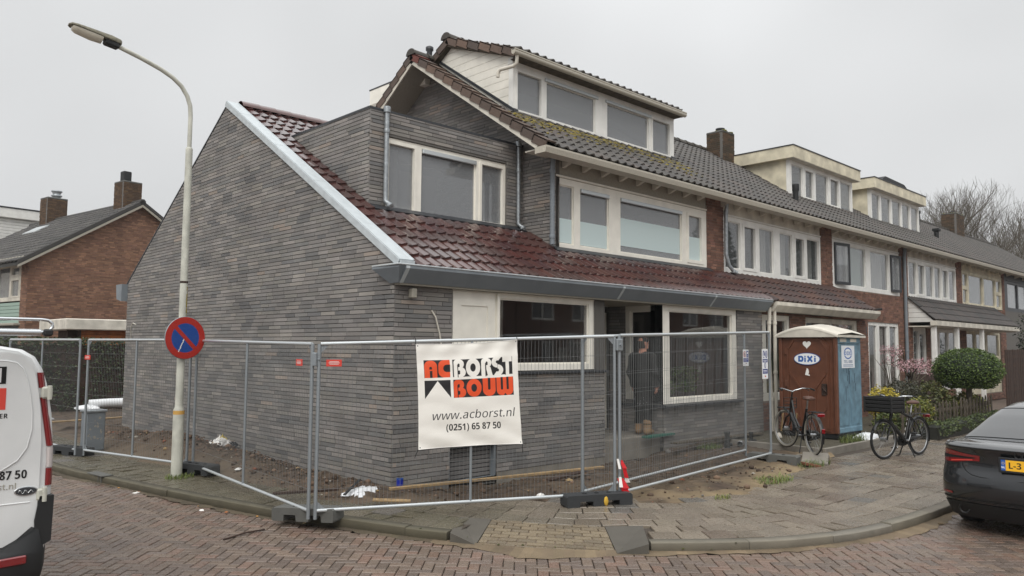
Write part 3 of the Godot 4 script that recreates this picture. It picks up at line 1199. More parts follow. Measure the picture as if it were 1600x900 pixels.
func soil() -> void:
	var f := FastNoiseLite.new()
	f.seed = 3; f.frequency = .55; f.fractal_octaves = 5
	var f2 := FastNoiseLite.new()
	f2.seed = 8; f2.frequency = 4.0; f2.fractal_octaves = 3
	var g := Geo.new()
	var st := .085
	var nx := int(13.2 / st)
	var nz := int(24.6 / st)
	var ids := {}
	for i in nx + 1:
		for j in nz + 1:
			var x := -1.9 + i * st
			var z := -21.0 + j * st
			if x > .35 and z < -.4 and z > -10.9 and x < 11.0:
				continue
			if z < -12 and x > 5.0:
				continue
			var e := -soil_edge(Vector2(x, z)) + f2.get_noise_2d(x * .4, z * .4) * .22
			if e < -.5 or z > 3.6:
				continue
			var rise := smoothstep(-.3, .6, e)
			var rough := f.get_noise_2d(x, z) * .075 + f2.get_noise_2d(x, z) * .034 + .085 * absf(f.get_noise_2d(x * 2.6, z * 2.6 + 30.0)) + absf(f2.get_noise_2d(x * 2.3, z * 2.3)) * .012
			var y := lerpf(.055, .125, rise) + rough * smoothstep(-.1, .5, e)
			# heaps along the gable and a flat spot before the house
			y += .30 * exp(-((x + .75) * (x + .75) / .30 + (z + 5.6) * (z + 5.6) / 2.2)) + .16 * exp(-((x + .65) * (x + .65) / .25 + (z + 3.2) * (z + 3.2) / 1.4)) + .12 * exp(-((x + 1.0) * (x + 1.0) / .3 + (z + 7.7) * (z + 7.7) / .9))
			if z > -.5 and x > 0.2:
				y = minf(y, .17) - .15 * smoothstep(1.3, .3, z) * smoothstep(.2, 1.0, x) * smoothstep(6.6, 5.6, x)
			if e < -.05:
				y = minf(y, .1 + e * .09)
			# brown earth; yellow sand towards the pavement at the right
			var sand := smoothstep(1.2, 3.0, x) * smoothstep(1.5, -.2, e) * clampf(.75 + f.get_noise_2d(x * 2, z * 2) * 1.4, 0, 1)
			var k := .82 + f2.get_noise_2d(x * 1.7, z * 1.7) * .4
			g.col = lin(104 * k, 87 * k, 71 * k).lerp(lin(166, 146, 113), sand * .85)
			if x < .2 and e < .5:
				g.col = g.col.lerp(lin(126, 112, 94), .6 * smoothstep(.5, -.1, e))
			ids[i * 10000 + j] = g.vert(Vector3(x, y, z), Vector3.UP)
	for i in nx:
		for j in nz:
			var a = ids.get(i * 10000 + j)
			var b = ids.get((i + 1) * 10000 + j)
			var c = ids.get((i + 1) * 10000 + j + 1)
			var d = ids.get(i * 10000 + j + 1)
			if a == null or b == null or c == null or d == null:
				continue
			# d c at larger z
			g.ix.append_array([d, a, c, c, a, b])
	# smooth normals
	for k in g.n.size():
		g.n[k] = Vector3.ZERO
	for k in range(0, g.ix.size(), 3):
		var nn := (g.v[g.ix[k + 2]] - g.v[g.ix[k]]).cross(g.v[g.ix[k + 1]] - g.v[g.ix[k]])
		for e in 3:
			g.n[g.ix[k + e]] += nn
	for k in g.n.size():
		g.n[k] = g.n[k].normalized() if g.n[k].length() > 0 else Vector3.UP
		if g.n[k].y < 0:
			g.n[k] = -g.n[k]
	var s := struct("soil", g, M.soil)
	# clods and pebbles
	var mm := MultiMesh.new()
	mm.transform_format = MultiMesh.TRANSFORM_3D
	mm.use_colors = true
	var cg := Geo.new()
	cg.ball(Vector3.ZERO, Vector3(1, .7, .85), 6)
	mm.mesh = cg.mesh()
	var place := []
	for k in 5200:
		var x := R.randf_range(-1.5, 7.0)
		var z := R.randf_range(-9.0, 3.3)
		if x > -.02 and z < .03:
			x = R.randf_range(-1.5, -.05)
		if soil_edge(Vector2(x, z)) > -.02 + R.randf() * .25 - .2:
			continue
		place.append(Vector2(x, z))
	mm.instance_count = place.size()
	for k in place.size():
		var p: Vector2 = place[k]
		var i := int((p.x + 1.9) / st)
		var j := int((p.y + 21.0) / st)
		var id = ids.get(i * 10000 + j)
		var y: float = g.v[id].y if id != null else .1
		var sz := R.randf_range(.006, .022) * (1.0 if R.randf() < .9 else R.randf_range(1.8, 3.2))
		mm.set_instance_transform(k, Transform3D(Basis(Vector3.UP, R.randf() * TAU).scaled(Vector3(sz, sz, sz)), Vector3(p.x, y + sz * .2, p.y)))
		var dk := R.randf_range(.6, 1.25)
		mm.set_instance_color(k, lin(112 * dk, 92 * dk, 76 * dk) if R.randf() < .92 else [lin(170, 164, 152), lin(140, 88, 66), lin(132, 128, 124), lin(176, 150, 110)][k % 4])
	var mi := MultiMeshInstance3D.new()
	mi.name = "clods"
	mi.multimesh = mm
	mi.material_override = M.soil
	s.add_child(mi, true)
	stuff(mi)

# ---------------------------------------------------------------- the corner house
const SL := .61            # slope of the extension's roof
const MSL := .675          # slope of the terrace roof
const ZF := -.92           # upper fronts of the terrace
const ZR := -4.32          # its ridge
const X1 := 4.05           # gable of the old corner house
const TONE_RED := [[82, 50, 47], [78, 48, 46], [88, 53, 49], [74, 49, 48], [84, 55, 52], [86, 48, 45], [76, 54, 51]]
const TONE_GREY := [[88, 83, 78], [80, 76, 73], [95, 88, 82], [83, 80, 77], [76, 73, 70], [90, 86, 81]]

func roof_y(z: float) -> float:
	return 3.26 + SL * -z

func main_y(z: float) -> float:
	return 5.55 + MSL * (-.48 - z)

func corner_house() -> void:
	var h := thing("corner_house", "corner house of dark grey brick with a red tiled extension and white dormer windows", "house")
	# --- long gable wall of the extension, facing the side street
	var gp := PackedVector2Array([Vector2(0, 0), Vector2(10.6, 0), Vector2(10.6, 3.43), Vector2(5.45, 6.555), Vector2(0, 3.22)])
	# u runs from the back (z = -10.6) to the front (z = 0)
	var flip := PackedVector2Array()
	for p in gp:
		flip.append(Vector2(10.6 - p.x, p.y))
	brick_wall(h, "gable_wall", Vector3(0, 0, -10.6), Vector3.BACK, Vector3.LEFT, flip, [], .30, {"near": 300, "base": .03, "ext_b": .012})
	# --- front wall of the extension
	brick_wall(h, "front_wall", Vector3(0, 0, 0), Vector3.RIGHT, Vector3.BACK, rect(.0, .0, 4.47, 2.9), [hole(1.02, 1.60, 4.47, 2.9), hole(1.0, .0, 1.92, .60)], .28, {"near": 240, "base": .15})
	var pg := Geo.new()
	pg.span(Vector3(1.92, -.1, -.26), Vector3(4.46, .145, .004))
	obj("plinth", pg, M.concrete, h)
	# the return of that wall into the porch
	brick_wall(h, "porch_wall", Vector3(4.47, 0, -1.3), Vector3.BACK, Vector3.RIGHT, rect(0, 0, 1.3, 2.9), [hole(1.02, 1.6, 1.3, 2.9)], .28, {"near": 0, "base": .15})
	# the hatch low in the wall
	var hg := Geo.new()
	slab(hg, Vector3(0, 0, -.02), Vector3.RIGHT, Vector3.UP, Vector3.BACK, rect(1.0, .1, 1.92, .60), [hole(1.03, .1, 1.89, .56)], .12)
	var hatch := obj("hatch_frame", hg, M.fascia_grey, h)
	var hb := Geo.new()
	hb.span(Vector3(1.03, -.1, -.2), Vector3(1.89, .56, -.13))
	obj("hatch_back", hb, M.slate, hatch)
	for k in 7:
		var sg := Geo.new()
		sg.col = lin(134, 131, 128)
		sg.cbox(Vector3(1.46, .13 + k * .0625, -.12), Vector3(.84, .05, .03), .004)
		obj("brick", sg, M.grey_brick, hatch)
	var fo := Geo.new()
	for k in 6:
		fo.tube([Vector3(1.0, .60 + .004 * k, .012 + .003 * (k % 3)), Vector3(1.2 + .1 * (k % 2), .59 + .006 * k, .022), Vector3(1.5, .605 - .005 * k, .02), Vector3(1.93, .6 + .006 * (k % 4), .014)], .012, 5)
	obj("foil_strip", fo, M.plastic_sheet, h)
	# --- kitchen window: blind panel at the left, large pane, slate sill
	window_unit(h, "kitchen_window", Vector3(0, 0, -.02), Vector3.RIGHT, Vector3.BACK, 1.02, 1.65, 4.46, 2.84, [[1.98, 1.75, 4.08, 2.76]], M.cream, {"deep": .12, "pane": "clear_pane"})
	var bp := Geo.new()
	slab(bp, Vector3(0, 0, -.004), Vector3.RIGHT, Vector3.UP, Vector3.BACK, rect(1.04, 1.66, 1.86, 2.82), [hole(1.2, 1.70, 1.72, 2.62)], .016)
	obj("blind_panel", bp, M.cream, h)
	var post := Geo.new()
	post.cbox(Vector3(1.92, 2.24, -.0), Vector3(.05, 1.18, .06), .006)
	obj("window_post", post, M.cream, h)
	var side := Geo.new()
	side.span(Vector3(4.40, 1.65, -.28), Vector3(4.475, 2.84, -.145))
	obj("corner_post", side, M.cream, h)
	var sill := Geo.new()
	sill.cbox(Vector3(2.75, 1.615, .0), Vector3(3.50, .04, .14), .006)
	sill.cbox(Vector3(4.42, 1.615, -.28), Vector3(.16, .04, .5), .006)
	obj("window_sill", sill, M.slate, h)
	# --- porch: back wall with door, side wall, ceiling, step
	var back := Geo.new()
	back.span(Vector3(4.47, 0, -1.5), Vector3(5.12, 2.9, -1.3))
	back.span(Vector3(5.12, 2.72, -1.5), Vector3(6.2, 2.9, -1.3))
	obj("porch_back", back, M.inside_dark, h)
	var dr := window_unit(h, "front_door", Vector3(0, 0, -1.3), Vector3.RIGHT, Vector3.BACK, 5.12, .42, 6.12, 2.72, [[5.2, .52, 6.04, 2.6]], M.weathered_white, {"pane": "clear_pane"})
	var leaf := Geo.new()
	leaf.cbox(Vector3(5.52, 1.55, -1.5), Vector3(.62, 2.05, .05), .008)
	obj("door_leaf", leaf, M.weathered_white, dr)
	var gpv := Geo.new()
	gpv.span(Vector3(4.47, 2.84, -1.5), Vector3(6.3, 2.9, .05))
	obj("porch_ceiling", gpv, M.soffit_grey, h)
	var step := Geo.new()
	step.cbox(Vector3(5.4, .20, -.68), Vector3(1.74, .4, 1.2), .01)
	obj("porch_step", step, M.concrete, h)
	brick_wall(h, "porch_side_wall", Vector3(6.2, 0, -1.3), Vector3.BACK, Vector3.LEFT, rect(0, 0, 1.28, 2.9), [hole(.42, 1.0, 1.28, 2.9)], .25, {"near": 30, "base": .15})
	window_unit(h, "porch_side_window", Vector3(6.2, 0, -1.3), Vector3.BACK, Vector3.LEFT, .42, 1.02, 1.18, 2.84, [[.52, 1.12, 1.12, 2.74]], M.cream, {"pane": "clear_pane"})
	# --- living-room bay: low brick, wide window
	brick_wall(h, "bay_wall", Vector3(6.2, 0, 0), Vector3.RIGHT, Vector3.BACK, rect(0, 0, 3.78, 2.9), [hole(.0, .92, 2.70, 2.9)], .28, {"near": 230, "base": .15})
	window_unit(h, "bay_window", Vector3(0, 0, .0), Vector3.RIGHT, Vector3.BACK, 6.2, .96, 8.88, 2.84, [[6.42, 1.06, 8.72, 2.74]], M.cream, {"deep": .12, "pane": "clear_pane"})
	var bs := Geo.new()
	bs.cbox(Vector3(7.56, .925, .04), Vector3(2.86, .05, .2), .006)
	bs.cbox(Vector3(6.18, .925, -.5), Vector3(.16, .05, .9), .006)
	obj("window_sill", bs, M.slate, h)
	var bplinth := Geo.new()
	bplinth.span(Vector3(6.22, -.1, -.26), Vector3(9.97, .145, .005))
	obj("plinth", bplinth, M.concrete, h)
	# --- inside: floor, ceilings, partitions, a few things seen through the panes
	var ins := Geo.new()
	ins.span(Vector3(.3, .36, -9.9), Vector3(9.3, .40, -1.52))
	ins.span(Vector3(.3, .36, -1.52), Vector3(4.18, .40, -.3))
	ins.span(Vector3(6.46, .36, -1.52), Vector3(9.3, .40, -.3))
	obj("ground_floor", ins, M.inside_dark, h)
	ins = Geo.new()
	ins.span(Vector3(.3, 2.92, -9.9), Vector3(9.95, 3.0, -.02))
	ins.span(Vector3(4.1, 5.3, -7.6), Vector3(9.4, 5.4, -1.1))
	obj("storey_floor", ins, M.inside_wall, h)
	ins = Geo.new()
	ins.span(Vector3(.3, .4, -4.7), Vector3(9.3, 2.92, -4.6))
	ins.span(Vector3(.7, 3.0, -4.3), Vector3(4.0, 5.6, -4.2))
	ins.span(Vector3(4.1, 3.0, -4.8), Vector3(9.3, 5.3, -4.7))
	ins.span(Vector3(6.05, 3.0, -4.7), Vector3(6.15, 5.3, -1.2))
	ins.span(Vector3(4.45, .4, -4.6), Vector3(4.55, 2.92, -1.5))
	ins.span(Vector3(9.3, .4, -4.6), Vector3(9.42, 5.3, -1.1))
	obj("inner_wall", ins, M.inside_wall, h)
	ins = Geo.new()
	ins.span(Vector3(2.98, .4, -1.2), Vector3(3.06, 2.92, -1.1))
	obj("inside_post", ins, M.weathered_white, h)
	var pl := Geo.new()
	for k in 900:
		leaf(pl, Vector3(7.75 + R.randfn(0, .2), 1.12 + R.randf() * .5, -.62 + R.randf_range(-.14, .14)), .07, [52, 84, 34], [110, 142, 66], -.6)
	obj("window_plant", pl, M.leaf, h)
	pl = Geo.new()
	pl.cbox(Vector3(7.75, 1.02, -.62), Vector3(.6, .22, .26), .02)
	obj("plant_trough", pl, M.slate, h)
	pl = Geo.new()
	pl.cbox(Vector3(6.85, 1.1, -.75), Vector3(.5, .75, .4), .02)
	obj("blue_box", pl, M.sign_blue, h)
	# --- the extension's roof: deck, tiles, cap of zinc on the gable, box gutter
	var deck := Geo.new()
	var dq := func(x0: float, x1: float, z0: float, z1: float) -> void:
		deck.prism(PackedVector2Array([Vector2(z0, roof_y(z0) - .16), Vector2(z1, roof_y(z1) - .16), Vector2(z1, roof_y(z1) - .04), Vector2(z0, roof_y(z0) - .04)]), Vector3(x0, 0, 0), Vector3.BACK, Vector3.UP, Vector3(x1 - x0, 0, 0))
	dq.call(.02, 9.97, ZF, .20)
	dq.call(.02, X1, -1.66, ZF)
	dq.call(.02, .62, -5.40, -1.66)
	dq.call(.62, X1, -5.40, -4.0)
	obj("roof_deck", deck, M.black_gap, h)
	var bd := Geo.new()
	bd.prism(PackedVector2Array([Vector2(-5.42, roof_y(-5.42)), Vector2(-10.75, 3.36), Vector2(-10.75, 3.24), Vector2(-5.42, roof_y(-5.42) - .14)]), Vector3(.02, 0, 0), Vector3.BACK, Vector3.UP, Vector3(X1 - .02, 0, 0))
	obj("back_roof", bd, M.red_tile, h)
	var s := Vector3(0, SL, -1).normalized()
	var roof := Node3D.new()
	roof.name = "tiled_roof"
	h.add_child(roof, true)
	var keep := func(x: float, q: float) -> bool:
		var z := .27 - q * .854
		var xx := .2 + x
		if xx > 9.98:
			return false
		if z > -.80:
			return true
		if xx > X1 - .02:
			return false
		if z > -1.45:
			return true
		return xx < .66 or z < -4.12
	tile_roof(roof, Vector3(.20, roof_y(.27) - .02, .27), Vector3.RIGHT, s, .192, .325, 51, 21, TONE_RED, M.red_tile, .034, 300, keep)
	var rc := Geo.new()
	for k in 12:
		var x0 := .2 + k * .33
		if x0 > X1 - .2:
			break
		var g := Geo.new()
		g.col = lin(98, 62, 56)
		var ring := []
		for e in 2:
			var rr := PackedVector3Array()
			for q in 9:
				var a := PI * q / 8.0
				rr.append(Vector3(x0 + e * .36, roof_y(-5.42) - .02 + sin(a) * (.115 + e * .01), -5.42 + cos(a) * (.14 + e * .01)))
			ring.append(rr)
		ring.reverse()
		g.loft(ring, false)
		obj("ridge_tile", g, M.red_tile, roof)
	# zinc cap: a folded strip on each slope of the gable
	var cap := Geo.new()
	var a := Vector3(0, roof_y(.17), .17)
	var b := Vector3(0, roof_y(-5.47), -5.47)
	var d := (b - a).normalized()
	var nn := d.cross(Vector3.RIGHT)
	if nn.y < 0:
		nn = -nn
	cap.hexa((a + b) * .5 + Vector3(.075, 0, 0), Vector3(.115, 0, 0), nn * .03, d * (b - a).length() * .5)
	cap.hexa((a + b) * .5 + Vector3(-.047, 0, 0) - nn * .03, Vector3(.006, 0, 0), nn * .05, d * (b - a).length() * .5)
	cap.tube([a + Vector3(.186, 0, 0) + nn * .032, b + Vector3(.186, 0, 0) + nn * .032], .009, 6)
	cap.box(Vector3(.075, roof_y(.17) - .055, .19), Vector3(.23, .13, .03))
	var bc := Geo.new()
	var a2 := b + Vector3(0, .02, 0)
	var b2 := Vector3(0, 3.44, -10.72)
	d = (b2 - a2).normalized()
	nn = d.cross(Vector3.RIGHT)
	if nn.y < 0:
		nn = -nn
	bc.hexa((a2 + b2) * .5 + Vector3(.06, 0, 0) - nn * .01, Vector3(.065, 0, 0), nn * .012, d * (b2 - a2).length() * .5)
	obj("back_verge", bc, M.slate, h)
	obj("zinc_cap", cap, M.zinc, h)
	var seam := Geo.new()
	for k in 4:
		var z := -.8 - k * 1.35
		seam.box(Vector3(.075, roof_y(z) + .034, z), Vector3(.232, .006, .02), Basis(Vector3.RIGHT, atan(SL)))
	obj("zinc_seam", seam, M.zinc, h)
	# box gutter along the front with its short return round the corner
	var gut := Geo.new()
	var prof := PackedVector2Array([Vector2(.02, 2.865), Vector2(.15, 2.865), Vector2(.30, 3.05), Vector2(.30, 3.09), Vector2(.02, 3.09)])
	gut.prism(prof, Vector3(-.03, 0, 0), Vector3.BACK, Vector3.UP, Vector3(10.0, 0, 0))
	var ret := [Vector3(-.03, 2.865, .14), Vector3(-.06, 2.865, -.02), Vector3(-.16, 3.06, -.30), Vector3(-.16, 3.09, -.30), Vector3(-.14, 3.09, .30), Vector3(-.14, 3.05, .30)]
	gut._face(Vector3(.3, 3, 0), [Vector3(-.03, 2.865, .14), Vector3(-.14, 3.06, .30), Vector3(-.16, 3.06, -.3), Vector3(-.03, 2.865, -.06)])
	gut._face(Vector3(.3, 2.9, 0), [Vector3(-.14, 3.06, .30), Vector3(-.14, 3.09, .30), Vector3(-.16, 3.09, -.3), Vector3(-.16, 3.06, -.3)])
	gut._face(Vector3(-.05, 2.0, 0), [Vector3(-.14, 3.09, .30), Vector3(-.0, 3.09, .30), Vector3(-.0, 3.09, -.3), Vector3(-.16, 3.09, -.3)])
	gut._face(Vector3(-.05, 3.0, 0), [Vector3(-.03, 2.865, .14), Vector3(-.14, 3.05, .30), Vector3(-.14, 3.09, .30), Vector3(-.03, 3.09, .299)])
	gut._face(Vector3(-.05, 3.5, 0), [Vector3(-.03, 2.865, .14), Vector3(.01, 2.865, .14), Vector3(.01, 2.865, -.06), Vector3(-.03, 2.865, -.06)])
	obj("box_gutter", gut, M.fascia_grey, h)
	var trim := Geo.new()
	trim.cbox(Vector3(4.91, 3.10, .295), Vector3(10.12, .022, .03), .006)
	trim.cbox(Vector3(-.15, 3.10, .0), Vector3(.03, .022, .61), .006)
	obj("gutter_trim", trim, M.galvanised_bright, h)
	for x in [-.02, 4.62, 7.6]:
		var jg := Geo.new()
		jg.prism(PackedVector2Array([Vector2(.15, 2.863), Vector2(.303, 3.052), Vector2(.303, 3.085), Vector2(.29, 3.085), Vector2(.14, 2.88)]), Vector3(x, 0, 0), Vector3.BACK, Vector3.UP, Vector3(.06, 0, 0))
		obj("gutter_joint", jg, M.zinc, h)
	var sf := Geo.new()
	sf.span(Vector3(.0, 2.842, -.02), Vector3(9.97, 2.866, .13))
	obj("gutter_board", sf, M.soffit_grey, h)
	var lampg := Geo.new()
	lampg.cbox(Vector3(.27, 2.74, .06), Vector3(.09, .13, .09), .01)
	obj("outside_lamp", lampg, M.soffit_grey, h)
	# hopper at the far end of the gable
	var hop := Geo.new()
	hop.prism(PackedVector2Array([Vector2(-10.62, 3.42), Vector2(-11.02, 3.42), Vector2(-10.95, 3.08), Vector2(-10.62, 3.02)]), Vector3(-.14, 0, 0), Vector3.BACK, Vector3.UP, Vector3(.6, 0, 0))
	obj("back_gutter", hop, M.fascia_grey, h)
	var bw := Geo.new()
	bw.span(Vector3(.3, 0, -10.6), Vector3(X1, 3.3, -10.3))
	obj("back_wall", bw, M.mortar_dark, h)
	# loose cable and wall socket wire
	var cg := Geo.new()
	cg.tube([Vector3(.63, 2.52, .02), Vector3(.68, 2.43, .05), Vector3(.76, 2.2, .045), Vector3(.80, 2.0, .05), Vector3(.82, 1.85, .03)], .012, 6)
	obj("loose_cable", cg, M.weathered_white, h)
	cg = Geo.new()
	cg.tube([Vector3(-.02, 2.1, -10.2), Vector3(-.1, 2.42, -10.0), Vector3(-.14, 2.5, -9.75), Vector3(-.16, 2.46, -9.5)], .01, 6)
	obj("loose_cable", cg, M.weathered_white, h)
	dormer_on_extension(h)
	old_house(h)

func dormer_on_extension(h: Node3D) -> void:
	var z := -1.62
	var top := 5.80
	var holes := [hole(.30, 0, 2.98, 1.36)]
	var by := 4.06
	brick_wall(h, "dormer_front", Vector3(.62, by, z), Vector3.RIGHT, Vector3.BACK, rect(0, 0, X1 - .62, top - by), [hole(.32, .10, 3.0, 1.34)], .2, {"near": 120})
	brick_wall(h, "dormer_cheek", Vector3(.62, by, -4.3), Vector3.BACK, Vector3.LEFT, PackedVector2Array([Vector2(.0, 1.70), Vector2(2.68, .08), Vector2(2.68, top - by), Vector2(0, top - by)]), [], .2, {"near": 80, "ext_b": .012})
	var rf := Geo.new()
	rf.span(Vector3(.66, top - .04, -4.3), Vector3(X1, top - .0, z - .03))
	obj("dormer_roof", rf, M.black_gap, h)
	var ed := Geo.new()
	ed.span(Vector3(.607, top - .02, z - .02), Vector3(X1 - .01, top + .018, z + .016))
	ed.span(Vector3(.604, top - .02, -4.2), Vector3(.64, top + .018, z - .021))
	obj("roof_edge", ed, M.slate, h)
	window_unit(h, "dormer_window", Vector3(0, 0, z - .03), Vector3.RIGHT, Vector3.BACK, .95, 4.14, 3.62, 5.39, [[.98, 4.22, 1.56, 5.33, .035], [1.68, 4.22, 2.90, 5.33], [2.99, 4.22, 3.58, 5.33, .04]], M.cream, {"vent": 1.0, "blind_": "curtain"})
	var dc := Geo.new()
	for k in 5:
		dc.tube([Vector3(3.05 + k * .045, 4.26, z - .2), Vector3(3.03 + k * .04, 5.3, z - .2)], .028, 6)
	dc.span(Vector3(1.0, 4.2, z - .5), Vector3(1.5, 5.34, z - .46))
	obj("curtain", dc, M.curtain, h)
	downpipe(h, "downpipe", [Vector3(.90, 5.78, z + .07), Vector3(.90, 5.45, z + .07), Vector3(.90, 4.48, z + .07), Vector3(.90, 4.32, z + .07), Vector3(.93, 4.25, z + .14), Vector3(.93, 4.22, z + .2)], .04, M.zinc_pipe)
	downpipe(h, "downpipe", [Vector3(3.86, 5.74, z + .07), Vector3(3.86, 5.3, z + .07), Vector3(3.86, 4.45, z + .07), Vector3(3.86, 4.30, z + .07), Vector3(3.9, 4.22, z + .14), Vector3(3.9, 4.2, z + .2)], .036, M.zinc_pipe)
	for x in [.90, 3.86]:
		var cp := Geo.new()
		cp.lathe([Vector2(.001, -.05), Vector2(.055, -.05), Vector2(.058, -.045), Vector2(.058, .045), Vector2(.05, .05), Vector2(.001, .05)], Vector3(x, 5.8, z + .07), Basis(), 14)
		obj("pipe_head", cp, M.zinc_pipe, h)
	var fl := Geo.new()
	fl.box(Vector3(2.33, 4.20, z + .07), Vector3(3.42, .02, .16), Basis(Vector3.RIGHT, .55))
	obj("lead_flashing", fl, M.slate, h)
	var fl2 := Geo.new()
	fl2.box(Vector3(6.7, 3.80, ZF + .08), Vector3(5.2, .02, .16), Basis(Vector3.RIGHT, .55))
	obj("lead_flashing", fl2, M.slate, h)

func old_house(h: Node3D) -> void:
	# gable of the old house above the extension
	brick_wall(h, "upper_gable", Vector3(X1, 0, -7.7), Vector3.BACK, Vector3.LEFT, PackedVector2Array([Vector2(0, 3.2), Vector2(-ZF * -1 + 7.7, 3.2), Vector2(ZF + 7.7, main_y(ZF) - .12), Vector2(ZR + 7.7, main_y(ZR) - .14), Vector2(0, 5.6)]), [], .25, {"near": 120, "base": 3.2, "ext_b": .012})
	brick_wall(h, "front_pier", Vector3(X1, 0, ZF), Vector3.RIGHT, Vector3.BACK, rect(.0, 3.6, .14, 5.5), [], .2, {"near": 40, "base": 3.2})
	roof_front(h, 3.40, 9.50, true)
	# barge boards and verge tiles on the gable side
	var bg := Geo.new()
	for e in [[Vector3(3.42, main_y(-.56), -.56), Vector3(3.42, main_y(ZR), ZR)], [Vector3(3.42, main_y(ZR), ZR), Vector3(3.42, 5.8, -7.7)]]:
		var a: Vector3 = e[0]
		var b: Vector3 = e[1]
		var d := (b - a).normalized()
		var nn := Vector3.RIGHT.cross(d)
		if nn.y < 0:
			nn = -nn
		bg.hexa((a + b) * .5 - nn * .12, Vector3(.016, 0, 0), nn * .05, d * (b - a).length() * .5)
	obj("barge_board", bg, M.weathered_white, h)
	var sg := Geo.new()
	for e in [[Vector3(0, main_y(-.50), -.50), Vector3(0, main_y(ZR), ZR)], [Vector3(0, main_y(ZR), ZR), Vector3(0, 5.8, -7.7)]]:
		var a: Vector3 = e[0]
		var b: Vector3 = e[1]
		var d := (b - a).normalized()
		var nn := Vector3.RIGHT.cross(d)
		if nn.y < 0:
			nn = -nn
		sg.hexa((a + b) * .5 + Vector3(3.745, 0, 0) - nn * .15, Vector3(.30, 0, 0), nn * .02, d * (b - a).length() * .5)
	obj("verge_soffit", sg, M.soffit_grey, h)
	var vt := Node3D.new()
	vt.name = "verge"
	h.add_child(vt, true)
	verge_tiles(vt, Vector3(3.40, main_y(-.42), -.42), Vector3(3.40, main_y(ZR), ZR), 14, true)
	verge_tiles(vt, Vector3(3.40, 5.75, -7.75), Vector3(3.40, main_y(ZR), ZR), 14, false)
	ridge_tiles(vt, 3.36, 9.5, main_y(ZR) + .02, ZR)
	# back slope and back wall
	var bs := Geo.new()
	bs.prism(PackedVector2Array([Vector2(ZR, main_y(ZR) - .02), Vector2(-7.9, 5.6), Vector2(-7.9, 5.48), Vector2(ZR, main_y(ZR) - .14)]), Vector3(3.42, 0, 0), Vector3.BACK, Vector3.UP, Vector3(6.08, 0, 0))
	bs.col = lin(80, 74, 70)
	obj("back_slope", bs, M.grey_tile, h)
	var bw := Geo.new()
	bw.span(Vector3(4.3, 0, -7.7), Vector3(9.5, 5.6, -7.5))
	obj("rear_wall", bw, M.mortar_dark, h)
	# upper front: boarded band, windows, brick at the party wall
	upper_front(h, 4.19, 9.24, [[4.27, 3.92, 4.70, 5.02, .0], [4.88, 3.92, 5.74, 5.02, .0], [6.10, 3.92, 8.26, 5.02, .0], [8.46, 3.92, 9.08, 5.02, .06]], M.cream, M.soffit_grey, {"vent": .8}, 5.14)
	var fm := Geo.new()
	for e in [[4.29, 4.68, .45], [4.90, 5.72, .45], [8.52, 9.02, .55]]:
		fm.span(Vector3(e[0], 3.95, ZF - .0445), Vector3(e[1], 3.95 + e[2], ZF - .041))
	fm.span(Vector3(6.13, 4.06, ZF - .0445), Vector3(8.23, 4.62, ZF - .041))
	obj("frosted_film", fm, M.frosted, h)
	downpipe(h, "grey_downpipe", [Vector3(4.0, 5.42, ZF + .12), Vector3(4.0, 5.2, ZF + .10), Vector3(4.0, 4.0, ZF + .10), Vector3(4.0, 3.86, ZF + .10)], .045, M.fascia_grey)
	big_dormer(h)
	# moss on the tiles below the dormer
	var mg := Geo.new()
	for k in 850:
		var x := R.randf_range(3.7, 9.3)
		var z := -1.75 + absf(R.randfn(0, .28)) * (1.0 if x < 8.0 else 1.4)
		if z > -.55:
			continue
		var tone := R.randf()
		var dk := R.randf_range(.7, 1.15)
		mg.col = lin(136 * dk, 122 * dk, 56 * dk).lerp(lin(104, 100, 84), tone * .5)
		var sz := R.randf_range(.014, .05)
		mg.ball(Vector3(x, main_y(z) + .03 + R.randf() * .025, z), Vector3(sz, sz * .6, sz), 6)
	stuff(obj("moss", mg, M.moss, h))
	var pv := Geo.new()
	pv.lathe([Vector2(.06, 0), Vector2(.06, .25), Vector2(.085, .27), Vector2(.085, .34), Vector2(.03, .37)], Vector3(3.95, main_y(ZR), ZR - .1), Basis(), 12)
	obj("vent_pipe", pv, M.slate, h)
	# flat dormer on the back slope, its edge seen past the ridge
	var rd := Geo.new()
	rd.span(Vector3(4.07, 6.0, -6.4), Vector3(8.9, 7.68, -4.6))
	obj("rear_dormer", rd, M.cream, h)
	var re := Geo.new()
	re.span(Vector3(3.9, 7.68, -6.62), Vector3(9.1, 8.02, -4.5))
	obj("rear_dormer_fascia", re, M.cream, h)
	var rt := Geo.new()
	rt.span(Vector3(3.89, 8.022, -6.64), Vector3(9.12, 8.05, -4.48))
	obj("rear_dormer_edge", rt, M.slate, h)

func verge_tiles(par: Node3D, a: Vector3, b: Vector3, count: int, front: bool) -> void:
	var d := (b - a) / count
	var dn := d.normalized()
	var nn := Vector3.RIGHT.cross(dn)
	if nn.y < 0:
		nn = -nn
	var tones := [[112, 92, 80], [100, 84, 74], [122, 98, 84], [96, 82, 74]]
	for k in count:
		var g := Geo.new()
		var c: Array = tones[R.randi() % 4]
		g.col = lin(c[0], c[1], c[2])
		if front and k == count - 1:
			g.col = lin(118, 62, 50)
		var p := a + d * (k + .5)
		var tilt := Basis(Vector3.RIGHT, .10 * (-1.0 if front else 1.0))
		g.hexa(p + Vector3(.0, 0, 0) - nn * .02, tilt * Vector3(.014, 0, 0), tilt * nn * .075, tilt * dn * (d.length() * .53))
		g.hexa(p + Vector3(.105, 0, 0) + nn * .05, tilt * Vector3(.119, 0, 0), tilt * nn * .013, tilt * dn * (d.length() * .53))
		obj("verge_tile", g, M.grey_tile, par)

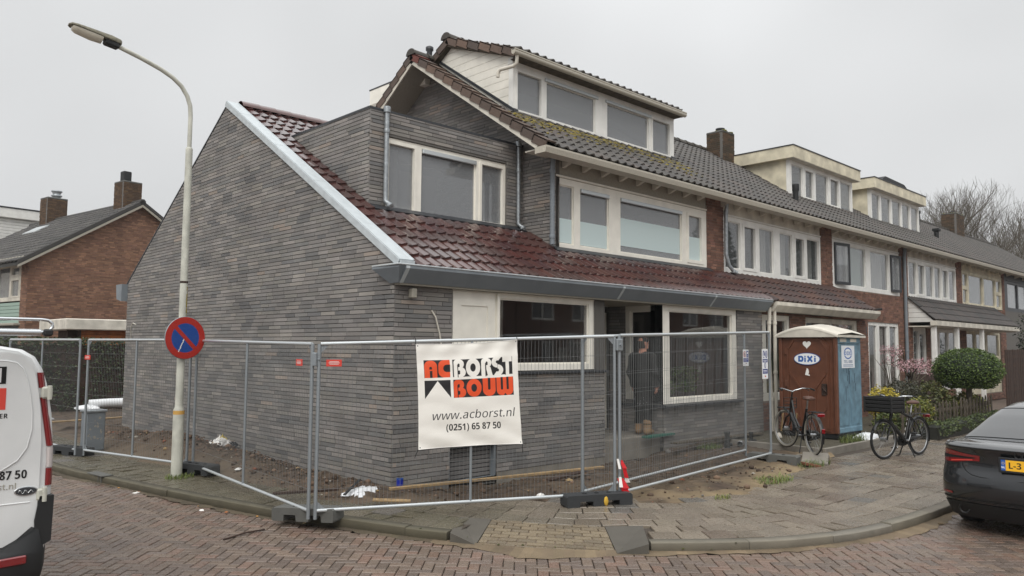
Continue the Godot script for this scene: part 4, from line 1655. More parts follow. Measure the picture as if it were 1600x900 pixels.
func ridge_tiles(par: Node3D, x0: float, x1: float, y: float, z: float, step := .40) -> void:
	var k := 0
	while x0 + k * step < x1 - .05:
		var g := Geo.new()
		var dk := R.randf_range(.85, 1.1)
		g.col = lin(78 * dk, 72 * dk, 64 * dk)
		var rings := []
		for e in [[0.0, .135], [.06, .14], [.07, .128], [1.0, .122]]:
			var rr := PackedVector3Array()
			for q in 9:
				var a := PI * q / 8.0
				rr.append(Vector3(x0 + (k + e[0]) * step, y - .03 + sin(a) * e[1], z + cos(a) * e[1] * 1.1))
			rings.append(rr)
		rings.reverse()
		g.loft(rings, false, k == 0, k == 0)
		obj("ridge_tile", g, M.grey_tile, par)
		k += 1

# front slope of the terrace roof between x0 and x1: deck, tiles, gutter, brackets
func roof_front(h: Node3D, x0: float, x1: float, first := false) -> void:
	var deck := Geo.new()
	deck.prism(PackedVector2Array([Vector2(-.60, main_y(-.60) - .04), Vector2(ZR, main_y(ZR) - .04), Vector2(ZR, main_y(ZR) - .16), Vector2(-.60, main_y(-.60) - .16)]), Vector3(x0 + .04, 0, 0), Vector3.BACK, Vector3.UP, Vector3(x1 - x0 - .04, 0, 0))
	obj("roof_deck", deck, M.black_gap, h)
	var roof := Node3D.new()
	roof.name = "tiled_roof"
	h.add_child(roof, true)
	var s := Vector3(0, MSL, -1).normalized()
	var w := .228
	var cols := int((x1 - x0 - (.2 if first else 0.0)) / w)
	w = (x1 - x0 - (.2 if first else 0.0)) / cols
	var keep := func(_x: float, q: float) -> bool:
		var z := -.36 - q * .829
		if first:
			return z > -1.95 and true or _x < .48 and false or _x > 5.95
		return true
	tile_roof(roof, Vector3(x0 + (.2 if first else 0.0), main_y(-.38) - .01, -.38), Vector3.RIGHT, s, w, .335, cols, 14, TONE_GREY, M.grey_tile, .045, 300 if x0 < 12 else 0, keep, 1)
	if not first:
		ridge_tiles(roof, x0, x1, main_y(ZR) + .02, ZR)
	var g := Geo.new()
	g.prism(PackedVector2Array([Vector2(-.62, 5.355), Vector2(-.37, 5.355), Vector2(-.345, 5.44), Vector2(-.345, 5.47), Vector2(-.62, 5.47)]), Vector3(x0 - (.06 if first else 0.0), 0, 0), Vector3.BACK, Vector3.UP, Vector3(x1 - x0 + (.06 if first else -.006), 0, 0))
	obj("eaves_gutter", g, M.gutter_paint, h)
	var st := Geo.new()
	st.span(Vector3(x0 + .1, 5.475, ZF - .1), Vector3(x1, 5.50, -.621))
	obj("eaves_soffit", st, M.weathered_white, h)
	var n := 9
	for k in n:
		var x := (4.35 if first else x0 + .35) + k * (x1 - (4.35 if first else x0 + .35) - .1) / n
		var bg := Geo.new()
		bg.prism(PackedVector2Array([Vector2(ZF + .01, 5.33), Vector2(ZF + .06, 5.34), Vector2(-.66, 5.42), Vector2(-.64, 5.474), Vector2(ZF + .01, 5.474)]), Vector3(x, 0, 0), Vector3.BACK, Vector3.UP, Vector3(.07, 0, 0))
		obj("eaves_bracket", bg, M.weathered_white, h)

func upper_front(h: Node3D, x0: float, x1: float, panes: Array, fm: Material, band: Material, opt := {}, top := 5.14) -> void:
	var g := Geo.new()
	g.span(Vector3(x0, top + .002, ZF - .1), Vector3(x1, 5.474, ZF - .012))
	obj("band_board", g, band, h)
	var bd := Geo.new()
	bd.cbox(Vector3((x0 + x1) * .5, top + .03, ZF - .0), Vector3(x1 - x0, .035, .05), .005)
	obj("band_trim", bd, fm, h)
	window_unit(h, "upper_window", Vector3(0, 0, ZF), Vector3.RIGHT, Vector3.BACK, x0, 3.80, x1, top, panes, fm, opt)

func big_dormer(h: Node3D) -> void:
	var z := -1.90
	var xa := X1
	var xb := 9.42
	# windows
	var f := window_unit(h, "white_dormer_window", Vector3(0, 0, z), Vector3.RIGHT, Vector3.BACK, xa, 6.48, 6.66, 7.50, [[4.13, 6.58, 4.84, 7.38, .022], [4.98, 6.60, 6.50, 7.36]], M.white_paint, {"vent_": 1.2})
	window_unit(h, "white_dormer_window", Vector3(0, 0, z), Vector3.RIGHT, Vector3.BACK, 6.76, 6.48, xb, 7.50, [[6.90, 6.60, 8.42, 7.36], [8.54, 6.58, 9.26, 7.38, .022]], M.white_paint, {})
	var rails := Geo.new()
	for e in [[4.92, 6.58], [6.84, 8.5]]:
		rails.cbox(Vector3((e[0] + e[1]) * .5, 7.385, z + .01), Vector3(e[1] - e[0], .07, .04), .008)
	obj("vent_strip", rails, M.galvanised_bright, h)
	var mp := Geo.new()
	mp.span(Vector3(6.66, 6.47, z - .1), Vector3(6.76, 7.5, z - .004))
	mp.span(Vector3(xa - .03, 6.44, z - .1), Vector3(xb + .04, 6.48, z + .03))
	mp.span(Vector3(xa - .02, 7.5, z - .14), Vector3(xb + .02, 7.62, z + .002))
	obj("dormer_framing", mp, M.white_paint, h)
	# cheeks of white boards
	for sd in [[xa, -1.0], [xb - .08, 1.0]]:
		var x: float = sd[0]
		var cheek := Node3D.new()
		cheek.name = "dormer_cheek"
		h.add_child(cheek, true)
		var y0 := 6.40
		var k := 0
		while y0 + k * .165 < 8.5:
			var ya := y0 + k * .165
			var yb := ya + .158
			# clip a board to the cheek outline: main roof below, dormer roof above
			var board := PackedVector2Array([Vector2(-4.3, ya), Vector2(z - .002, ya), Vector2(z - .002, yb), Vector2(-4.3, yb)])
			var outline := PackedVector2Array([Vector2(z - .002, main_y(z) - .02), Vector2(z - .002, 7.64), Vector2(-3.75, 8.42), Vector2(-4.28, main_y(-4.28))])
			for q in Geometry2D.intersect_polygons(board, outline):
				var g := Geo.new()
				g.prism(q, Vector3(x + (.0 if sd[1] < 0 else .05), 0, 0), Vector3.BACK, Vector3.UP, Vector3(.03, 0, 0))
				obj("plank", g, M.cream, cheek)
			k += 1
		var bk := Geo.new()
		bk.prism(PackedVector2Array([Vector2(z - .01, main_y(z) - .05), Vector2(z - .01, 7.63), Vector2(-3.75, 8.40), Vector2(-4.26, main_y(-4.26) - .05)]), Vector3(x + (.032 if sd[1] < 0 else 0.0), 0, 0), Vector3.BACK, Vector3.UP, Vector3(.046, 0, 0))
		obj("cheek_back", bk, M.wood_grey, cheek)
		var cp := Geo.new()
		cp.span(Vector3(x - (.012 if sd[1] < 0 else 0.0), 6.42, z - .12), Vector3(x + .08 + (.0 if sd[1] < 0 else .012), 7.63, z - .002))
		obj("corner_trim", cp, M.white_paint, cheek)
		var fl := Geo.new()
		fl.hexa(Vector3(x + .03, main_y(-3.0) + .075, -3.0), Vector3(.06, 0, 0), Vector3(0, .03, 0), Vector3(0, MSL, -1) * 1.15)
		obj("lead_flashing", fl, M.slate, cheek)
	# its own shallow tiled roof, gutter, verge
	var ds := Vector3(0, .37, -1).normalized()
	var deck := Geo.new()
	var A := Vector3(0, 7.66, z + .2)
	deck.prism(PackedVector2Array([Vector2(z + .2, 7.64), Vector2(-3.8, 8.44), Vector2(-3.8, 8.32), Vector2(z + .2, 7.54)]), Vector3(xa - .12, 0, 0), Vector3.BACK, Vector3.UP, Vector3(xb - xa + .2, 0, 0))
	deck.prism(PackedVector2Array([Vector2(-3.8, 8.44), Vector2(-5.4, 7.5), Vector2(-5.4, 7.38), Vector2(-3.8, 8.32)]), Vector3(xa - .12, 0, 0), Vector3.BACK, Vector3.UP, Vector3(xb - xa + .2, 0, 0))
	obj("dormer_roof_deck", deck, M.wood_grey, h)
	var roof := Node3D.new()
	roof.name = "dormer_tiles"
	h.add_child(roof, true)
	tile_roof(roof, Vector3(xa - .1, 7.66, z + .24), Vector3.RIGHT, ds, .228, .335, 24, 7, TONE_GREY, M.grey_tile, .045, 60, func(_a, _b): return true, 1)
	verge_tiles(roof, Vector3(xa - .13, 7.66, z + .18), Vector3(xa - .13, 8.46, -3.8), 6, false)
	verge_tiles(roof, Vector3(xa - .13, 7.5, -5.3), Vector3(xa - .13, 8.46, -3.8), 5, false)
	ridge_tiles(roof, xa - .16, xb + .06, 8.52, -3.82)
	var gt := Geo.new()
	gt.tube([Vector3(xa - .30, 7.57, z + .30), Vector3(xb + .04, 7.57, z + .30)], .055, 10)
	gt.cbox(Vector3((xa + xb) * .5 - .13, 7.61, z + .30), Vector3(xb - xa + .34, .03, .12), .006)
	obj("dormer_gutter", gt, M.gutter_paint, h)
	var sf := Geo.new()
	sf.span(Vector3(xa - .08, 7.535, z + .0), Vector3(xb + .03, 7.55, z + .25))
	obj("dormer_soffit", sf, M.wood_grey, h)
	var pp := Geo.new()
	pp.tube([Vector3(xa - .18, 7.54, z + .28), Vector3(xa - .18, 7.38, z + .27), Vector3(xa - .20, 7.33, z + .2), Vector3(xa - .30, 7.3, z - .06), Vector3(xa - .32, 7.24, z - .1), Vector3(xa - .32, 7.16, z - .1)], .035, 10)
	obj("dormer_drain", pp, M.weathered_white, h)

# ---------------------------------------------------------------- the terrace beyond the corner house
func plain_wall(h: Node3D, called: String, lo: Vector3, hi: Vector3, m: Material) -> void:
	var g := Geo.new()
	g.span(lo, hi)
	obj(called, g, m, h)

func chimney(h: Node3D, x: float, z: float, w: float, d: float, y0: float, y1: float, near := 40) -> void:
	var c := Node3D.new()
	c.name = "chimney"
	h.add_child(c, true)
	var cols := [[96, 78, 60], [84, 70, 54], [104, 82, 62], [78, 68, 50]]
	var s := {"cols": cols, "mat": "red_brick", "L": .21, "near": near, "mortar": "mortar_dark", "h": .0625}
	brick_wall(c, "chimney_face", Vector3(x, y0, z), Vector3.RIGHT, Vector3.BACK, rect(0, 0, w, y1 - y0), [], .1, s)
	brick_wall(c, "chimney_face", Vector3(x, y0, z - d), Vector3.BACK, Vector3.LEFT, rect(0, 0, d - .1, y1 - y0), [], .1, s)
	var g := Geo.new()
	g.span(Vector3(x + .1, y0, z - d), Vector3(x + w, y1, z - .1))
	obj("chimney_core", g, M.mortar_dark, c)
	var t := Geo.new()
	t.cbox(Vector3(x + w * .5, y1 + .03, z - d * .5), Vector3(w + .03, .07, d + .03), .02)
	obj("chimney_top", t, M.concrete_block, c)
	var mg := Geo.new()
	for k in 60:
		var dk := R.randf_range(.7, 1.2)
		mg.col = lin(98 * dk, 96 * dk, 54 * dk)
		var sz := R.randf_range(.02, .06)
		mg.ball(Vector3(x + R.randf() * w, y1 + .065, z - R.randf() * d), Vector3(sz, sz * .6, sz), 6)
	stuff(obj("moss", mg, M.moss, c))
	var pt := Geo.new()
	pt.lathe([Vector2(.12, 0), Vector2(.12, .10), Vector2(.14, .11), Vector2(.14, .15), Vector2(.02, .17)], Vector3(x + w * .5, y1 + .06, z - d * .5), Basis(), 12)
	obj("chimney_pot", pt, M.black_plastic, c)

func flat_dormer(h: Node3D, x0: float, x1: float, panes: Array, wall: Material) -> void:
	var z := -1.95
	window_unit(h, "dormer_window", Vector3(0, 0, z), Vector3.RIGHT, Vector3.BACK, x0, 6.46, x1, 7.62, panes, M.white_paint, {"pane": "old_pane"})
	for sd in [[x0, .05], [x1 - .05, .05]]:
		var g := Geo.new()
		g.prism(PackedVector2Array([Vector2(z - .115, main_y(z) - .05), Vector2(z - .115, 7.62), Vector2(-.48 - (7.62 - 5.50) / MSL, 7.62)]), Vector3(sd[0], 0, 0), Vector3.BACK, Vector3.UP, Vector3(sd[1], 0, 0))
		obj("dormer_cheek", g, wall, h)
	var f := Geo.new()
	f.span(Vector3(x0 - .20, 7.62, -4.6), Vector3(x1 + .16, 7.97, z + .22))
	obj("dormer_fascia", f, wall, h)
	var e := Geo.new()
	e.span(Vector3(x0 - .22, 7.971, -4.62), Vector3(x1 + .18, 8.0, z + .24))
	obj("dormer_edge", e, M.slate, h)
	var s := Geo.new()
	s.span(Vector3(x0 - .18, 7.605, z - .0), Vector3(x1 + .14, 7.619, z + .21))
	obj("dormer_soffit", s, M.weathered_white, h)
	var inn := Geo.new()
	inn.span(Vector3(x0 + .06, 6.4, -4.0), Vector3(x1 - .06, 7.6, -3.9))
	obj("inner_wall", inn, M.inside_wall, h)

func inside_of(h: Node3D, x0: float, x1: float) -> void:
	var g := Geo.new()
	g.span(Vector3(x0 + .1, 2.95, -7.4), Vector3(x1 - .1, 3.02, ZF - .15))
	g.span(Vector3(x0 + .1, 5.36, -7.4), Vector3(x1 - .1, 5.40, ZF - .15))
	g.span(Vector3(x0 + .1, .1, -4.6), Vector3(x1 - .1, 5.36, -4.5))
	g.span(Vector3(x1 - .1, .1, -7.4), Vector3(x1 - .02, 5.40, ZF - .15))
	obj("inner_wall", g, M.inside_wall, h)
	var b := Geo.new()
	b.span(Vector3(x0, 0, -7.7), Vector3(x1, 5.6, -7.5))
	b.prism(PackedVector2Array([Vector2(ZR, main_y(ZR) - .02), Vector2(-7.9, 5.6), Vector2(-7.9, 5.48), Vector2(ZR, main_y(ZR) - .14)]), Vector3(x0, 0, 0), Vector3.BACK, Vector3.UP, Vector3(x1 - x0, 0, 0))
	obj("rear_wall", b, M.mortar_dark, h)

func terrace() -> void:
	var P := [9.50, 15.44, 21.30, 27.06, 33.30, 39.2, 46.0]
	var red := {"cols": REDS, "mat": "red_brick", "mortar": "mortar_pale", "L": .22, "near": 90}
	# ---------------- second house: white windows over a brown lean-to
	var h := thing("terrace_house", "red brick terrace house with six white upper windows, beside the grey corner house", "house", Vector3.ZERO, 0, "terrace houses")
	brick_wall(h, "front_wall", Vector3(9.24, 3.4, ZF), Vector3.RIGHT, Vector3.BACK, rect(0, 0, 6.2, 2.08), [hole(.72, .40, 5.84, 2.08)], .2, red)
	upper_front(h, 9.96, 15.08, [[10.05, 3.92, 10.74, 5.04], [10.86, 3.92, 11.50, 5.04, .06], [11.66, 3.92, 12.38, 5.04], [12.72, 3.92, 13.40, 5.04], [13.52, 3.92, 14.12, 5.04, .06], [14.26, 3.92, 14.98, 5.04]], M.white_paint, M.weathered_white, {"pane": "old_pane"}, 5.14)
	var ct := Geo.new()
	for e in [[10.06, .34], [12.0, .36], [13.1, .3], [14.6, .36]]:
		for k in 7:
			ct.tube([Vector3(e[0] + k * e[1] / 7.0, 3.95, ZF - .22 - .02 * (k % 2)), Vector3(e[0] + k * e[1] / 7.0, 5.1, ZF - .22 - .02 * (k % 2))], .03, 6)
	obj("curtain", ct, M.curtain, h)
	roof_front(h, 9.5, 15.44)
	inside_of(h, 9.5, 15.44)
	chimney(h, 14.62, -3.66, .66, .56, 7.4, 8.62)
	var vp := Geo.new()
	vp.lathe([Vector2(.075, 0), Vector2(.075, .34), Vector2(.095, .35), Vector2(.1, .52), Vector2(.085, .54), Vector2(.0, .54)], Vector3(14.45, main_y(-1.3) - .02, -1.3), Basis(), 14)
	obj("flue_pipe", vp, M.black_plastic, h)
	downpipe(h, "downpipe", [Vector3(9.93, 5.42, ZF + .14), Vector3(9.93, 5.2, ZF + .10), Vector3(9.93, 4.2, ZF + .09), Vector3(10.0, 3.95, ZF + .12), Vector3(10.14, 3.82, ZF + .16), Vector3(10.2, 3.78, ZF + .22)], .045, M.zinc_pipe)
	# lean-to with white fascia
	var s := Vector3(0, SL, -1).normalized()
	var lt := Node3D.new()
	lt.name = "lean_to_roof"
	h.add_child(lt, true)
	var brownish := [[84, 58, 50], [74, 54, 50], [92, 62, 52], [70, 54, 50], [80, 60, 54]]
	tile_roof(lt, Vector3(9.99, roof_y(.27) - .02, .27), Vector3.RIGHT, s, .2391, .325, 24, 4, brownish, M.grey_tile, .042, 100, func(x, q): return true if x < 4.9 else q > (x - 4.9) * .0)
	plain_wall(h, "lean_to_deck", Vector3(9.98, 3.0, -.9), Vector3(15.8, 3.02, .2), M.black_gap)
	var dk := Geo.new()
	dk.prism(PackedVector2Array([Vector2(.22, roof_y(.22) - .15), Vector2(ZF, roof_y(ZF) - .15), Vector2(ZF, roof_y(ZF) - .05), Vector2(.22, roof_y(.22) - .05)]), Vector3(9.985, 0, 0), Vector3.BACK, Vector3.UP, Vector3(5.8, 0, 0))
	obj("lean_to_boards", dk, M.wood_grey, h)
	var fa := Geo.new()
	fa.prism(PackedVector2Array([Vector2(.06, 2.86), Vector2(.2, 2.86), Vector2(.32, 3.0), Vector2(.32, 3.08), Vector2(.06, 3.08)]), Vector3(10.12, 0, 0), Vector3.BACK, Vector3.UP, Vector3(5.86, 0, 0))
	obj("lean_to_fascia", fa, M.weathered_white, h)
	# ground floor
	brick_wall(h, "ground_wall", Vector3(9.98, 0, -.08), Vector3.RIGHT, Vector3.BACK, rect(0, 0, 5.95, 2.86), [hole(.16, .85, 1.5, 2.8), hole(2.3, .85, 5.4, 2.8)], .25, {"cols": REDS, "mat": "red_brick", "mortar": "mortar_pale", "L": .22, "near": 110})
	window_unit(h, "lower_window", Vector3(0, 0, -.1), Vector3.RIGHT, Vector3.BACK, 10.14, .85, 11.48, 2.80, [[10.36, 1.0, 11.36, 2.70]], M.cream, {"pane": "clear_pane"})
	window_unit(h, "lower_window", Vector3(0, 0, -.1), Vector3.RIGHT, Vector3.BACK, 12.28, .85, 15.38, 2.80, [[12.38, 1.0, 13.7, 2.70], [13.8, 1.0, 15.2, 2.70]], M.weathered_white, {"pane": "clear_pane"})
	downpipe(h, "drain_pipe", [Vector3(10.06, 2.95, .16), Vector3(10.06, 2.6, .14), Vector3(10.08, 1.8, .12), Vector3(10.16, .9, .12), Vector3(10.18, .2, .12)], .04, M.weathered_white)
	downpipe(h, "drain_pipe", [Vector3(10.24, 2.95, .18), Vector3(10.24, 2.6, .18), Vector3(10.24, 1.5, .18), Vector3(10.24, .2, .18)], .04, M.weathered_white)
	# ---------------- third house: flush brick, casements standing open
	h = thing("terrace_house", "red brick terrace house with dark open casements above a white garden door", "house", Vector3.ZERO, 0, "terrace houses")
	brick_wall(h, "front_wall", Vector3(15.44, 0, ZF), Vector3.RIGHT, Vector3.BACK, rect(0, 0, 5.86, 5.48), [hole(.38, 3.80, 5.48, 5.48), hole(2.78, .25, 5.30, 2.9)], .22, {"cols": REDS, "mat": "red_brick", "mortar": "mortar_pale", "L": .22, "near": 260, "h": .064})
	upper_front(h, 15.82, 20.92, [[15.95, 3.92, 16.72, 5.1], [16.80, 3.92, 18.18, 5.1], [18.56, 3.92, 20.0, 5.1], [20.16, 3.92, 20.78, 5.1]], M.white_paint, M.weathered_white, {"pane": "old_pane"}, 5.2)
	var gr := Geo.new()
	gr.span(Vector3(16.82, 3.94, ZF - .16), Vector3(18.16, 5.1, ZF - .15))
	obj("blind", gr, M.net_green, h)
	gr = Geo.new()
	for k in 20:
		gr.tube([Vector3(18.6 + k * .07, 3.95, ZF - .2 - .03 * (k % 2)), Vector3(18.6 + k * .07, 5.1, ZF - .2 - .03 * (k % 2))], .035, 6)
	obj("curtain", gr, M.curtain, h)
	for e in [[15.96, .76, 1], [20.16, .62, 1]]:
		var cg := Geo.new()
		slab(cg, Vector3(e[0], 0, ZF + .03), Vector3(cos(.16), 0, sin(.16)), Vector3.UP, Vector3(-sin(.16), 0, cos(.16)), rect(0, 3.90, e[1], 5.11), [hole(.07, 3.98, e[1] - .07, 5.03)], .05)
		var cs := obj("open_casement", cg, M.slate, h)
		var cp := Geo.new()
		cp.box(Vector3(e[0] + e[1] * .5 * cos(.16), 4.5, ZF + .01 + e[1] * .5 * sin(.16)), Vector3(e[1] - .13, 1.06, .012), Basis(Vector3.UP, -.16))
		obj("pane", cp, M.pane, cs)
	window_unit(h, "garden_door", Vector3(0, 0, ZF - .02), Vector3.RIGHT, Vector3.BACK, 18.22, .25, 20.74, 2.9, [[18.34, .5, 18.96, 2.78], [19.16, .5, 19.86, 2.78], [20.02, .5, 20.62, 2.78]], M.white_paint, {"pane": "clear_pane"})
	roof_front(h, 15.44, 21.30)
	inside_of(h, 15.44, 21.30)
	flat_dormer(h, 15.44, 19.86, [[15.56, 6.58, 16.26, 7.5], [16.38, 6.58, 17.0, 7.5, .05], [17.14, 6.58, 18.0, 7.5], [18.12, 6.58, 18.82, 7.5, .05], [18.94, 6.58, 19.74, 7.5]], M.weathered_cream)
	downpipe(h, "downpipe", [Vector3(21.2, 5.42, ZF + .12), Vector3(21.2, 5.1, ZF + .08), Vector3(21.2, 2.0, ZF + .08), Vector3(21.2, .2, ZF + .08)], .055, M.fascia_grey)
	var wl := Geo.new()
	wl.cbox(Vector3(17.9, 3.28, ZF + .03), Vector3(.09, .3, .05), .01)
	wl.cbox(Vector3(18.02, 3.2, ZF + .2), Vector3(.06, .06, .34), .01)
	wl.tube([Vector3(17.9, 3.2, ZF + .05), Vector3(18.3, 3.26, ZF + .4)], .03, 6)
	obj("wall_light", wl, M.black_plastic, h)
	var nb := Geo.new()
	nb.cbox(Vector3(18.0, 2.62, ZF + .02), Vector3(.16, .22, .02), .006)
	obj("number_plate", nb, M.slate, h)
	# ---------------- fourth house: porch roof, white boards
	h = thing("terrace_house", "terrace house with a tiled porch roof and white boarded gable end", "house", Vector3.ZERO, 0, "terrace houses")
	brick_wall(h, "front_wall", Vector3(21.30, 0, ZF), Vector3.RIGHT, Vector3.BACK, rect(0, 0, 5.76, 5.48), [hole(.38, 3.80, 5.44, 5.48), hole(.7, .3, 2.0, 2.8), hole(2.4, .6, 5.4, 2.8)], .22, {"cols": REDS, "mat": "red_brick", "mortar": "mortar_pale", "L": .22, "near": 20, "h": .066})
	upper_front(h, 21.70, 26.74, [[21.8, 3.92, 22.5, 5.04], [22.62, 3.92, 23.3, 5.04, .06], [23.46, 3.92, 24.2, 5.04], [24.36, 3.92, 25.0, 5.04], [25.14, 3.92, 25.8, 5.04, .06], [25.94, 3.92, 26.64, 5.04]], M.white_paint, M.weathered_white, {"pane": "old_pane"}, 5.14)
	var c4 := Geo.new()
	for e in [[22.66, .5], [25.2, .5], [26.0, .55]]:
		c4.span(Vector3(e[0], 3.94, ZF - .2), Vector3(e[0] + e[1], 4.6, ZF - .19))
	obj("curtain", c4, M.curtain, h)
	roof_front(h, 21.30, 27.06)
	inside_of(h, 21.30, 27.06)
	flat_dormer(h, 21.40, 26.10, [[21.5, 6.58, 22.2, 7.5], [22.34, 6.58, 23.2, 7.5], [23.36, 6.58, 24.2, 7.5], [24.34, 6.58, 25.1, 7.5], [25.24, 6.58, 26.0, 7.5]], M.weathered_cream)
	var sk := Geo.new()
	sk.prism(PackedVector2Array([Vector2(22.0, 8.0), Vector2(24.6, 8.0), Vector2(24.2, 8.16), Vector2(22.4, 8.2)]), Vector3(0, 0, -3.4), Vector3.RIGHT, Vector3.UP, Vector3(0, 0, 1.6))
	obj("roof_light", sk, M.black_plastic, h)
	chimney(h, 26.4, -4.0, .7, .6, 7.6, 8.75, 0)
	var ps := Vector3(0, .74, -.83).normalized()
	var pt := Node3D.new()
	pt.name = "porch_roof"
	h.add_child(pt, true)
	tile_roof(pt, Vector3(21.55, 3.02, -.06), Vector3.RIGHT, ps, .24, .33, 42, 4, [[76, 70, 68], [68, 64, 63], [84, 76, 72]], M.grey_tile, .04, 0, func(_a, _b): return true)
	var sd := Geo.new()
	for k in 5:
		var y := 2.96 + k * .16
		var zz := -.1 - k * .16 * .99
		sd.prism(PackedVector2Array([Vector2(ZF + .005, y), Vector2(zz, y), Vector2(zz - .145, y + .15), Vector2(ZF + .005, y + .15)]), Vector3(21.62, 0, 0), Vector3.BACK, Vector3.UP, Vector3(.03, 0, 0))
	obj("boarded_end", sd, M.white_paint, h)
	var pg := Geo.new()
	pg.span(Vector3(21.5, 2.84, -.2), Vector3(31.6, 3.0, .0))
	pg.span(Vector3(21.6, 2.8, ZF), Vector3(31.6, 2.84, -.1))
	obj("porch_gutter", pg, M.weathered_white, h)
	pg = Geo.new()
	pg.prism(PackedVector2Array([Vector2(-.1, 2.98), Vector2(ZF, 3.72), Vector2(ZF, 3.62), Vector2(-.1, 2.86)]), Vector3(21.66, 0, 0), Vector3.BACK, Vector3.UP, Vector3(9.9, 0, 0))
	obj("porch_boards", pg, M.wood_grey, h)
	for x in [21.7, 24.0, 26.9]:
		var cg := Geo.new()
		cg.cbox(Vector3(x, 1.5, -.16), Vector3(.16, 2.7, .14), .01)
		obj("porch_column", cg, M.white_paint, h)
	window_unit(h, "porch_window", Vector3(0, 0, ZF - .02), Vector3.RIGHT, Vector3.BACK, 23.7, .6, 26.7, 2.8, [[23.82, .75, 24.6, 2.7], [24.74, .75, 25.6, 2.7], [25.74, .75, 26.58, 2.7]], M.white_paint, {"pane": "clear_pane"})
	window_unit(h, "porch_door", Vector3(0, 0, ZF - .02), Vector3.RIGHT, Vector3.BACK, 22.0, .3, 23.3, 2.8, [[22.12, .5, 22.6, 2.7], [22.72, 1.2, 23.2, 2.6]], M.white_paint, {"pane": "clear_pane"})
	# ---------------- fifth house: cream windows
	h = thing("terrace_house", "terrace house with pale yellow window frames of large and small panes", "house", Vector3.ZERO, 0, "terrace houses")
	brick_wall(h, "front_wall", Vector3(27.06, 0, ZF), Vector3.RIGHT, Vector3.BACK, rect(0, 0, 6.24, 5.48), [hole(.36, 3.76, 5.84, 5.48), hole(.7, .3, 5.4, 2.8)], .22, {"cols": REDS, "mat": "red_brick", "mortar": "mortar_pale", "L": .22, "near": 0, "h": .066})
	upper_front(h, 27.42, 32.90, [[27.54, 4.55, 28.1, 5.04], [27.54, 3.9, 28.1, 4.42], [28.3, 3.9, 30.1, 5.04], [30.3, 3.9, 31.9, 5.04], [32.08, 4.55, 32.74, 5.04], [32.08, 3.9, 32.74, 4.42]], M.weathered_cream, M.weathered_cream, {"pane": "old_pane"}, 5.14)
	roof_front(h, 27.06, 33.30)
	inside_of(h, 27.06, 33.30)
	window_unit(h, "porch_window", Vector3(0, 0, ZF - .02), Vector3.RIGHT, Vector3.BACK, 27.7, .3, 32.4, 2.8, [[27.82, 1.4, 28.9, 2.7], [29.1, .5, 30.3, 2.7], [30.6, 1.8, 32.2, 2.7], [30.6, .6, 32.2, 1.6]], M.weathered_cream, {"pane": "clear_pane"})
	var fp := Geo.new()
	fp.tube([Vector3(30.2, main_y(-3.4) - .05, -3.4), Vector3(30.2, main_y(-3.4) + .5, -3.4)], .13, 10)
	fp.lathe([Vector2(.17, 0), Vector2(.17, .12), Vector2(.1, .14), Vector2(.1, .3), Vector2(.14, .32), Vector2(.02, .42)], Vector3(30.2, main_y(-3.4) + .5, -3.4), Basis(), 12)
	obj("flue_pipe", fp, M.black_plastic, h)
	fp = Geo.new()
	fp.tube([Vector3(28.2, main_y(-2.0) - .05, -2.0), Vector3(28.2, main_y(-2.0) + .3, -2.0)], .09, 10)
	fp.cbox(Vector3(28.2, main_y(-2.0) + .36, -2.0), Vector3(.26, .12, .26), .02)
	obj("flue_pipe", fp, M.black_plastic, h)
	# ---------------- sixth house: dark painted front
	h = thing("terrace_house", "dark painted terrace house at the far right end of the row", "house", Vector3.ZERO, 0, "terrace houses")
	plain_wall(h, "front_wall", Vector3(33.30, 0, ZF - .2), Vector3(46.0, 3.8, ZF), M.mortar_dark)
	upper_front(h, 33.62, 39.0, [[33.8, 3.95, 35.4, 5.04], [35.6, 3.95, 37.0, 5.04], [37.2, 3.95, 38.8, 5.04]], M.slate, M.slate, {}, 5.14)
	plain_wall(h, "side_wall", Vector3(39.0, 3.8, ZF - .2), Vector3(46.0, 5.48, ZF), M.slate)
	plain_wall(h, "side_pier", Vector3(33.30, 3.8, ZF - .2), Vector3(33.62, 5.48, ZF), M.slate)
	roof_front(h, 33.30, 46.0)
	inside_of(h, 33.30, 46.0)
	chimney(h, 37.4, -3.9, 1.2, .7, 7.6, 9.0, 0)
	# ---------------- the row across the street, seen only in the panes
	across()

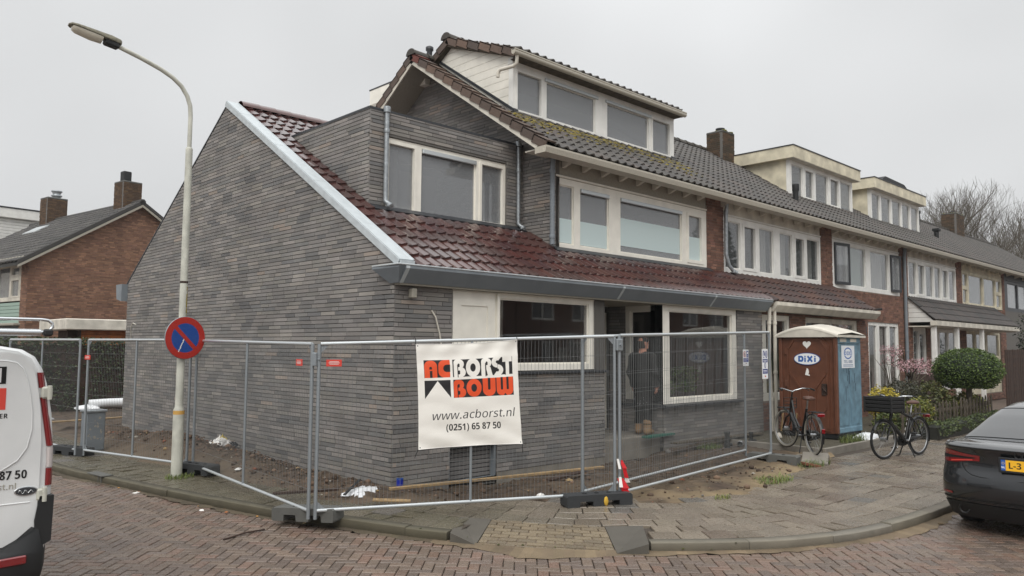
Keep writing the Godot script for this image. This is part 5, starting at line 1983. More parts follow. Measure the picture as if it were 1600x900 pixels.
func across() -> void:
	for k in 6:
		var x0 := 15.0 + k * 7.0
		var h := thing("opposite_house", "brown brick house across the street, mirrored in the %s" % ["kitchen window, its nearer half", "kitchen window, its farther half", "porch glass", "bay window, its left part", "bay window, its right part", "neighbour's lower windows"][k], "house", Vector3(x0, 0, 20.0))
		var g := Geo.new()
		var holes := [hole(.8, .6, 2.9, 2.4), hole(4.0, .1, 5.0, 2.4), hole(.8, 3.5, 2.6, 4.9), hole(4.0, 3.5, 5.8, 4.9)]
		slab(g, Vector3(6.9, 0, 0), Vector3.LEFT, Vector3.UP, Vector3.FORWARD, rect(0, 0, 6.9, 5.6), holes, .25)
		g.span(Vector3(0, 0, 6.8), Vector3(6.9, 5.6, 7.0))
		g.span(Vector3(0, 0, .26), Vector3(.2, 5.6, 6.8))
		g.col = lin(120, 80, 62)
		for q in g.c.size():
			g.c[q] = lin(120, 80, 62)
		obj("wall", g, M.red_brick, h)
		var r := Geo.new()
		r.prism(PackedVector2Array([Vector2(-.4, 5.5), Vector2(3.5, 8.2), Vector2(7.4, 5.5), Vector2(7.4, 5.35), Vector2(-.4, 5.35)]), Vector3(0, 0, 0), Vector3.BACK, Vector3.UP, Vector3(6.9, 0, 0))
		for q in r.c.size():
			r.c[q] = lin(80, 72, 68)
		obj("roof", r, M.grey_tile, h)
		for e in holes:
			window_unit(h, "window", Vector3(6.9, 0, .05), Vector3.LEFT, Vector3.FORWARD, e.position.x, e.position.y, e.end.x, e.end.y, [[e.position.x + .1, e.position.y + .1, e.position.x + e.size.x * .5 - .04, e.end.y - .1], [e.position.x + e.size.x * .5 + .04, e.position.y + .1, e.end.x - .1, e.end.y - .1]], M.white_paint, {"pane": "pane"})

	for e in [[Vector3(47, .1, 22), 15.0, "tall conifer across the street, mirrored in the second house's upper panes"], [Vector3(72, .1, 26), 17.0, "tall conifer across the street, mirrored in the third house's upper panes"]]:
		var o := thing("conifer_tree", e[2], "tree", e[0])
		var g := Geo.new()
		g.tube([Vector3.ZERO, Vector3(0, e[1], 0)], [.25, .03], 7)
		for k in 90:
			var y: float = e[1] * (.12 + .86 * k / 90.0)
			var a := k * 2.4
			var L: float = (e[1] - y) * .30 + .3
			g.tube([Vector3(0, y, 0), Vector3(cos(a) * L, y - L * .25, sin(a) * L)], [.05, .01], 4)
		obj("trunk", g, M.bark, o)
		g = Geo.new()
		for k in 5000:
			var y: float = e[1] * (.12 + .86 * pow(R.randf(), 1.3))
			var a := R.randi_range(0, 90) * 2.4
			var L: float = ((e[1] - y) * .30 + .3) * sqrt(R.randf())
			leaf(g, Vector3(cos(a) * L, y - L * .25, sin(a) * L), .30, [36, 50, 36], [64, 78, 50], .5)
		stuff(obj("foliage", g, M.leaf, o))

# ---------------------------------------------------------------- what stands behind the left street
func left_background() -> void:
	var turn := deg_to_rad(8.4)
	var h := thing("brown_house", "brown brick house with grey tiled gable roof and two chimneys, behind the ivy hedge", "house", Vector3(.98, 0, -24.8), turn)
	# local: x along the gable, -z back along the ridge
	var bs := {"cols": BROWNS, "mat": "red_brick", "mortar": "mortar_dark", "L": .22, "near": 0, "h": .0625, "full": .7}
	brick_wall(h, "gable_wall", Vector3(0, 0, 0), Vector3.RIGHT, Vector3.BACK, PackedVector2Array([Vector2(0, 0), Vector2(8.2, 0), Vector2(8.2, 5.30), Vector2(4.1, 7.92), Vector2(0, 5.30)]), [], .3, bs)
	brick_wall(h, "side_wall", Vector3(0, 0, -10.6), Vector3.BACK, Vector3.LEFT, rect(10.0, 0, 10.6, 5.3), [], .3, bs)
	window_unit(h, "side_window", Vector3(-.0, 0, -10.6), Vector3.BACK, Vector3.LEFT, 6.0, 3.66, 10.0, 5.12, [[6.1, 3.8, 7.6, 5.0], [7.76, 3.8, 8.9, 5.0], [9.06, 4.62, 9.86, 4.98, .05], [9.06, 3.8, 9.86, 4.5, .05]], M.weathered_white, {})
	var pl := Geo.new()
	for k in 6:
		pl.cbox(Vector3(.02, 2.86 + k * .135, -2.6), Vector3(.05, .125, 4.0), .01)
	obj("boarded_panel", pl, M.net_green, h)
	var lw := Geo.new()
	lw.span(Vector3(.06, .0, -4.6), Vector3(.1, 2.8, -.6))
	obj("lower_front", lw, M.slate, h)
	var lt := Geo.new()
	lt.cbox(Vector3(-.1, 2.76, -2.6), Vector3(.3, .1, 4.3), .02)
	lt.cbox(Vector3(-.12, 5.2, -5.2), Vector3(.2, .22, 10.6), .02)
	obj("window_band", lt, M.soffit_grey, h)
	var bk := Geo.new()
	bk.span(Vector3(.32, 0, -10.8), Vector3(8.2, 5.3, -.32))
	obj("house_core", bk, M.inside_dark, h)
	# roof
	var sl := (7.92 - 5.30) / 4.1
	var dk := Geo.new()
	dk.prism(PackedVector2Array([Vector2(-.45, 5.30 - .45 * sl + .02), Vector2(4.1, 7.97), Vector2(8.65, 5.30 - .45 * sl + .02), Vector2(8.65, 5.30 - .45 * sl - .1), Vector2(4.1, 7.84), Vector2(-.45, 5.30 - .45 * sl - .1)]), Vector3(0, 0, .22), Vector3.RIGHT, Vector3.UP, Vector3(0, 0, -11.2))
	dk.col = lin(66, 64, 62)
	for q in dk.c.size():
		dk.c[q] = lin(66, 64, 62)
	obj("roof_deck", dk, M.grey_tile, h)
	var roof := Node3D.new()
	roof.name = "tiled_roof"
	h.add_child(roof, true)
	tile_roof(roof, Vector3(-.48, 5.30 - .48 * sl + .04, -10.6), Vector3.BACK, Vector3(1, sl, 0).normalized(), .30, .36, 36, 15, [[112, 110, 108], [104, 103, 101], [120, 117, 113]], M.grey_tile, .06, 0, func(_a, _b): return true)
	var bg := Geo.new()
	for e in [-1.0, 1.0]:
		var a := Vector3(4.1, 7.9, .24)
		var b := Vector3(4.1 + e * 4.55, 7.9 - 4.55 * sl, .24)
		bg.hexa((a + b) * .5 - Vector3(0, .10, 0), (b - a) * .5, Vector3(0, .05, 0), Vector3(0, 0, .015))
	obj("barge_board", bg, M.soffit_grey, h)
	for e in [-1.0, 1.0]:
		for k in 14:
			var g := Geo.new()
			g.col = lin(70, 68, 66)
			var c := Vector3(4.1 + e * (k + .5) * .325, 7.94 - (k + .5) * .325 * sl, .23)
			g.hexa(c + Vector3(0, .01, 0), Vector3(e * .17, -.17 * sl, 0), Vector3(0, .07, 0), Vector3(0, 0, .03))
			obj("verge_tile", g, M.grey_tile, roof)
	var rg := Geo.new()
	rg.col = lin(72, 70, 68)
	rg.tube([Vector3(4.1, 7.96, .26), Vector3(4.1, 7.96, -10.9)], .13, 8)
	obj("ridge", rg, M.grey_tile, roof)
	for e in [[-.55, .78, 9.2, .35], [-8.0, .9, 9.0, .0]]:
		var c := Node3D.new()
		c.name = "chimney"
		h.add_child(c, true)
		var cs := {"cols": [[104, 80, 60], [92, 72, 54], [112, 88, 64]], "mat": "red_brick", "mortar": "mortar_dark", "L": .22, "near": 0}
		brick_wall(c, "chimney_face", Vector3(3.65, 7.3, e[0]), Vector3.RIGHT, Vector3.BACK, rect(0, 0, e[1], e[2] - 7.3 - e[3]), [], .1, cs)
		brick_wall(c, "chimney_face", Vector3(3.65, 7.3, e[0] - .8), Vector3.BACK, Vector3.LEFT, rect(0, 0, .7, e[2] - 7.3 - e[3]), [], .1, cs)
		var g := Geo.new()
		g.span(Vector3(3.76, 7.3, e[0] - .8), Vector3(3.65 + e[1], e[2] - e[3], e[0] - .1))
		g.cbox(Vector3(3.65 + e[1] * .5, e[2] - e[3] + .03, e[0] - .4), Vector3(e[1] + .02, .08, .84), .02)
		obj("chimney_core", g, M.concrete_block, c)
		g = Geo.new()
		if e[3] > 0.0:
			g.cbox(Vector3(3.9, e[2] - .12, e[0] - .35), Vector3(.34, .56, .34), .03)
		else:
			g.lathe([Vector2(.18, 0), Vector2(.18, .12), Vector2(.24, .14), Vector2(.24, .2), Vector2(.16, .22), Vector2(.2, .34), Vector2(.24, .36), Vector2(.24, .42), Vector2(.02, .44)], Vector3(4.2, e[2] + .05, e[0] - .4), Basis(), 12)
		obj("chimney_pot", g, M.black_plastic if e[3] > 0 else M.zinc_pipe, c)
	var sk := Geo.new()
	sk.hexa(Vector3(2.9, 5.30 + 2.9 * sl + .13, -7.2), Vector3(.3, .3 * sl, 0), Vector3(0, .04, 0), Vector3(0, 0, .7))
	obj("roof_light", sk, M.galvanised_bright, h)
	# the pale boarded house beyond it
	var w := thing("white_house", "pale boarded upper storey of a flat-roofed house beyond the brown house", "house", Vector3(-5.0, .25, -36.0), turn)
	var g := Geo.new()
	g.span(Vector3(0, 0, -8), Vector3(9.6, 8.0, -.04))
	obj("wall", g, M.weathered_white, w)
	for k in 16:
		var b := Geo.new()
		b.cbox(Vector3(4.8, 5.7 + k * .155, .0), Vector3(9.6, .145, .05), .012)
		obj("plank", b, M.white_paint, w)
	var e2 := Geo.new()
	e2.cbox(Vector3(4.8, 8.36, -3.9), Vector3(9.9, .5, 8.3), .03)
	obj("roof_edge", e2, M.white_paint, w)
	e2 = Geo.new()
	e2.cbox(Vector3(4.8, 8.64, -3.9), Vector3(10.0, .06, 8.4), .02)
	obj("roof_trim", e2, M.slate, w)
	# shed with a white fascia
	var sh := thing("garden_shed", "orange timber shed with a thick white flat roof edge, behind the ivy hedge", "shed", Vector3(.95, 0, -19.0))
	g = Geo.new()
	g.cbox(Vector3(1.3, 2.66, -1.4), Vector3(2.9, .36, 3.2), .03)
	obj("roof_edge", g, M.weathered_white, sh)
	for k in 14:
		g = Geo.new()
		g.cbox(Vector3(1.55, .09 + k * .18, -.1), Vector3(2.3, .172, .04), .01)
		obj("plank", g, M.wood_orange, sh)
	g = Geo.new()
	g.span(Vector3(.4, 0, -2.8), Vector3(2.7, 2.5, -.13))
	g.span(Vector3(.1, 0, -.6), Vector3(.38, 2.5, -.5))
	obj("shed_core", g, M.wood_dark, sh)
	# ivy hedge on a fence
	var iv := thing("ivy_hedge", "dark ivy hedge about two metres high behind the far fence panels", "hedge", Vector3(0, 0, -15.8))
	g = Geo.new()
	g.span(Vector3(-1.9, .1, -.5), Vector3(3.0, 2.0, -.2))
	obj("hedge_core", g, M.wood_dark, iv)
	var lv := Geo.new()
	for k in 6500:
		var p := Vector3(R.randf_range(-1.95, 3.0), R.randf_range(.1, 2.12), 0)
		p.z = -.12 + sin(p.x * 3.1 + p.y * 2.2) * .07 + sin(p.x * 7.7) * .05 + R.randf_range(-.16, .06)
		if R.randf() < .16:
			p.y = R.randf_range(2.0, 2.22); p.z = R.randf_range(-.5, 0.0)
		leaf(lv, p, R.randf_range(.04, .085), [46, 58, 34], [78, 88, 50], .3)
	stuff(obj("foliage", lv, M.leaf, iv))

# a folded leaf at p
func leaf(g: Geo, p: Vector3, s: float, c0: Array, c1: Array, droop := .0) -> void:
	var a := R.randf() * TAU
	var d := Vector3(cos(a), R.randf_range(-.9, .5) - droop, sin(a)).normalized()
	var e := d.cross(Vector3(R.randf_range(-1, 1), R.randf_range(-1, 1), R.randf_range(-1, 1))).normalized()
	var k := R.randf()
	k = k * k
	g.col = lin(lerpf(c0[0], c1[0], k), lerpf(c0[1], c1[1], k), lerpf(c0[2], c1[2], k))
	var up := d.cross(e) * s * .18
	g.quad(p - e * s * .42 + up, p + d * s * .1 , p + d * s, p - e * s * .3 + d * s * .6 + up)
	g.quad(p + d * s * .1, p + e * s * .42 + up, p + e * s * .3 + d * s * .6 + up, p + d * s)

# ---------------------------------------------------------------- site fencing
func fence_panel(label: String, a: Vector2, b: Vector2, ya: float, yb: float, ta: float, tb: float, mids: Array, tags := []) -> Node3D:
	var o := thing("site_fence", label, "fence", Vector3(a.x, 0, a.y), 0, "mesh fence panels round the site")
	var d := Vector3(b.x - a.x, 0, b.y - a.y)
	var L := d.length()
	var at := func(t: float, f: float) -> Vector3: return d * t + Vector3(0, lerpf(lerpf(ya, yb, t), lerpf(ta, tb, t), f), 0)
	for t in [0.0, 1.0]:
		var g := Geo.new()
		g.tube([at.call(t, -.05), at.call(t, 1.0)], .0205, 10)
		obj("post", g, M.galvanised, o)
	for f in [0.0, 1.0]:
		var g := Geo.new()
		g.tube([at.call(.004, f), at.call(.996, f)], .0195, 10)
		obj("rail", g, M.galvanised_bright, o)
	for t in [0.0, 1.0]:
		var gs := Geo.new()
		var e := .12 / L * (1.0 if t == 0.0 else -1.0)
		for f in [[0.0, .065], [1.0, -.065]]:
			gs._face(at.call(t, f[0]) + d.cross(Vector3.UP), [at.call(t, f[0]), at.call(t + e, f[0]), at.call(t, f[0] + f[1])])
		obj("corner_plate", gs, M.galvanised, o)
	for t in mids:
		var g := Geo.new()
		g.tube([at.call(t, .0), at.call(t, 1.0)], .017, 8)
		obj("middle_post", g, M.galvanised, o)
	var w := Geo.new()
	var n := int(L / .046)
	for k in range(1, n):
		var t := float(k) / n
		w.tube([at.call(t, .0), at.call(t, 1.0)], .0018, 4, false)
	for k in range(1, 8):
		w.tube([at.call(0, k / 8.0), at.call(.5, k / 8.0), at.call(1, k / 8.0)], .0019, 4, false)
	stuff(obj("wire_mesh", w, M.wire, o))
	var u := d.normalized()
	var nn := u.cross(Vector3.UP)
	for e in tags:
		var g := Geo.new()
		g.cbox(d * (e[0] / L) + Vector3(0, e[1], 0) + nn * .022, Vector3(.17, .075, .006), .002, Basis(u, Vector3.UP, nn))
		var tg := obj("red_tag", g, M.tag_red, o)
		var wg := Geo.new()
		for k in 3:
			wg.box(d * (e[0] / L) + Vector3(0, e[1] + .016 - k * .014, 0) + nn * .0262, Vector3(.10 + .02 * (k % 2), .005, .002), Basis(u, Vector3.UP, nn))
		obj("tag_print", wg, M.tape_white, tg)
	return o

func clamp_on(label: String, p: Vector3, turn: float) -> void:
	var g := Geo.new()
	g.cbox(Vector3.ZERO, Vector3(.10, .15, .05), .008)
	g.tube([Vector3(0, 0, -.03), Vector3(0, 0, .05)], .016, 6)
	solo("fence_clamp", g, M.galvanised, label, "clamp", p, turn)

func block_foot(label: String, p: Vector3, turn: float, m: Material, len := .72) -> MeshInstance3D:
	var g := Geo.new()
	var h := len * .5
	# two pockets for a fork, open below, through the long side
	var out := PackedVector2Array()
	for q in [[-h + .01, 0], [-h * .62, 0], [-h * .60, .07], [-h * .22, .07], [-h * .20, 0], [h * .20, 0], [h * .22, .07], [h * .60, .07], [h * .62, 0], [h - .01, 0], [h, .02], [h, .125], [h - .02, .145], [-h + .02, .145], [-h, .125], [-h, .02]]:
		out.append(Vector2(q[0], q[1]))
	g.prism(out, Vector3(0, 0, -.115), Vector3.RIGHT, Vector3.UP, Vector3(0, 0, .23))
	var o := solo("fence_block", g, m, label, "fence foot", p, turn, "blocks under the fence posts")
	for k in 3:
		var hg := Geo.new()
		hg.lathe([Vector2(.001, 0), Vector2(.026, 0), Vector2(.03, .004), Vector2(.026, .006)], Vector3(-.16 + k * .16, .144, 0), Basis(), 10)
		obj("socket", hg, M.black_gap, o)
	return o

func fences() -> void:
	fence_panel("mesh fence panel half hidden behind the white van", Vector2(-2.5, -9.6), Vector2(-2.14, -6.2), .24, .22, 2.1, 2.09, [.5])
	fence_panel("mesh fence panel between the utility box and the lamp post", Vector2(-2.05, -6.05), Vector2(-1.38, -3.33), .22, .22, 2.09, 2.09, [.5], [[.02, 1.79]])
	fence_panel("mesh fence panel along the side street, right of the lamp post", Vector2(-1.33, -3.22), Vector2(-1.73, .92), .22, .22, 2.08, 2.03, [.515], [[3.86, 1.82]])
	var o := fence_panel("mesh fence panel on the corner that carries the builder's banner", Vector2(-1.68, .98), Vector2(1.60, 2.50), .22, .22, 2.03, 2.16, [.485], [[.16, 1.82]])
	fence_panel("inner mesh fence panel, overlapping behind the gate panel before the bay window", Vector2(1.28, 2.25), Vector2(6.27, 1.66), .24, .27, 2.15, 2.29, [])
	fence_panel("outer mesh fence panel before the porch, hung with two safety boards", Vector2(1.66, 2.53), Vector2(6.21, 2.16), .22, .27, 2.17, 2.30, [])
	clamp_on("clamp joining fence panels at the near corner post", Vector3(-1.70, 1.86, .96), deg_to_rad(20))
	clamp_on("clamp joining fence panels beside the gate post with warning tape", Vector3(1.64, 2.05, 2.54), deg_to_rad(-10))
	clamp_on("clamp joining fence panels behind the no parking sign", Vector3(-1.36, 1.9, -3.26), deg_to_rad(80))
	block_foot("concrete fence foot at the near corner, half off the kerb", Vector3(-1.62, .075, .72), deg_to_rad(-62), M.concrete_block, .78).rotation.z = .04
	block_foot("dark fence foot on the pavement under the red and white tape", Vector3(1.32, .10, 2.44), deg_to_rad(-26), M.rubber_block, .86)
	block_foot("dark fence foot beside the base of the lamp post", Vector3(-1.36, .12, -2.98), deg_to_rad(-72), M.rubber_block, .7)
	block_foot("dark fence foot beside the utility box, near the van", Vector3(-2.12, .1, -6.5), deg_to_rad(-70), M.rubber_block, .9)
	block_foot("mossy fence foot on the soil under the safety board", Vector3(6.18, .12, 2.22), deg_to_rad(-80), M.concrete_block, .82)
	# yellow sticker and stones on the tape's foot
	banner()
	# safety boards
	var pr := Print.new(128, 192, 100, 150, rgb(238, 240, 242))
	pr.disc(Vector2(28, 26), 19, rgb(24, 44, 120)); pr.disc(Vector2(72, 26), 19, rgb(24, 44, 120))
	pr.poly([Vector2(20, 14), Vector2(28, 14), Vector2(28, 30), Vector2(40, 34), Vector2(40, 40), Vector2(20, 40)], Color.WHITE)
	pr.rect(66, 12, 12, 28, Color.WHITE); pr.rect(71, 10, 2.5, 32, rgb(24, 44, 120))
	pr.rect(6, 49, 88, 17, rgb(24, 44, 120)); pr.rect(14, 55, 70, 2, Color.WHITE); pr.rect(22, 60, 54, 2, Color.WHITE)
	pr.disc(Vector2(50, 82), 15, rgb(24, 44, 120))
	pr.poly([Vector2(46, 72), Vector2(54, 72), Vector2(56, 84), Vector2(53, 93), Vector2(47, 93), Vector2(44, 84)], Color.WHITE)
	pr.rect(6, 100, 88, 24, rgb(24, 44, 120)); pr.rect(16, 107, 66, 3, Color.WHITE); pr.rect(16, 114, 66, 2.5, Color.WHITE)
	pr.rect(38, 130, 12, 10, rgb(220, 200, 190)); pr.rect(46, 134, 18, 7, rgb(196, 66, 48))
	var u := (Vector3(6.21, 0, 2.16) - Vector3(1.66, 0, 2.53)).normalized()
	board("tall white safety board with blue circles on the fence's end post", u, Vector3(1.66, 0, 2.53) + u * 4.32 + Vector3(0, 1.765, 0), .225, .50, pr)
	pr = Print.new(128, 160, 100, 125, rgb(238, 240, 242))
	pr.ring(Vector2(27, 35), 17, 23, rgb(190, 54, 50)); pr.disc(Vector2(27, 36), 9, rgb(40, 40, 40), 1.2); pr.line([Vector2(14, 22), Vector2(40, 48)], 4, rgb(190, 54, 50))
	pr.rect(58, 8, 38, 52, rgb(32, 48, 132)); pr.poly([Vector2(64, 34), Vector2(78, 16), Vector2(92, 18), Vector2(84, 32)], Color.WHITE); pr.rect(63, 42, 27, 3, rgb(190, 196, 220)); pr.rect(63, 49, 27, 3, rgb(190, 196, 220))
	pr.rect(4, 66, 46, 30, rgb(48, 56, 128)); pr.rect(53, 66, 44, 30, rgb(36, 50, 138)); pr.rect(10, 76, 34, 3, rgb(200, 204, 224)); pr.rect(58, 76, 32, 3, rgb(200, 204, 224)); pr.rect(10, 84, 30, 3, rgb(200, 204, 224))
	pr.rect(44, 101, 14, 5, rgb(80, 80, 90)); pr.rect(50, 105, 10, 4, rgb(170, 80, 60))
	u = (Vector3(6.27, 0, 1.66) - Vector3(1.28, 0, 2.25)).normalized()
	board("square white safety board with a red ring, on the inner fence panel", u, Vector3(1.28, 0, 2.25) + u * 5.02 + Vector3(0, 1.86, 0), .24, .285, pr)
	# warning tape tied to the gate post
	var rt := Geo.new()
	tape(rt, [Vector3(1.66, .62, 2.55), Vector3(1.69, .52, 2.58), Vector3(1.73, .40, 2.58)], .05)
	tape(rt, [Vector3(1.64, .40, 2.56), Vector3(1.67, .28, 2.60), Vector3(1.70, .17, 2.60)], .10)
	var wt := Geo.new()
	tape(wt, [Vector3(1.60, .64, 2.55), Vector3(1.61, .52, 2.57)], .03)
	tape(wt, [Vector3(1.73, .40, 2.58), Vector3(1.75, .34, 2.58)], .05)
	tape(wt, [Vector3(1.70, .17, 2.60), Vector3(1.705, .10, 2.61)], .10)
	tape(wt, [Vector3(1.62, .42, 2.57), Vector3(1.615, .30, 2.58)], .04)
	var tp := solo("warning_tape", rt, M.lamp_red, "red and white warning tape tied to the middle fence post", "tape")
	tp.material_override = mat("tape_red", rgb(200, 24, 34), .4, {"back": rgb(90, 10, 14)})
	obj("white_strip", wt, M.tape_white, tp)

func tape(g: Geo, pts: Array, w: float) -> void:
	var r := Vector3(.79, 0, .61)
	for i in pts.size() - 1:
		var k0 := w * (.5 if i == 0 else .5)
		var e := Vector3(R.randf_range(-.01, .01), 0, R.randf_range(.005, .02))
		g.quad(pts[i + 1] - r * k0, pts[i + 1] + r * k0, pts[i] + r * k0 * .8, pts[i] - r * k0 * .8)
		g.quad(pts[i + 1] + r * k0 + e, pts[i + 1] - r * k0 + e * .5, pts[i] - r * k0 * .8 - e * .1 - Vector3(0, 0, .004), pts[i] + r * k0 * .8 - Vector3(0, 0, .004))

func board(label: String, u: Vector3, c: Vector3, w: float, h: float, pr: Print) -> void:
	var nn := u.cross(Vector3.UP)
	var o := thing("safety_board", label, "sign", c)
	var b := Basis(u, Vector3.UP, nn)
	var g := Geo.new()
	g.cbox(nn * .026, Vector3(w, h, .006), .002, b)
	obj("backing", g, M.white_paint, o)
	var f := Geo.new()
	var q := nn * .0306
	f.quad(q - u * (w * .49) - Vector3(0, h * .49, 0), q + u * (w * .49) - Vector3(0, h * .49, 0), q + u * (w * .49) + Vector3(0, h * .49, 0), q - u * (w * .49) + Vector3(0, h * .49, 0))
	obj("print", f, mat("print_%d" % taken.size(), Color.WHITE, .4, {"tex": pr.tex()}), o)

func rr(x: float, y: float, w: float, h: float, tl := 0.0, tr := 0.0, br := 0.0, bl := 0.0) -> PackedVector2Array:
	var p := PackedVector2Array()
	for c in [[x + tl, y + tl, tl, PI], [x + w - tr, y + tr, tr, PI * 1.5], [x + w - br, y + h - br, br, 0.0], [x + bl, y + h - bl, bl, PI * .5]]:
		if c[2] <= 0.001:
			p.append(Vector2(c[0], c[1]))
		else:
			for i in 9:
				var a: float = c[3] + PI * .5 * i / 8.0
				p.append(Vector2(c[0] + cos(a) * c[2], c[1] + sin(a) * c[2]))
	return p

# heavy round letters as on the banner
func fat(pr: Print, ch: String, x: float, y: float, w: float, h: float, fg: Color, bg: Color) -> void:
	match ch:
		"A":
			pr.poly(rr(x, y, w, h, w * .48, w * .48, 0, 0), fg)
			pr.poly(rr(x + w * .40, y + h * .36, w * .2, h * .16, w * .09, w * .09, 0, 0), bg)
			pr.rect(x + w * .42, y + h * .60, w * .20, h * .4, bg)
		"C":
			pr.poly(rr(x, y, w, h, w * .5, w * .1, w * .1, w * .5), fg)
			pr.poly(rr(x + w * .42, y + h * .27, w * .6, h * .42, h * .2, 0, 0, h * .2), bg)
		"B":
			pr.poly(rr(x + w * .0, y, w * .86, h * .54, w * .3, h * .26, h * .26, 0), fg)
			pr.poly(rr(x + w * .0, y + h * .44, w, h * .56, 0, h * .28, h * .28, w * .08), fg)
			pr.poly(rr(x + w * .34, y + h * .24, w * .16, h * .2, w * .07, w * .07, w * .07, w * .07), bg)
			pr.poly(rr(x + w * .34, y + h * .62, w * .18, h * .22, w * .08, w * .08, w * .08, w * .08), bg)
			pr.rect(x + w * .30, y + h * .30, w * .07, h * .7, bg)
		"O":
			pr.disc(Vector2(x + w * .5, y + h * .5), w * .5, fg, h / w)
			pr.disc(Vector2(x + w * .5, y + h * .5), w * .19, bg, h / w * 1.15)
		"R":
			pr.poly(rr(x, y, w * .9, h * .56, w * .34, h * .28, h * .28, 0), fg)
			pr.rect(x, y + h * .3, w * .36, h * .7, fg)
			pr.poly([Vector2(x + w * .4, y + h * .5), Vector2(x + w * .8, y + h * .5), Vector2(x + w, y + h), Vector2(x + w * .56, y + h)], fg)
			pr.rect(x + w * .34, y + h * .28, w * .09, h * .72, bg)
			pr.poly(rr(x + w * .40, y + h * .2, w * .16, h * .2, w * .07, w * .07, w * .07, w * .07), bg)
		"S":
			pr.ring(Vector2(x + w * .48, y + h * .27), w * .13, w * .50, fg, PI * .5, PI * 1.72, .62 * h / w)
			pr.ring(Vector2(x + w * .50, y + h * .72), w * .13, w * .50, fg, -PI * .5, PI * .72, .62 * h / w)
		"T":
			pr.rect(x, y, w, h * .30, fg)
			pr.rect(x + w * .34, y, w * .36, h, fg)
			pr.rect(x + w * .24, y + h * .3, w * .08, h * .7, bg)
		"U":
			pr.poly(rr(x, y, w, h, 0, 0, w * .48, w * .48), fg)
			pr.poly(rr(x + w * .40, y - 1, w * .20, h * .66, 0, 0, w * .1, w * .1), bg)
		"W":
			pr.poly(rr(x, y, w, h, 0, 0, w * .30, w * .30), fg)
			pr.poly(rr(x + w * .25, y - 1, w * .13, h * .70, 0, 0, w * .06, w * .06), bg)
			pr.poly(rr(x + w * .60, y - 1, w * .13, h * .70, 0, 0, w * .06, w * .06), bg)
			pr.poly([Vector2(x + w * .40, y + h + 1), Vector2(x + w * .5, y + h * .88), Vector2(x + w * .6, y + h + 1)], bg)

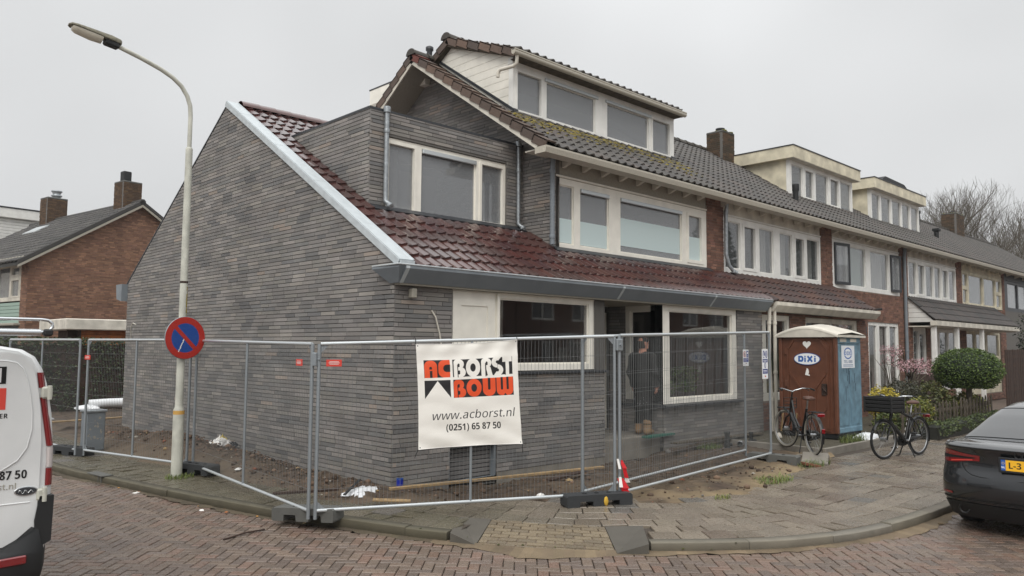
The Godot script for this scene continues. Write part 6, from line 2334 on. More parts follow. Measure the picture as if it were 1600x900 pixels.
func banner() -> void:
	var or_ := rgb(226, 82, 40)
	var bk := rgb(34, 33, 35)
	var wh := rgb(236, 233, 226)
	var pr := Print.new(1024, 1024, 770, 790, wh)
	pr.rect(50, 122, 192, 135, bk)
	fat(pr, "A", 52, 124, 94, 133, or_, bk); fat(pr, "C", 156, 122, 86, 135, or_, bk)
	pr.rect(262, 122, 463, 135, bk)
	fat(pr, "B", 270, 120, 90, 140, wh, bk); fat(pr, "O", 362, 116, 110, 146, wh, bk); fat(pr, "R", 480, 120, 88, 142, wh, bk); fat(pr, "S", 562, 118, 90, 142, wh, bk); fat(pr, "T", 646, 118, 76, 142, wh, bk)
	pr.rect(50, 277, 192, 137, bk)
	pr.poly([Vector2(49, 416), Vector2(146, 282), Vector2(243, 416)], wh)
	pr.rect(262, 277, 466, 140, bk)
	fat(pr, "B", 264, 279, 92, 137, or_, bk); fat(pr, "O", 360, 277, 116, 139, or_, bk); fat(pr, "U", 486, 277, 100, 138, or_, bk); fat(pr, "W", 594, 277, 132, 138, or_, bk)
	var ink := rgb(44, 44, 48)
	pr.words("www.acborst.nl", 92, 580, 62, ink, false, .2, 1.06)
	pr.words("(0251) 65 87 50", 202, 664, 50, rgb(20, 20, 22), true, 0.0, .86)
	for q in [Vector2(12, 12), Vector2(758, 12), Vector2(758, 778), Vector2(12, 778)]:
		pr.disc(q, 5, rgb(120, 122, 124))
	var A := Vector3(-1.68, 0, .98)
	var u := Vector3(3.28, 0, 1.52).normalized()
	var nn := u.cross(Vector3.UP)
	var P := func(t: float, y: float) -> Vector3: return A + u * t + Vector3(0, y, 0)
	var tl: Vector3 = P.call(1.074, 2.035)
	var tr: Vector3 = P.call(2.308, 2.10)
	var bl: Vector3 = P.call(1.124, .841)
	var br: Vector3 = P.call(2.381, .868)
	var f := FastNoiseLite.new()
	f.seed = 6; f.frequency = 2.2
	var n := 36
	var front := Geo.new()
	var rings := []
	for i in n + 1:
		var row := PackedVector3Array()
		for j in n + 1:
			var a := float(j) / n
			var b := float(i) / n
			var p := tl.lerp(tr, a).lerp(bl.lerp(br, a), b)
			# edges pulled in between the eyelets, shallow folds off the corners
			p.y -= .018 * sin(a * PI) * (1 - b) * (1 - b)
			p += u * .012 * sin(b * PI) * (1 - 2 * a)
			p.y += .012 * sin(a * PI) * b * b
			var fold := .010 * sin((a + b * .9) * 22) * exp(-b * 7) * (.4 + a) + .009 * sin((a * .7 - b * 1.6) * 18) * exp(-(1 - b) * 6) + f.get_noise_2d(a * 1.2, b * 3) * .007
			fold += .006 * sin(b * 30 + a * 3) * exp(-pow((b - .12) / .09, 2)) 
			row.append(p + nn * (.03 + fold + .02 * sin(a * PI) * sin(b * PI)))
		rings.append(row)
	rings.reverse()
	front.loft(rings, false)
	for k in front.t.size():
		var i := k / (n + 1)
		var j := k % (n + 1)
		front.t[k] = Vector2(float(j) / n, 1.0 - float(i) / n)
	var m := mat("banner_print", Color.WHITE, .45, {"tex": pr.tex(), "back": rgb(60, 60, 60)})
	var o := solo("banner", front, m, "white builder's banner with orange and black lettering tied to the fence", "banner")
	var hem := Geo.new()
	for e in [rings[0], rings[n]]:
		hem.tube(Array(e), .004, 5)
	obj("hem", hem, M.tape_white, o)
	var tie := Geo.new()
	tie.tube([tl + nn * .03, tl + Vector3(0, .05, 0) + nn * .02, tl + Vector3(0, .09, 0) - u * .01], .005, 5)
	tie.tube([bl + nn * .03, bl + Vector3(-.01, -.05, 0) - u * .01, bl + Vector3(0, -.1, 0) - u * .035], .004, 5)
	tie.tube([br + nn * .03, br + Vector3(0, -.06, 0) + u * .012, br + Vector3(0, -.12, 0) + u * .02], .004, 5)
	tie.tube([tr + nn * .03, tr + Vector3(0, .05, 0) + nn * .0], .005, 5)
	obj("tie", tie, M.black_plastic, o)

# ---------------------------------------------------------------- lamp post, sign, utility box, toilet
func street_things() -> void:
	var o := thing("street_lamp", "pale painted street lamp with a curved arm leaning over the side street", "street lamp", Vector3(-1.66, .1, -2.98))
	var g := Geo.new()
	g.lathe([Vector2(.078, -.1), Vector2(.078, .9), Vector2(.076, .97), Vector2(.06, 1.0), Vector2(.056, 1.04), Vector2(.05, 4.82), Vector2(.052, 4.84), Vector2(.044, 4.86), Vector2(.036, 4.87)], Vector3.ZERO, Basis(), 20)
	obj("pole", g, M.pole_paint, o)
	g = Geo.new()
	var pts := [Vector3(0, 4.8, 0), Vector3(0, 5.35, 0), Vector3(-.012, 5.5, 0), Vector3(-.06, 5.64, 0), Vector3(-.15, 5.77, 0), Vector3(-.28, 5.87, 0), Vector3(-.45, 5.95, 0), Vector3(-.72, 6.04, 0), Vector3(-1.05, 6.13, 0)]
	g.tube(pts, .032, 14)
	obj("arm", g, M.pole_paint, o)
	var band := Geo.new()
	band.lathe([Vector2(.0781, 0), Vector2(.0786, .002), Vector2(.0786, .055), Vector2(.0781, .057)], Vector3(0, .90, 0), Basis(), 20)
	obj("yellow_band", band, mat("band_yellow", rgb(206, 160, 84), .7, {"grain": M.fine_tex, "scale": 4.0}), o)
	var str_ := Geo.new()
	str_.lathe([Vector2(.0525, 0), Vector2(.057, .005), Vector2(.057, .03), Vector2(.0525, .035)], Vector3(0, 2.82, 0), Basis(), 16)
	obj("strap", str_, M.wood_dark, o)
	var al := Geo.new()
	for k in 30:
		al.col = lin(150, 132, 58)
		var yy := R.randf_range(2.35, 2.75)
		var aa := R.randf_range(.6, 1.2)
		al.box(Vector3(sin(aa) * .0545, yy, cos(aa) * .0545), Vector3(.016, R.randf_range(.02, .06), .002), Basis(Vector3.UP, aa))
	stuff(obj("algae", al, M.moss, o))
	# head
	var b := Basis(Vector3.BACK, -.15)
	var hc := Vector3(-1.36, 6.18, 0)
	g = Geo.new()
	var rings := []
	for e in [[.34, .05, .06], [.32, .07, .075], [.20, .085, .085], [-.02, .10, .07], [-.24, .11, .05], [-.31, .09, .04], [-.34, .04, .02]]:
		var ring := PackedVector3Array()
		for q in 14:
			var a := TAU * q / 14
			ring.append(hc + b * Vector3(e[0], .03 + (sin(a) * e[2] if sin(a) > 0 else sin(a) * .012), cos(a) * e[1]))
		rings.append(ring)
	g.loft(rings, true, true, true)
	obj("hood", g, M.lamp_hood, o)
	g = Geo.new()
	rings = []
	for e in [[.10, .07, .02], [.09, .082, .08], [-.05, .09, .09], [-.24, .09, .075], [-.29, .075, .05], [-.30, .03, .015]]:
		var ring := PackedVector3Array()
		for q in 14:
			var a := TAU * q / 14
			ring.append(hc + b * Vector3(e[0], .02 - (absf(sin(a)) * e[2] if sin(a) < 0 else 0.0), cos(a) * e[1]))
		rings.append(ring)
	g.loft(rings, true, true, true)
	obj("bowl", g, M.lamp_bowl, o)
	g = Geo.new()
	g.cbox(hc + b * Vector3(.22, -.005, 0), Vector3(.2, .09, .13), .02, b)
	obj("gear_box", g, M.black_plastic, o)
	# no parking sign on the pole
	var s := thing("road_sign", "round blue and red no parking sign on the lamp post", "sign", Vector3(-1.66, 2.115, -2.98), deg_to_rad(8))
	var zb := Basis(Vector3.RIGHT, PI / 2)
	g = Geo.new()
	g.lathe([Vector2(.001, -.004), Vector2(.30, -.004), Vector2(.312, .0), Vector2(.312, .012), Vector2(.306, .016), Vector2(.001, .016)], Vector3(0, 0, .085), zb, 48)
	obj("backing", g, M.galvanised, s)
	g = Geo.new()
	g.lathe([Vector2(.306, 0), Vector2(.306, .002), Vector2(.214, .002), Vector2(.214, 0)], Vector3(0, 0, .1012), zb, 48)
	obj("red_ring", g, M.sign_red, s)
	g = Geo.new()
	g.lathe([Vector2(.214, 0), Vector2(.2139, .0012), Vector2(.001, .0012)], Vector3(0, 0, .1012), zb, 48)
	obj("blue_field", g, M.sign_blue, s)
	g = Geo.new()
	g.box(Vector3(0, 0, .1030), Vector3(.44, .058, .0015), Basis(Vector3.BACK, -PI / 4))
	obj("red_bar", g, M.sign_red, s)
	g = Geo.new()
	for k in 9:
		g.box(Vector3(-.09 + k * .008 + R.randf_range(-.008, .008), -.19 + k * .02, .1042), Vector3(.012, R.randf_range(.02, .04), .0012), Basis(Vector3.BACK, R.randf_range(-.5, .1)))
	obj("paint_scratch", g, M.tape_white, s)
	g = Geo.new()
	g.lathe([Vector2(.06, -.03), Vector2(.068, -.03), Vector2(.068, .03), Vector2(.06, .03)], Vector3(0, .12, 0), Basis(), 16)
	g.lathe([Vector2(.06, -.03), Vector2(.068, -.03), Vector2(.068, .03), Vector2(.06, .03)], Vector3(0, -.12, 0), Basis(), 16)
	g.box(Vector3(0, .12, .075), Vector3(.06, .05, .03)); g.box(Vector3(0, -.12, .075), Vector3(.06, .05, .03))
	obj("bracket", g, M.galvanised, s)
	# grey utility box behind the fence
	o = thing("utility_box", "grey metal utility box with scratched paint behind the fence near the van", "utility box", Vector3(-1.72, .12, -6.75), deg_to_rad(4))
	g = Geo.new()
	g.cbox(Vector3(0, .34, 0), Vector3(.32, .68, .26), .015)
	obj("body", g, M.fascia_grey, o)
	g = Geo.new()
	g.cbox(Vector3(0, .70, 0), Vector3(.37, .045, .31), .012)
	obj("lid", g, M.zinc_pipe, o)
	g = Geo.new()
	for k in 14:
		g.box(Vector3(R.randf_range(-.12, .12), R.randf_range(.2, .6), .1308), Vector3(R.randf_range(.01, .04), R.randf_range(.02, .07), .001), Basis(Vector3.BACK, R.randf_range(-.7, .7)))
	obj("scraped_paint", g, M.soffit_grey, o)
	toilet()

func toilet() -> void:
	var o := thing("portable_toilet", "brown and blue portable toilet with a domed white roof", "portable toilet", Vector3(9.58, .22, 1.24))
	# door side faces -x; local z from -.6 to .6, x from 0 to 1.2
	var roofy := func(z: float) -> float: return 2.10 + .15 * (1.0 - pow(absf(z) / .62, 1.7))
	var g := Geo.new()
	g.span(Vector3(.02, .0, -.58), Vector3(1.18, .12, .58))
	obj("skid", g, M.black_plastic, o)
	var pol := PackedVector2Array()
	for q in [[-.6, .1], [.6, .1], [.6, 2.08]]:
		pol.append(Vector2(q[0], q[1]))
	for k in range(1, 12):
		var z := .6 - k * .1
		pol.append(Vector2(z, roofy.call(z) - .01))
	pol.append(Vector2(-.6, 2.08))
	g = Geo.new()
	g.prism(pol, Vector3(.04, 0, 0), Vector3.BACK, Vector3.UP, Vector3(-.04, 0, 0))
	obj("front_wall", g, M.toilet_brown, o)
	g = Geo.new()
	g.prism(pol, Vector3(1.16, 0, 0), Vector3.BACK, Vector3.UP, Vector3(.04, 0, 0))
	obj("back_wall", g, M.toilet_blue, o)
	for sd in [-1.0, 1.0]:
		g = Geo.new()
		g.span(Vector3(.042, .1, sd * .585 - .015), Vector3(1.158, 2.08, sd * .585 + .015))
		for k in 2:
			g.cbox(Vector3(.32 + k * .56, 1.0, sd * .602), Vector3(.44, 1.5, .012), .005)
		g.cbox(Vector3(.6, 1.97, sd * .606), Vector3(1.1, .10, .02), .008)
		g.cbox(Vector3(.6, .16, sd * .606), Vector3(1.1, .10, .02), .008)
		obj("side_wall", g, M.toilet_blue, o)
		g = Geo.new()
		g.cbox(Vector3(.0, 1.1, sd * .585), Vector3(.09, 2.0, .075), .015)
		obj("corner_post", g, M.toilet_brown, o)
		for k in 2:
			g = Geo.new()
			g.cbox(Vector3(.3 + k * .5, 1.99, sd * .618), Vector3(.3, .07, .012), .004)
			obj("vent", g, M.weathered_white, o)
	# smears on the blue side
	g = Geo.new()
	for k in 10:
		g.box(Vector3(R.randf_range(.3, .9), R.randf_range(.5, 1.5), .6095), Vector3(R.randf_range(.008, .03), R.randf_range(.05, .3), .001), Basis(Vector3.BACK, R.randf_range(-.1, .1)))
	obj("stain", g, mat("stain_dark", rgb(62, 82, 96), .8), o)
	# door with ribs
	g = Geo.new()
	var dp := PackedVector2Array()
	for q in [[-.46, .14], [.46, .14], [.46, 1.86], [.30, 2.06], [-.30, 2.06], [-.46, 1.86]]:
		dp.append(Vector2(q[0], q[1]))
	g.prism(dp, Vector3(0, 0, 0), Vector3.BACK, Vector3.UP, Vector3(-.022, 0, 0))
	var rib := func(a: Vector2, b: Vector2, w: float) -> void:
		var A := Vector3(-.022, a.y, a.x)
		var B := Vector3(-.022, b.y, b.x)
		var d := (B - A).normalized()
		g.hexa((A + B) * .5, Vector3(.020, 0, 0), d * (B - A).length() * .5, Vector3.RIGHT.cross(d) * w * 1.5)
	for e in [[[-.42, .2], [-.42, 1.8]], [[.42, .2], [.42, 1.8]], [[-.16, .2], [-.16, 1.0]], [[.0, .2], [.0, .95]], [[.16, .2], [.16, 1.0]], [[-.16, 1.0], [-.40, 1.32]], [[.16, 1.0], [.40, 1.32]], [[-.4, .62], [-.17, .34]], [[.4, .62], [.17, .34]], [[-.42, 1.8], [-.28, 2.0]], [[.42, 1.8], [.28, 2.0]], [[-.28, 2.0], [.28, 2.0]]]:
		rib.call(Vector2(e[0][0], e[0][1]), Vector2(e[1][0], e[1][1]), .014)
	var door := obj("door", g, M.toilet_brown, o)
	g = Geo.new()
	g.cbox(Vector3(-.032, .98, .36), Vector3(.02, .24, .13), .006)
	g.tube([Vector3(-.05, 1.02, .33), Vector3(-.07, .98, .36), Vector3(-.05, .93, .40)], .014, 6)
	obj("latch", g, M.wood_dark, door)
	g = Geo.new()
	for k in 3:
		g.cbox(Vector3(-.03, .4 + k * .68, -.47), Vector3(.03, .14, .05), .008)
	obj("hinge", g, M.toilet_brown, door)
	# heart, oval with its name, small moon slot
	g = Geo.new()
	var hp := PackedVector2Array()
	for k in 28:
		var t := TAU * k / 28
		hp.append(Vector2(.0055 * 16 * pow(sin(t), 3), .0055 * (13 * cos(t) - 5 * cos(2 * t) - 2 * cos(3 * t) - cos(4 * t))))
	g.prism(hp, Vector3(-.024, 1.90, 0), Vector3.BACK, Vector3.UP, Vector3(-.006, 0, 0))
	obj("heart", g, M.white_paint, door)
	g = Geo.new()
	var mo := PackedVector2Array([Vector2(-.05, -.06), Vector2(.05, -.08), Vector2(.05, -.055), Vector2(.02, -.05), Vector2(.035, 0), Vector2(.02, .06), Vector2(-.01, .08), Vector2(-.025, .03)])
	g.prism(mo, Vector3(-.024, 1.33, 0), Vector3.BACK, Vector3.UP, Vector3(-.005, 0, 0))
	obj("moon_slot", g, M.white_paint, door)
	var pr := Print.new(256, 96, 256, 96, rgb(232, 234, 236))
	var bl := rgb(46, 96, 168)
	for e in [[22, 0], [90, 1], [112, 2], [190, 1]]:
		var x: float = e[0]
		if e[1] == 0:
			pr.poly(rr(x + 18, 22, 54, 52, 0, 22, 22, 0), bl); pr.poly(rr(x + 36, 38, 18, 20, 0, 8, 8, 0), rgb(232, 234, 236))
		elif e[1] == 1:
			pr.rect(x + 12, 36, 16, 38, bl); pr.rect(x + 12, 22, 16, 9, bl)
		else:
			pr.line([Vector2(x + 24, 24), Vector2(x + 70, 72)], 17, bl); pr.line([Vector2(x + 70, 24), Vector2(x + 24, 72)], 17, bl)
	g = Geo.new()
	oval(g, Vector3(-.040, 1.60, 0), Vector3.BACK, Vector3.UP, .27, .115)
	var ov := obj("name_oval", g, mat("oval_print", Color.WHITE, .4, {"tex": pr.tex()}), door)
	g = Geo.new()
	var op := PackedVector2Array()
	for k in 32:
		op.append(Vector2(cos(TAU * k / 32) * .285, sin(TAU * k / 32) * .128))
	g.prism(op, Vector3(-.024, 1.60, 0), Vector3.BACK, Vector3.UP, Vector3(-.014, 0, 0))
	obj("oval_edge", g, M.sign_blue, ov)
	pr = Print.new(160, 192, 160, 192, rgb(222, 226, 230))
	pr.ring(Vector2(80, 66), 40, 50, bl); pr.rect(34, 48, 92, 38, rgb(222, 226, 230))
	pr.words("DIXI", 80, 82, 32, bl, true, 0, 1.0, true)
	pr.words("TEL 088", 80, 150, 24, rgb(90, 110, 140), true, 0, .9, true)
	pr.rect(20, 162, 120, 8, rgb(130, 146, 170)); pr.rect(20, 176, 120, 6, rgb(150, 164, 184))
	g = Geo.new()
	g.quad(Vector3(.22, 1.42, .612), Vector3(.86, 1.42, .612), Vector3(.86, 1.88, .612), Vector3(.22, 1.88, .612))
	obj("side_plate", g, mat("side_print", Color.WHITE, .5, {"tex": pr.tex()}), o)
	# roof
	g = Geo.new()
	var rings := []
	for e in [[-.10, -.04], [-.10, .0], [-.06, .025], [.3, .05], [.6, .075], [.9, .05], [1.26, .025], [1.30, .0], [1.30, -.04]]:
		var ring := PackedVector3Array()
		for k in 17:
			var z := -.68 + k * .085
			ring.append(Vector3(e[0], roofy.call(clampf(z, -.62, .62)) + e[1] + .01 - (.03 if absf(z) > .64 else 0.0), z))
		rings.append(ring)
	g.loft(rings, false)
	g.prism(PackedVector2Array([Vector2(-.68, 2.05), Vector2(.68, 2.05), Vector2(.68, 2.09), Vector2(.3, 2.19), Vector2(0, 2.23), Vector2(-.3, 2.19), Vector2(-.68, 2.09)]), Vector3(-.095, 0, 0), Vector3.BACK, Vector3.UP, Vector3(1.39, 0, 0))
	obj("roof", g, M.weathered_white, o)
	var pl := solo("white_cover", cover_geo(), M.plastic_sheet, "crumpled white plastic beside the foot of the portable toilet", "plastic sheet", Vector3(10.35, .22, 2.08))
	pl.rotation.y = .2

func cover_geo() -> Geo:
	var g := Geo.new()
	crumple(g, .75, .34, .13, 5)
	return g

func oval(g: Geo, c: Vector3, u: Vector3, w: Vector3, a: float, b: float) -> void:
	var n := 40
	var nn := Vector3.LEFT
	g.vert(c, nn, Vector2(.5, .5))
	for k in n:
		var q := Vector2(cos(TAU * k / n), sin(TAU * k / n))
		g.vert(c + u * q.x * a + w * q.y * b, nn, Vector2(.5 + q.x * .5, .5 - q.y * .5))
	for k in n:
		var i := 1 + k
		var j := 1 + (k + 1) % n
		g.ix.append_array([0, i, j] if u.cross(w).dot(nn) < 0 else [0, j, i])

# a crumpled sheet about w by d, h high
func crumple(g: Geo, w: float, d: float, h: float, sd: int) -> void:
	var f := FastNoiseLite.new()
	f.seed = sd; f.frequency = 3.2; f.noise_type = FastNoiseLite.TYPE_PERLIN; f.fractal_type = FastNoiseLite.FRACTAL_RIDGED
	var n := 22
	var rings := []
	for i in n + 1:
		var row := PackedVector3Array()
		for j in n + 1:
			var a := float(j) / n - .5
			var b := float(i) / n - .5
			var e := clampf(1.0 - maxf(absf(a), absf(b)) * 2.0, 0, 1)
			var r := 1.0 + f.get_noise_2d(a * 2 + 7, b * 2) * .25
			row.append(Vector3(a * w * r, h * (.15 + .85 * (f.get_noise_2d(a, b) * .5 + .5)) * pow(e, .4) - .01, -b * d * r))
		rings.append(row)
	g.loft(rings, false)

# ---------------------------------------------------------------- vehicles
func sticker(s: String, h: float, m: Material, par: Node3D, at: Vector3, b: Basis, bold := true, wide := 1.0, called := "lettering") -> void:
	var tm := TextMesh.new()
	var f := SystemFont.new()
	f.font_names = PackedStringArray(["Droid Sans"])
	f.font_weight = 700 if bold else 400
	tm.font = f; tm.font_size = 48; tm.pixel_size = h / .72 / 48.0; tm.depth = .002; tm.curve_step = 1.0
	tm.text = s
	tm.horizontal_alignment = HORIZONTAL_ALIGNMENT_LEFT
	var o := obj(called, tm, m, par)
	o.transform = Transform3D(Basis(b.x * wide, b.y, b.z), at)

func torus(g: Geo, c: Vector3, b: Basis, r: float, t: float, n := 28, k := 8) -> void:
	var rings := []
	for i in n + 1:
		var a := TAU * i / n
		var d := b.x * cos(a) + b.y * sin(a)
		var ring := PackedVector3Array()
		for j in k:
			var e := TAU * j / k
			ring.append(c + d * (r + cos(e) * t) + b.z * sin(e) * t)
		rings.append(ring)
	rings.reverse()
	g.loft(rings)

func road_wheel(par: Node3D, c: Vector3, r: float, w: float, axis: Vector3) -> void:
	var n := Node3D.new()
	n.name = "wheel"
	par.add_child(n, true)
	n.position = c
	var b := Basis(axis.cross(Vector3.UP).normalized(), axis, Vector3.UP)
	b = Basis(Vector3.UP, axis, Vector3.UP.cross(axis))
	var g := Geo.new()
	g.lathe([Vector2(r * .64, -w * .5), Vector2(r * .9, -w * .52), Vector2(r * .98, -w * .42), Vector2(r, -w * .3), Vector2(r, w * .3), Vector2(r * .98, w * .42), Vector2(r * .9, w * .52), Vector2(r * .64, w * .5)], Vector3.ZERO, b, 32)
	obj("tyre", g, M.rubber, n)
	g = Geo.new()
	g.lathe([Vector2(r * .64, -w * .4), Vector2(r * .66, w * .46), Vector2(r * .6, w * .40), Vector2(r * .2, w * .30), Vector2(.001, w * .34)], Vector3.ZERO, b, 24)
	for k in 5:
		var a := TAU * k / 5
		var d := b.x * cos(a) + b.z * sin(a)
		g.hexa(d * r * .36 + axis * w * .4, d * r * .26, axis * .012, axis.cross(d) * r * .06)
	obj("rim", g, M.steel, n)

func vehicles() -> void:
	van()
	car()
	bicycle(true)
	bicycle(false)

func van() -> void:
	# local: rear face at z = 0 looking +z, the van runs away along -z
	var o := thing("delivery_van", "white delivery van with roof rack and black lettering, seen from behind at the left edge", "van", Vector3(-5.535, 0, 2.22))
	var half := [[.86, .40], [.95, .46], [.965, .60], [.985, .95], [.985, 1.25], [.965, 1.5], [.925, 1.72], [.89, 1.83], [.84, 1.915], [.76, 1.965], [.62, 1.99], [.3, 2.005]]
	var sect := func(z: float, kx: float, top: float, low: float, inset := 0.0) -> PackedVector3Array:
		var p := PackedVector3Array()
		for e in half:
			var y: float = e[1]
			if y > .95:
				y = .95 + (y - .95) * (top - .95) / 1.055
			p.append(Vector3(e[0] * kx - inset, maxf(y, low), z))
		var q := p.duplicate()
		q.reverse()
		for e in q:
			p.append(Vector3(-e.x, e.y, e.z))
		return p
	var g := Geo.new()
	var rings := [sect.call(-.0, .985, 1.99, .40, .02), sect.call(-.02, 1.0, 2.0, .40, .004), sect.call(-.06, 1.0, 2.005, .40), sect.call(-1.2, 1.0, 2.02, .40), sect.call(-2.6, 1.0, 2.0, .40), sect.call(-3.2, .99, 1.95, .40), sect.call(-3.6, .97, 1.78, .40), sect.call(-4.05, .95, 1.32, .40), sect.call(-4.4, .93, 1.16, .40), sect.call(-4.75, .88, 1.05, .42), sect.call(-4.92, .74, .97, .46)]
	rings.reverse()
	g.loft(rings, true, true, true)
	obj("body", g, M.van_white, o)
	# rear doors: two plates a little proud, with a pressed upper field each
	for sd in [-1.0, 1.0]:
		g = Geo.new()
		var outl := PackedVector2Array()
		for q in [[.012, .56], [.86, .56], [.885, .70], [.895, 1.0], [.895, 1.3], [.878, 1.55], [.845, 1.76], [.81, 1.86], [.75, 1.925], [.66, 1.945], [.012, 1.955]]:
			outl.append(Vector2(q[0] * sd, q[1]))
		g.prism(outl, Vector3(0, 0, -.01), Vector3.RIGHT, Vector3.UP, Vector3(0, 0, .03))
		var door := obj("rear_door", g, M.van_white, o)
		g = Geo.new()
		var inner := PackedVector2Array()
		for q in [[.09, 1.10], [.55, 1.10], [.66, 1.125], [.75, 1.185], [.805, 1.27], [.83, 1.40], [.826, 1.52], [.806, 1.66], [.78, 1.77], [.755, 1.83], [.715, 1.87], [.65, 1.885], [.09, 1.895]]:
			inner.append(Vector2(q[0] * sd, q[1]))
		g.prism(inner, Vector3(0, 0, .02), Vector3.RIGHT, Vector3.UP, Vector3(0, 0, .007))
		var rim := Array()
		for q in inner:
			rim.append(Vector3(q.x, q.y, .022))
		rim.append(rim[0])
		g.tube(rim, .007, 8)
		obj("pressed_panel", g, M.van_white, door)
		g = Geo.new()
		g.cbox(Vector3(.43 * sd, .885, .015), Vector3(.84, .02, .018), .008)
		obj("lower_panel", g, M.van_white, door)
		for y in [1.655, .93]:
			g = Geo.new()
			g.cbox(Vector3(.915 * sd, y, .0), Vector3(.07, .085, .07), .012)
			g.tube([Vector3(.93 * sd, y - .05, .03), Vector3(.93 * sd, y + .05, .03)], .016, 8)
			obj("hinge", g, M.pole_paint, door)
		# lamp cluster down the corner
		var lamp := Node3D.new()
		lamp.name = "tail_light"
		o.add_child(lamp, true)
		for e in [[1.80, 1.69, 0, .03], [1.62, 1.27, 0, .04], [1.262, 1.12, 1, .05], [1.112, .99, 0, .045]]:
			g = Geo.new()
			var rr2 := []
			for y in [e[1], (e[0] + e[1]) * .5, e[0]]:
				var w: float = lerpf(.975, .88, clampf((y - 1.25) / .6, 0, 1)) + .012
				rr2.append(PackedVector3Array([Vector3((w - .052) * sd, y, .008), Vector3((w - .03) * sd, y, .016), Vector3((w - .005) * sd, y, -.01), Vector3(w * sd, y, -.07), Vector3((w - .05) * sd, y, -.1)]))
			if sd < 0:
				for q in rr2.size():
					rr2[q].reverse()
			g.loft(rr2, true, true, true)
			obj("red_lens" if e[2] == 0 else "clear_lens", g, M.lamp_red if e[2] == 0 else M.lamp_clear, lamp)
	g = Geo.new()
	g.box(Vector3(0, 1.25, .012), Vector3(.012, 1.38, .012))
	obj("door_gap", g, M.black_gap, o)
	# bumper with raised corners
	g = Geo.new()
	rings = []
	for e in [[-1.0, -.62], [-.995, -.1], [-.94, .06], [-.7, .105], [0.0, .12], [.7, .105], [.94, .06], [.995, -.1], [1.0, -.62]]:
		var x: float = e[0]
		var z: float = e[1]
		var dx := .02 * signf(x) if absf(x) > .9 else 0.0
		var dn := Vector3(0, 0, 1) if absf(x) < .9 else (Vector3(signf(x), 0, .6).normalized() if absf(x) < .99 else Vector3(signf(x), 0, 0))
		var c := Vector3(x * .985, 0, z)
		var rise := .60 if absf(x) < .9 else .72
		rings.append(PackedVector3Array([c - dn * .06 + Vector3(0, .33, 0), c - dn * .015 + Vector3(0, .34, 0), c + Vector3(0, .42, 0), c + dn * .004 + Vector3(0, .53, 0), c - dn * .03 + Vector3(0, rise - .03, 0), c - dn * .10 + Vector3(0, rise, 0)]))
	var rv := []
	for r in rings:
		var q := PackedVector3Array(r)
		q.reverse()
		rv.append(q)
	g.loft(rv, true, true, true)
	for sd in [-1.0, 1.0]:
		g.prism(PackedVector2Array([Vector2(.885 * sd, .55), Vector2(.985 * sd, .60), Vector2(.992 * sd, .92), Vector2(.90 * sd, .92), Vector2(.875 * sd, .75)]), Vector3(0, 0, -.12), Vector3.RIGHT, Vector3.UP, Vector3(0, 0, .155))
	var bump := obj("bumper", g, M.black_plastic, o)
	for sd in [-1.0, 1.0]:
		g = Geo.new()
		g.cbox(Vector3(.74 * sd, .505, .102), Vector3(.17, .06, .02), .008, Basis(Vector3.UP, .12 * sd))
		obj("reflector", g, M.lamp_red, bump)
	# badge
	g = Geo.new()
	g.lathe([Vector2(.001, .0), Vector2(.985, .0), Vector2(1.0, .3), Vector2(.94, .5), Vector2(.001, .5)], Vector3(.815, .965, .016), Basis(Vector3(.075, 0, 0), Vector3(0, 0, .02), Vector3(0, -.034, 0)), 28)
	var badge := obj("badge", g, M.chrome, o)
	g = Geo.new()
	g.lathe([Vector2(.001, 0), Vector2(1.0, 0), Vector2(.99, .2), Vector2(.001, .2)], Vector3(.815, .965, .026), Basis(Vector3(.066, 0, 0), Vector3(0, 0, .008), Vector3(0, -.027, 0)), 28)
	obj("badge_field", g, M.slate, badge)
	g = Geo.new()
	var sc := []
	for k in 26:
		var t := k / 25.0
		sc.append(Vector3(.768 + t * .092, .962 + .014 * sin(t * 17.0) * (1.0 - t * .4), .0285))
	g.tube(sc, .0028, 5)
	obj("badge_script", g, M.chrome, badge)
	# lettering, the right ends of the same logo as on the banner
	var fl := Basis()
	sticker("(0251) 65 87 50", .058, M.black_gap, o, Vector3(.335, 1.085, .0225), fl, true, .86)
	sticker("www.acborst.nl", .040, M.soffit_grey, o, Vector3(.33, 1.008, .0225), fl, false, 1.1)
	sticker("ER", .032, M.black_gap, o, Vector3(.625, 1.50, .0275), fl, true)
	g = Geo.new()
	g.box(Vector3(.44, 1.785, .028), Vector3(.43, .12, .003))
	obj("logo_black", g, M.black_gap, o)
	g = Geo.new()
	g.box(Vector3(.44, 1.62, .028), Vector3(.44, .15, .003))
	obj("logo_red", g, M.tag_red, o)
	g = Geo.new()
	for k in 4:
		g.box(Vector3(.28 + k * .11, 1.785, .0298), Vector3(.03, .10, .002))
		g.box(Vector3(.28 + k * .11, 1.64, .0298), Vector3(.012, .09, .002))
	obj("logo_white", g, M.van_white, o)
	# plate, windows, wheels
	g = Geo.new()
	g.cbox(Vector3(-.3, .66, .05), Vector3(.5, .11, .012), .004)
	obj("number_plate", g, mat("plate_yellow", rgb(232, 176, 36), .4), o)
	g = Geo.new()
	for sd in [-1.0, 1.0]:
		g.prism(PackedVector2Array([Vector2(-2.75, 1.2), Vector2(-3.75, 1.2), Vector2(-3.45, 1.62), Vector2(-2.75, 1.68)]), Vector3(.972 * sd, 0, 0), Vector3.BACK, Vector3.UP, Vector3(.008 * sd, 0, 0))
	obj("side_glass", g, M.car_glass, o)
	for z in [-.95, -3.9]:
		for sd in [-1.0, 1.0]:
			road_wheel(o, Vector3(.84 * sd, .34, z), .34, .22, Vector3(sd, 0, 0))
	g = Geo.new()
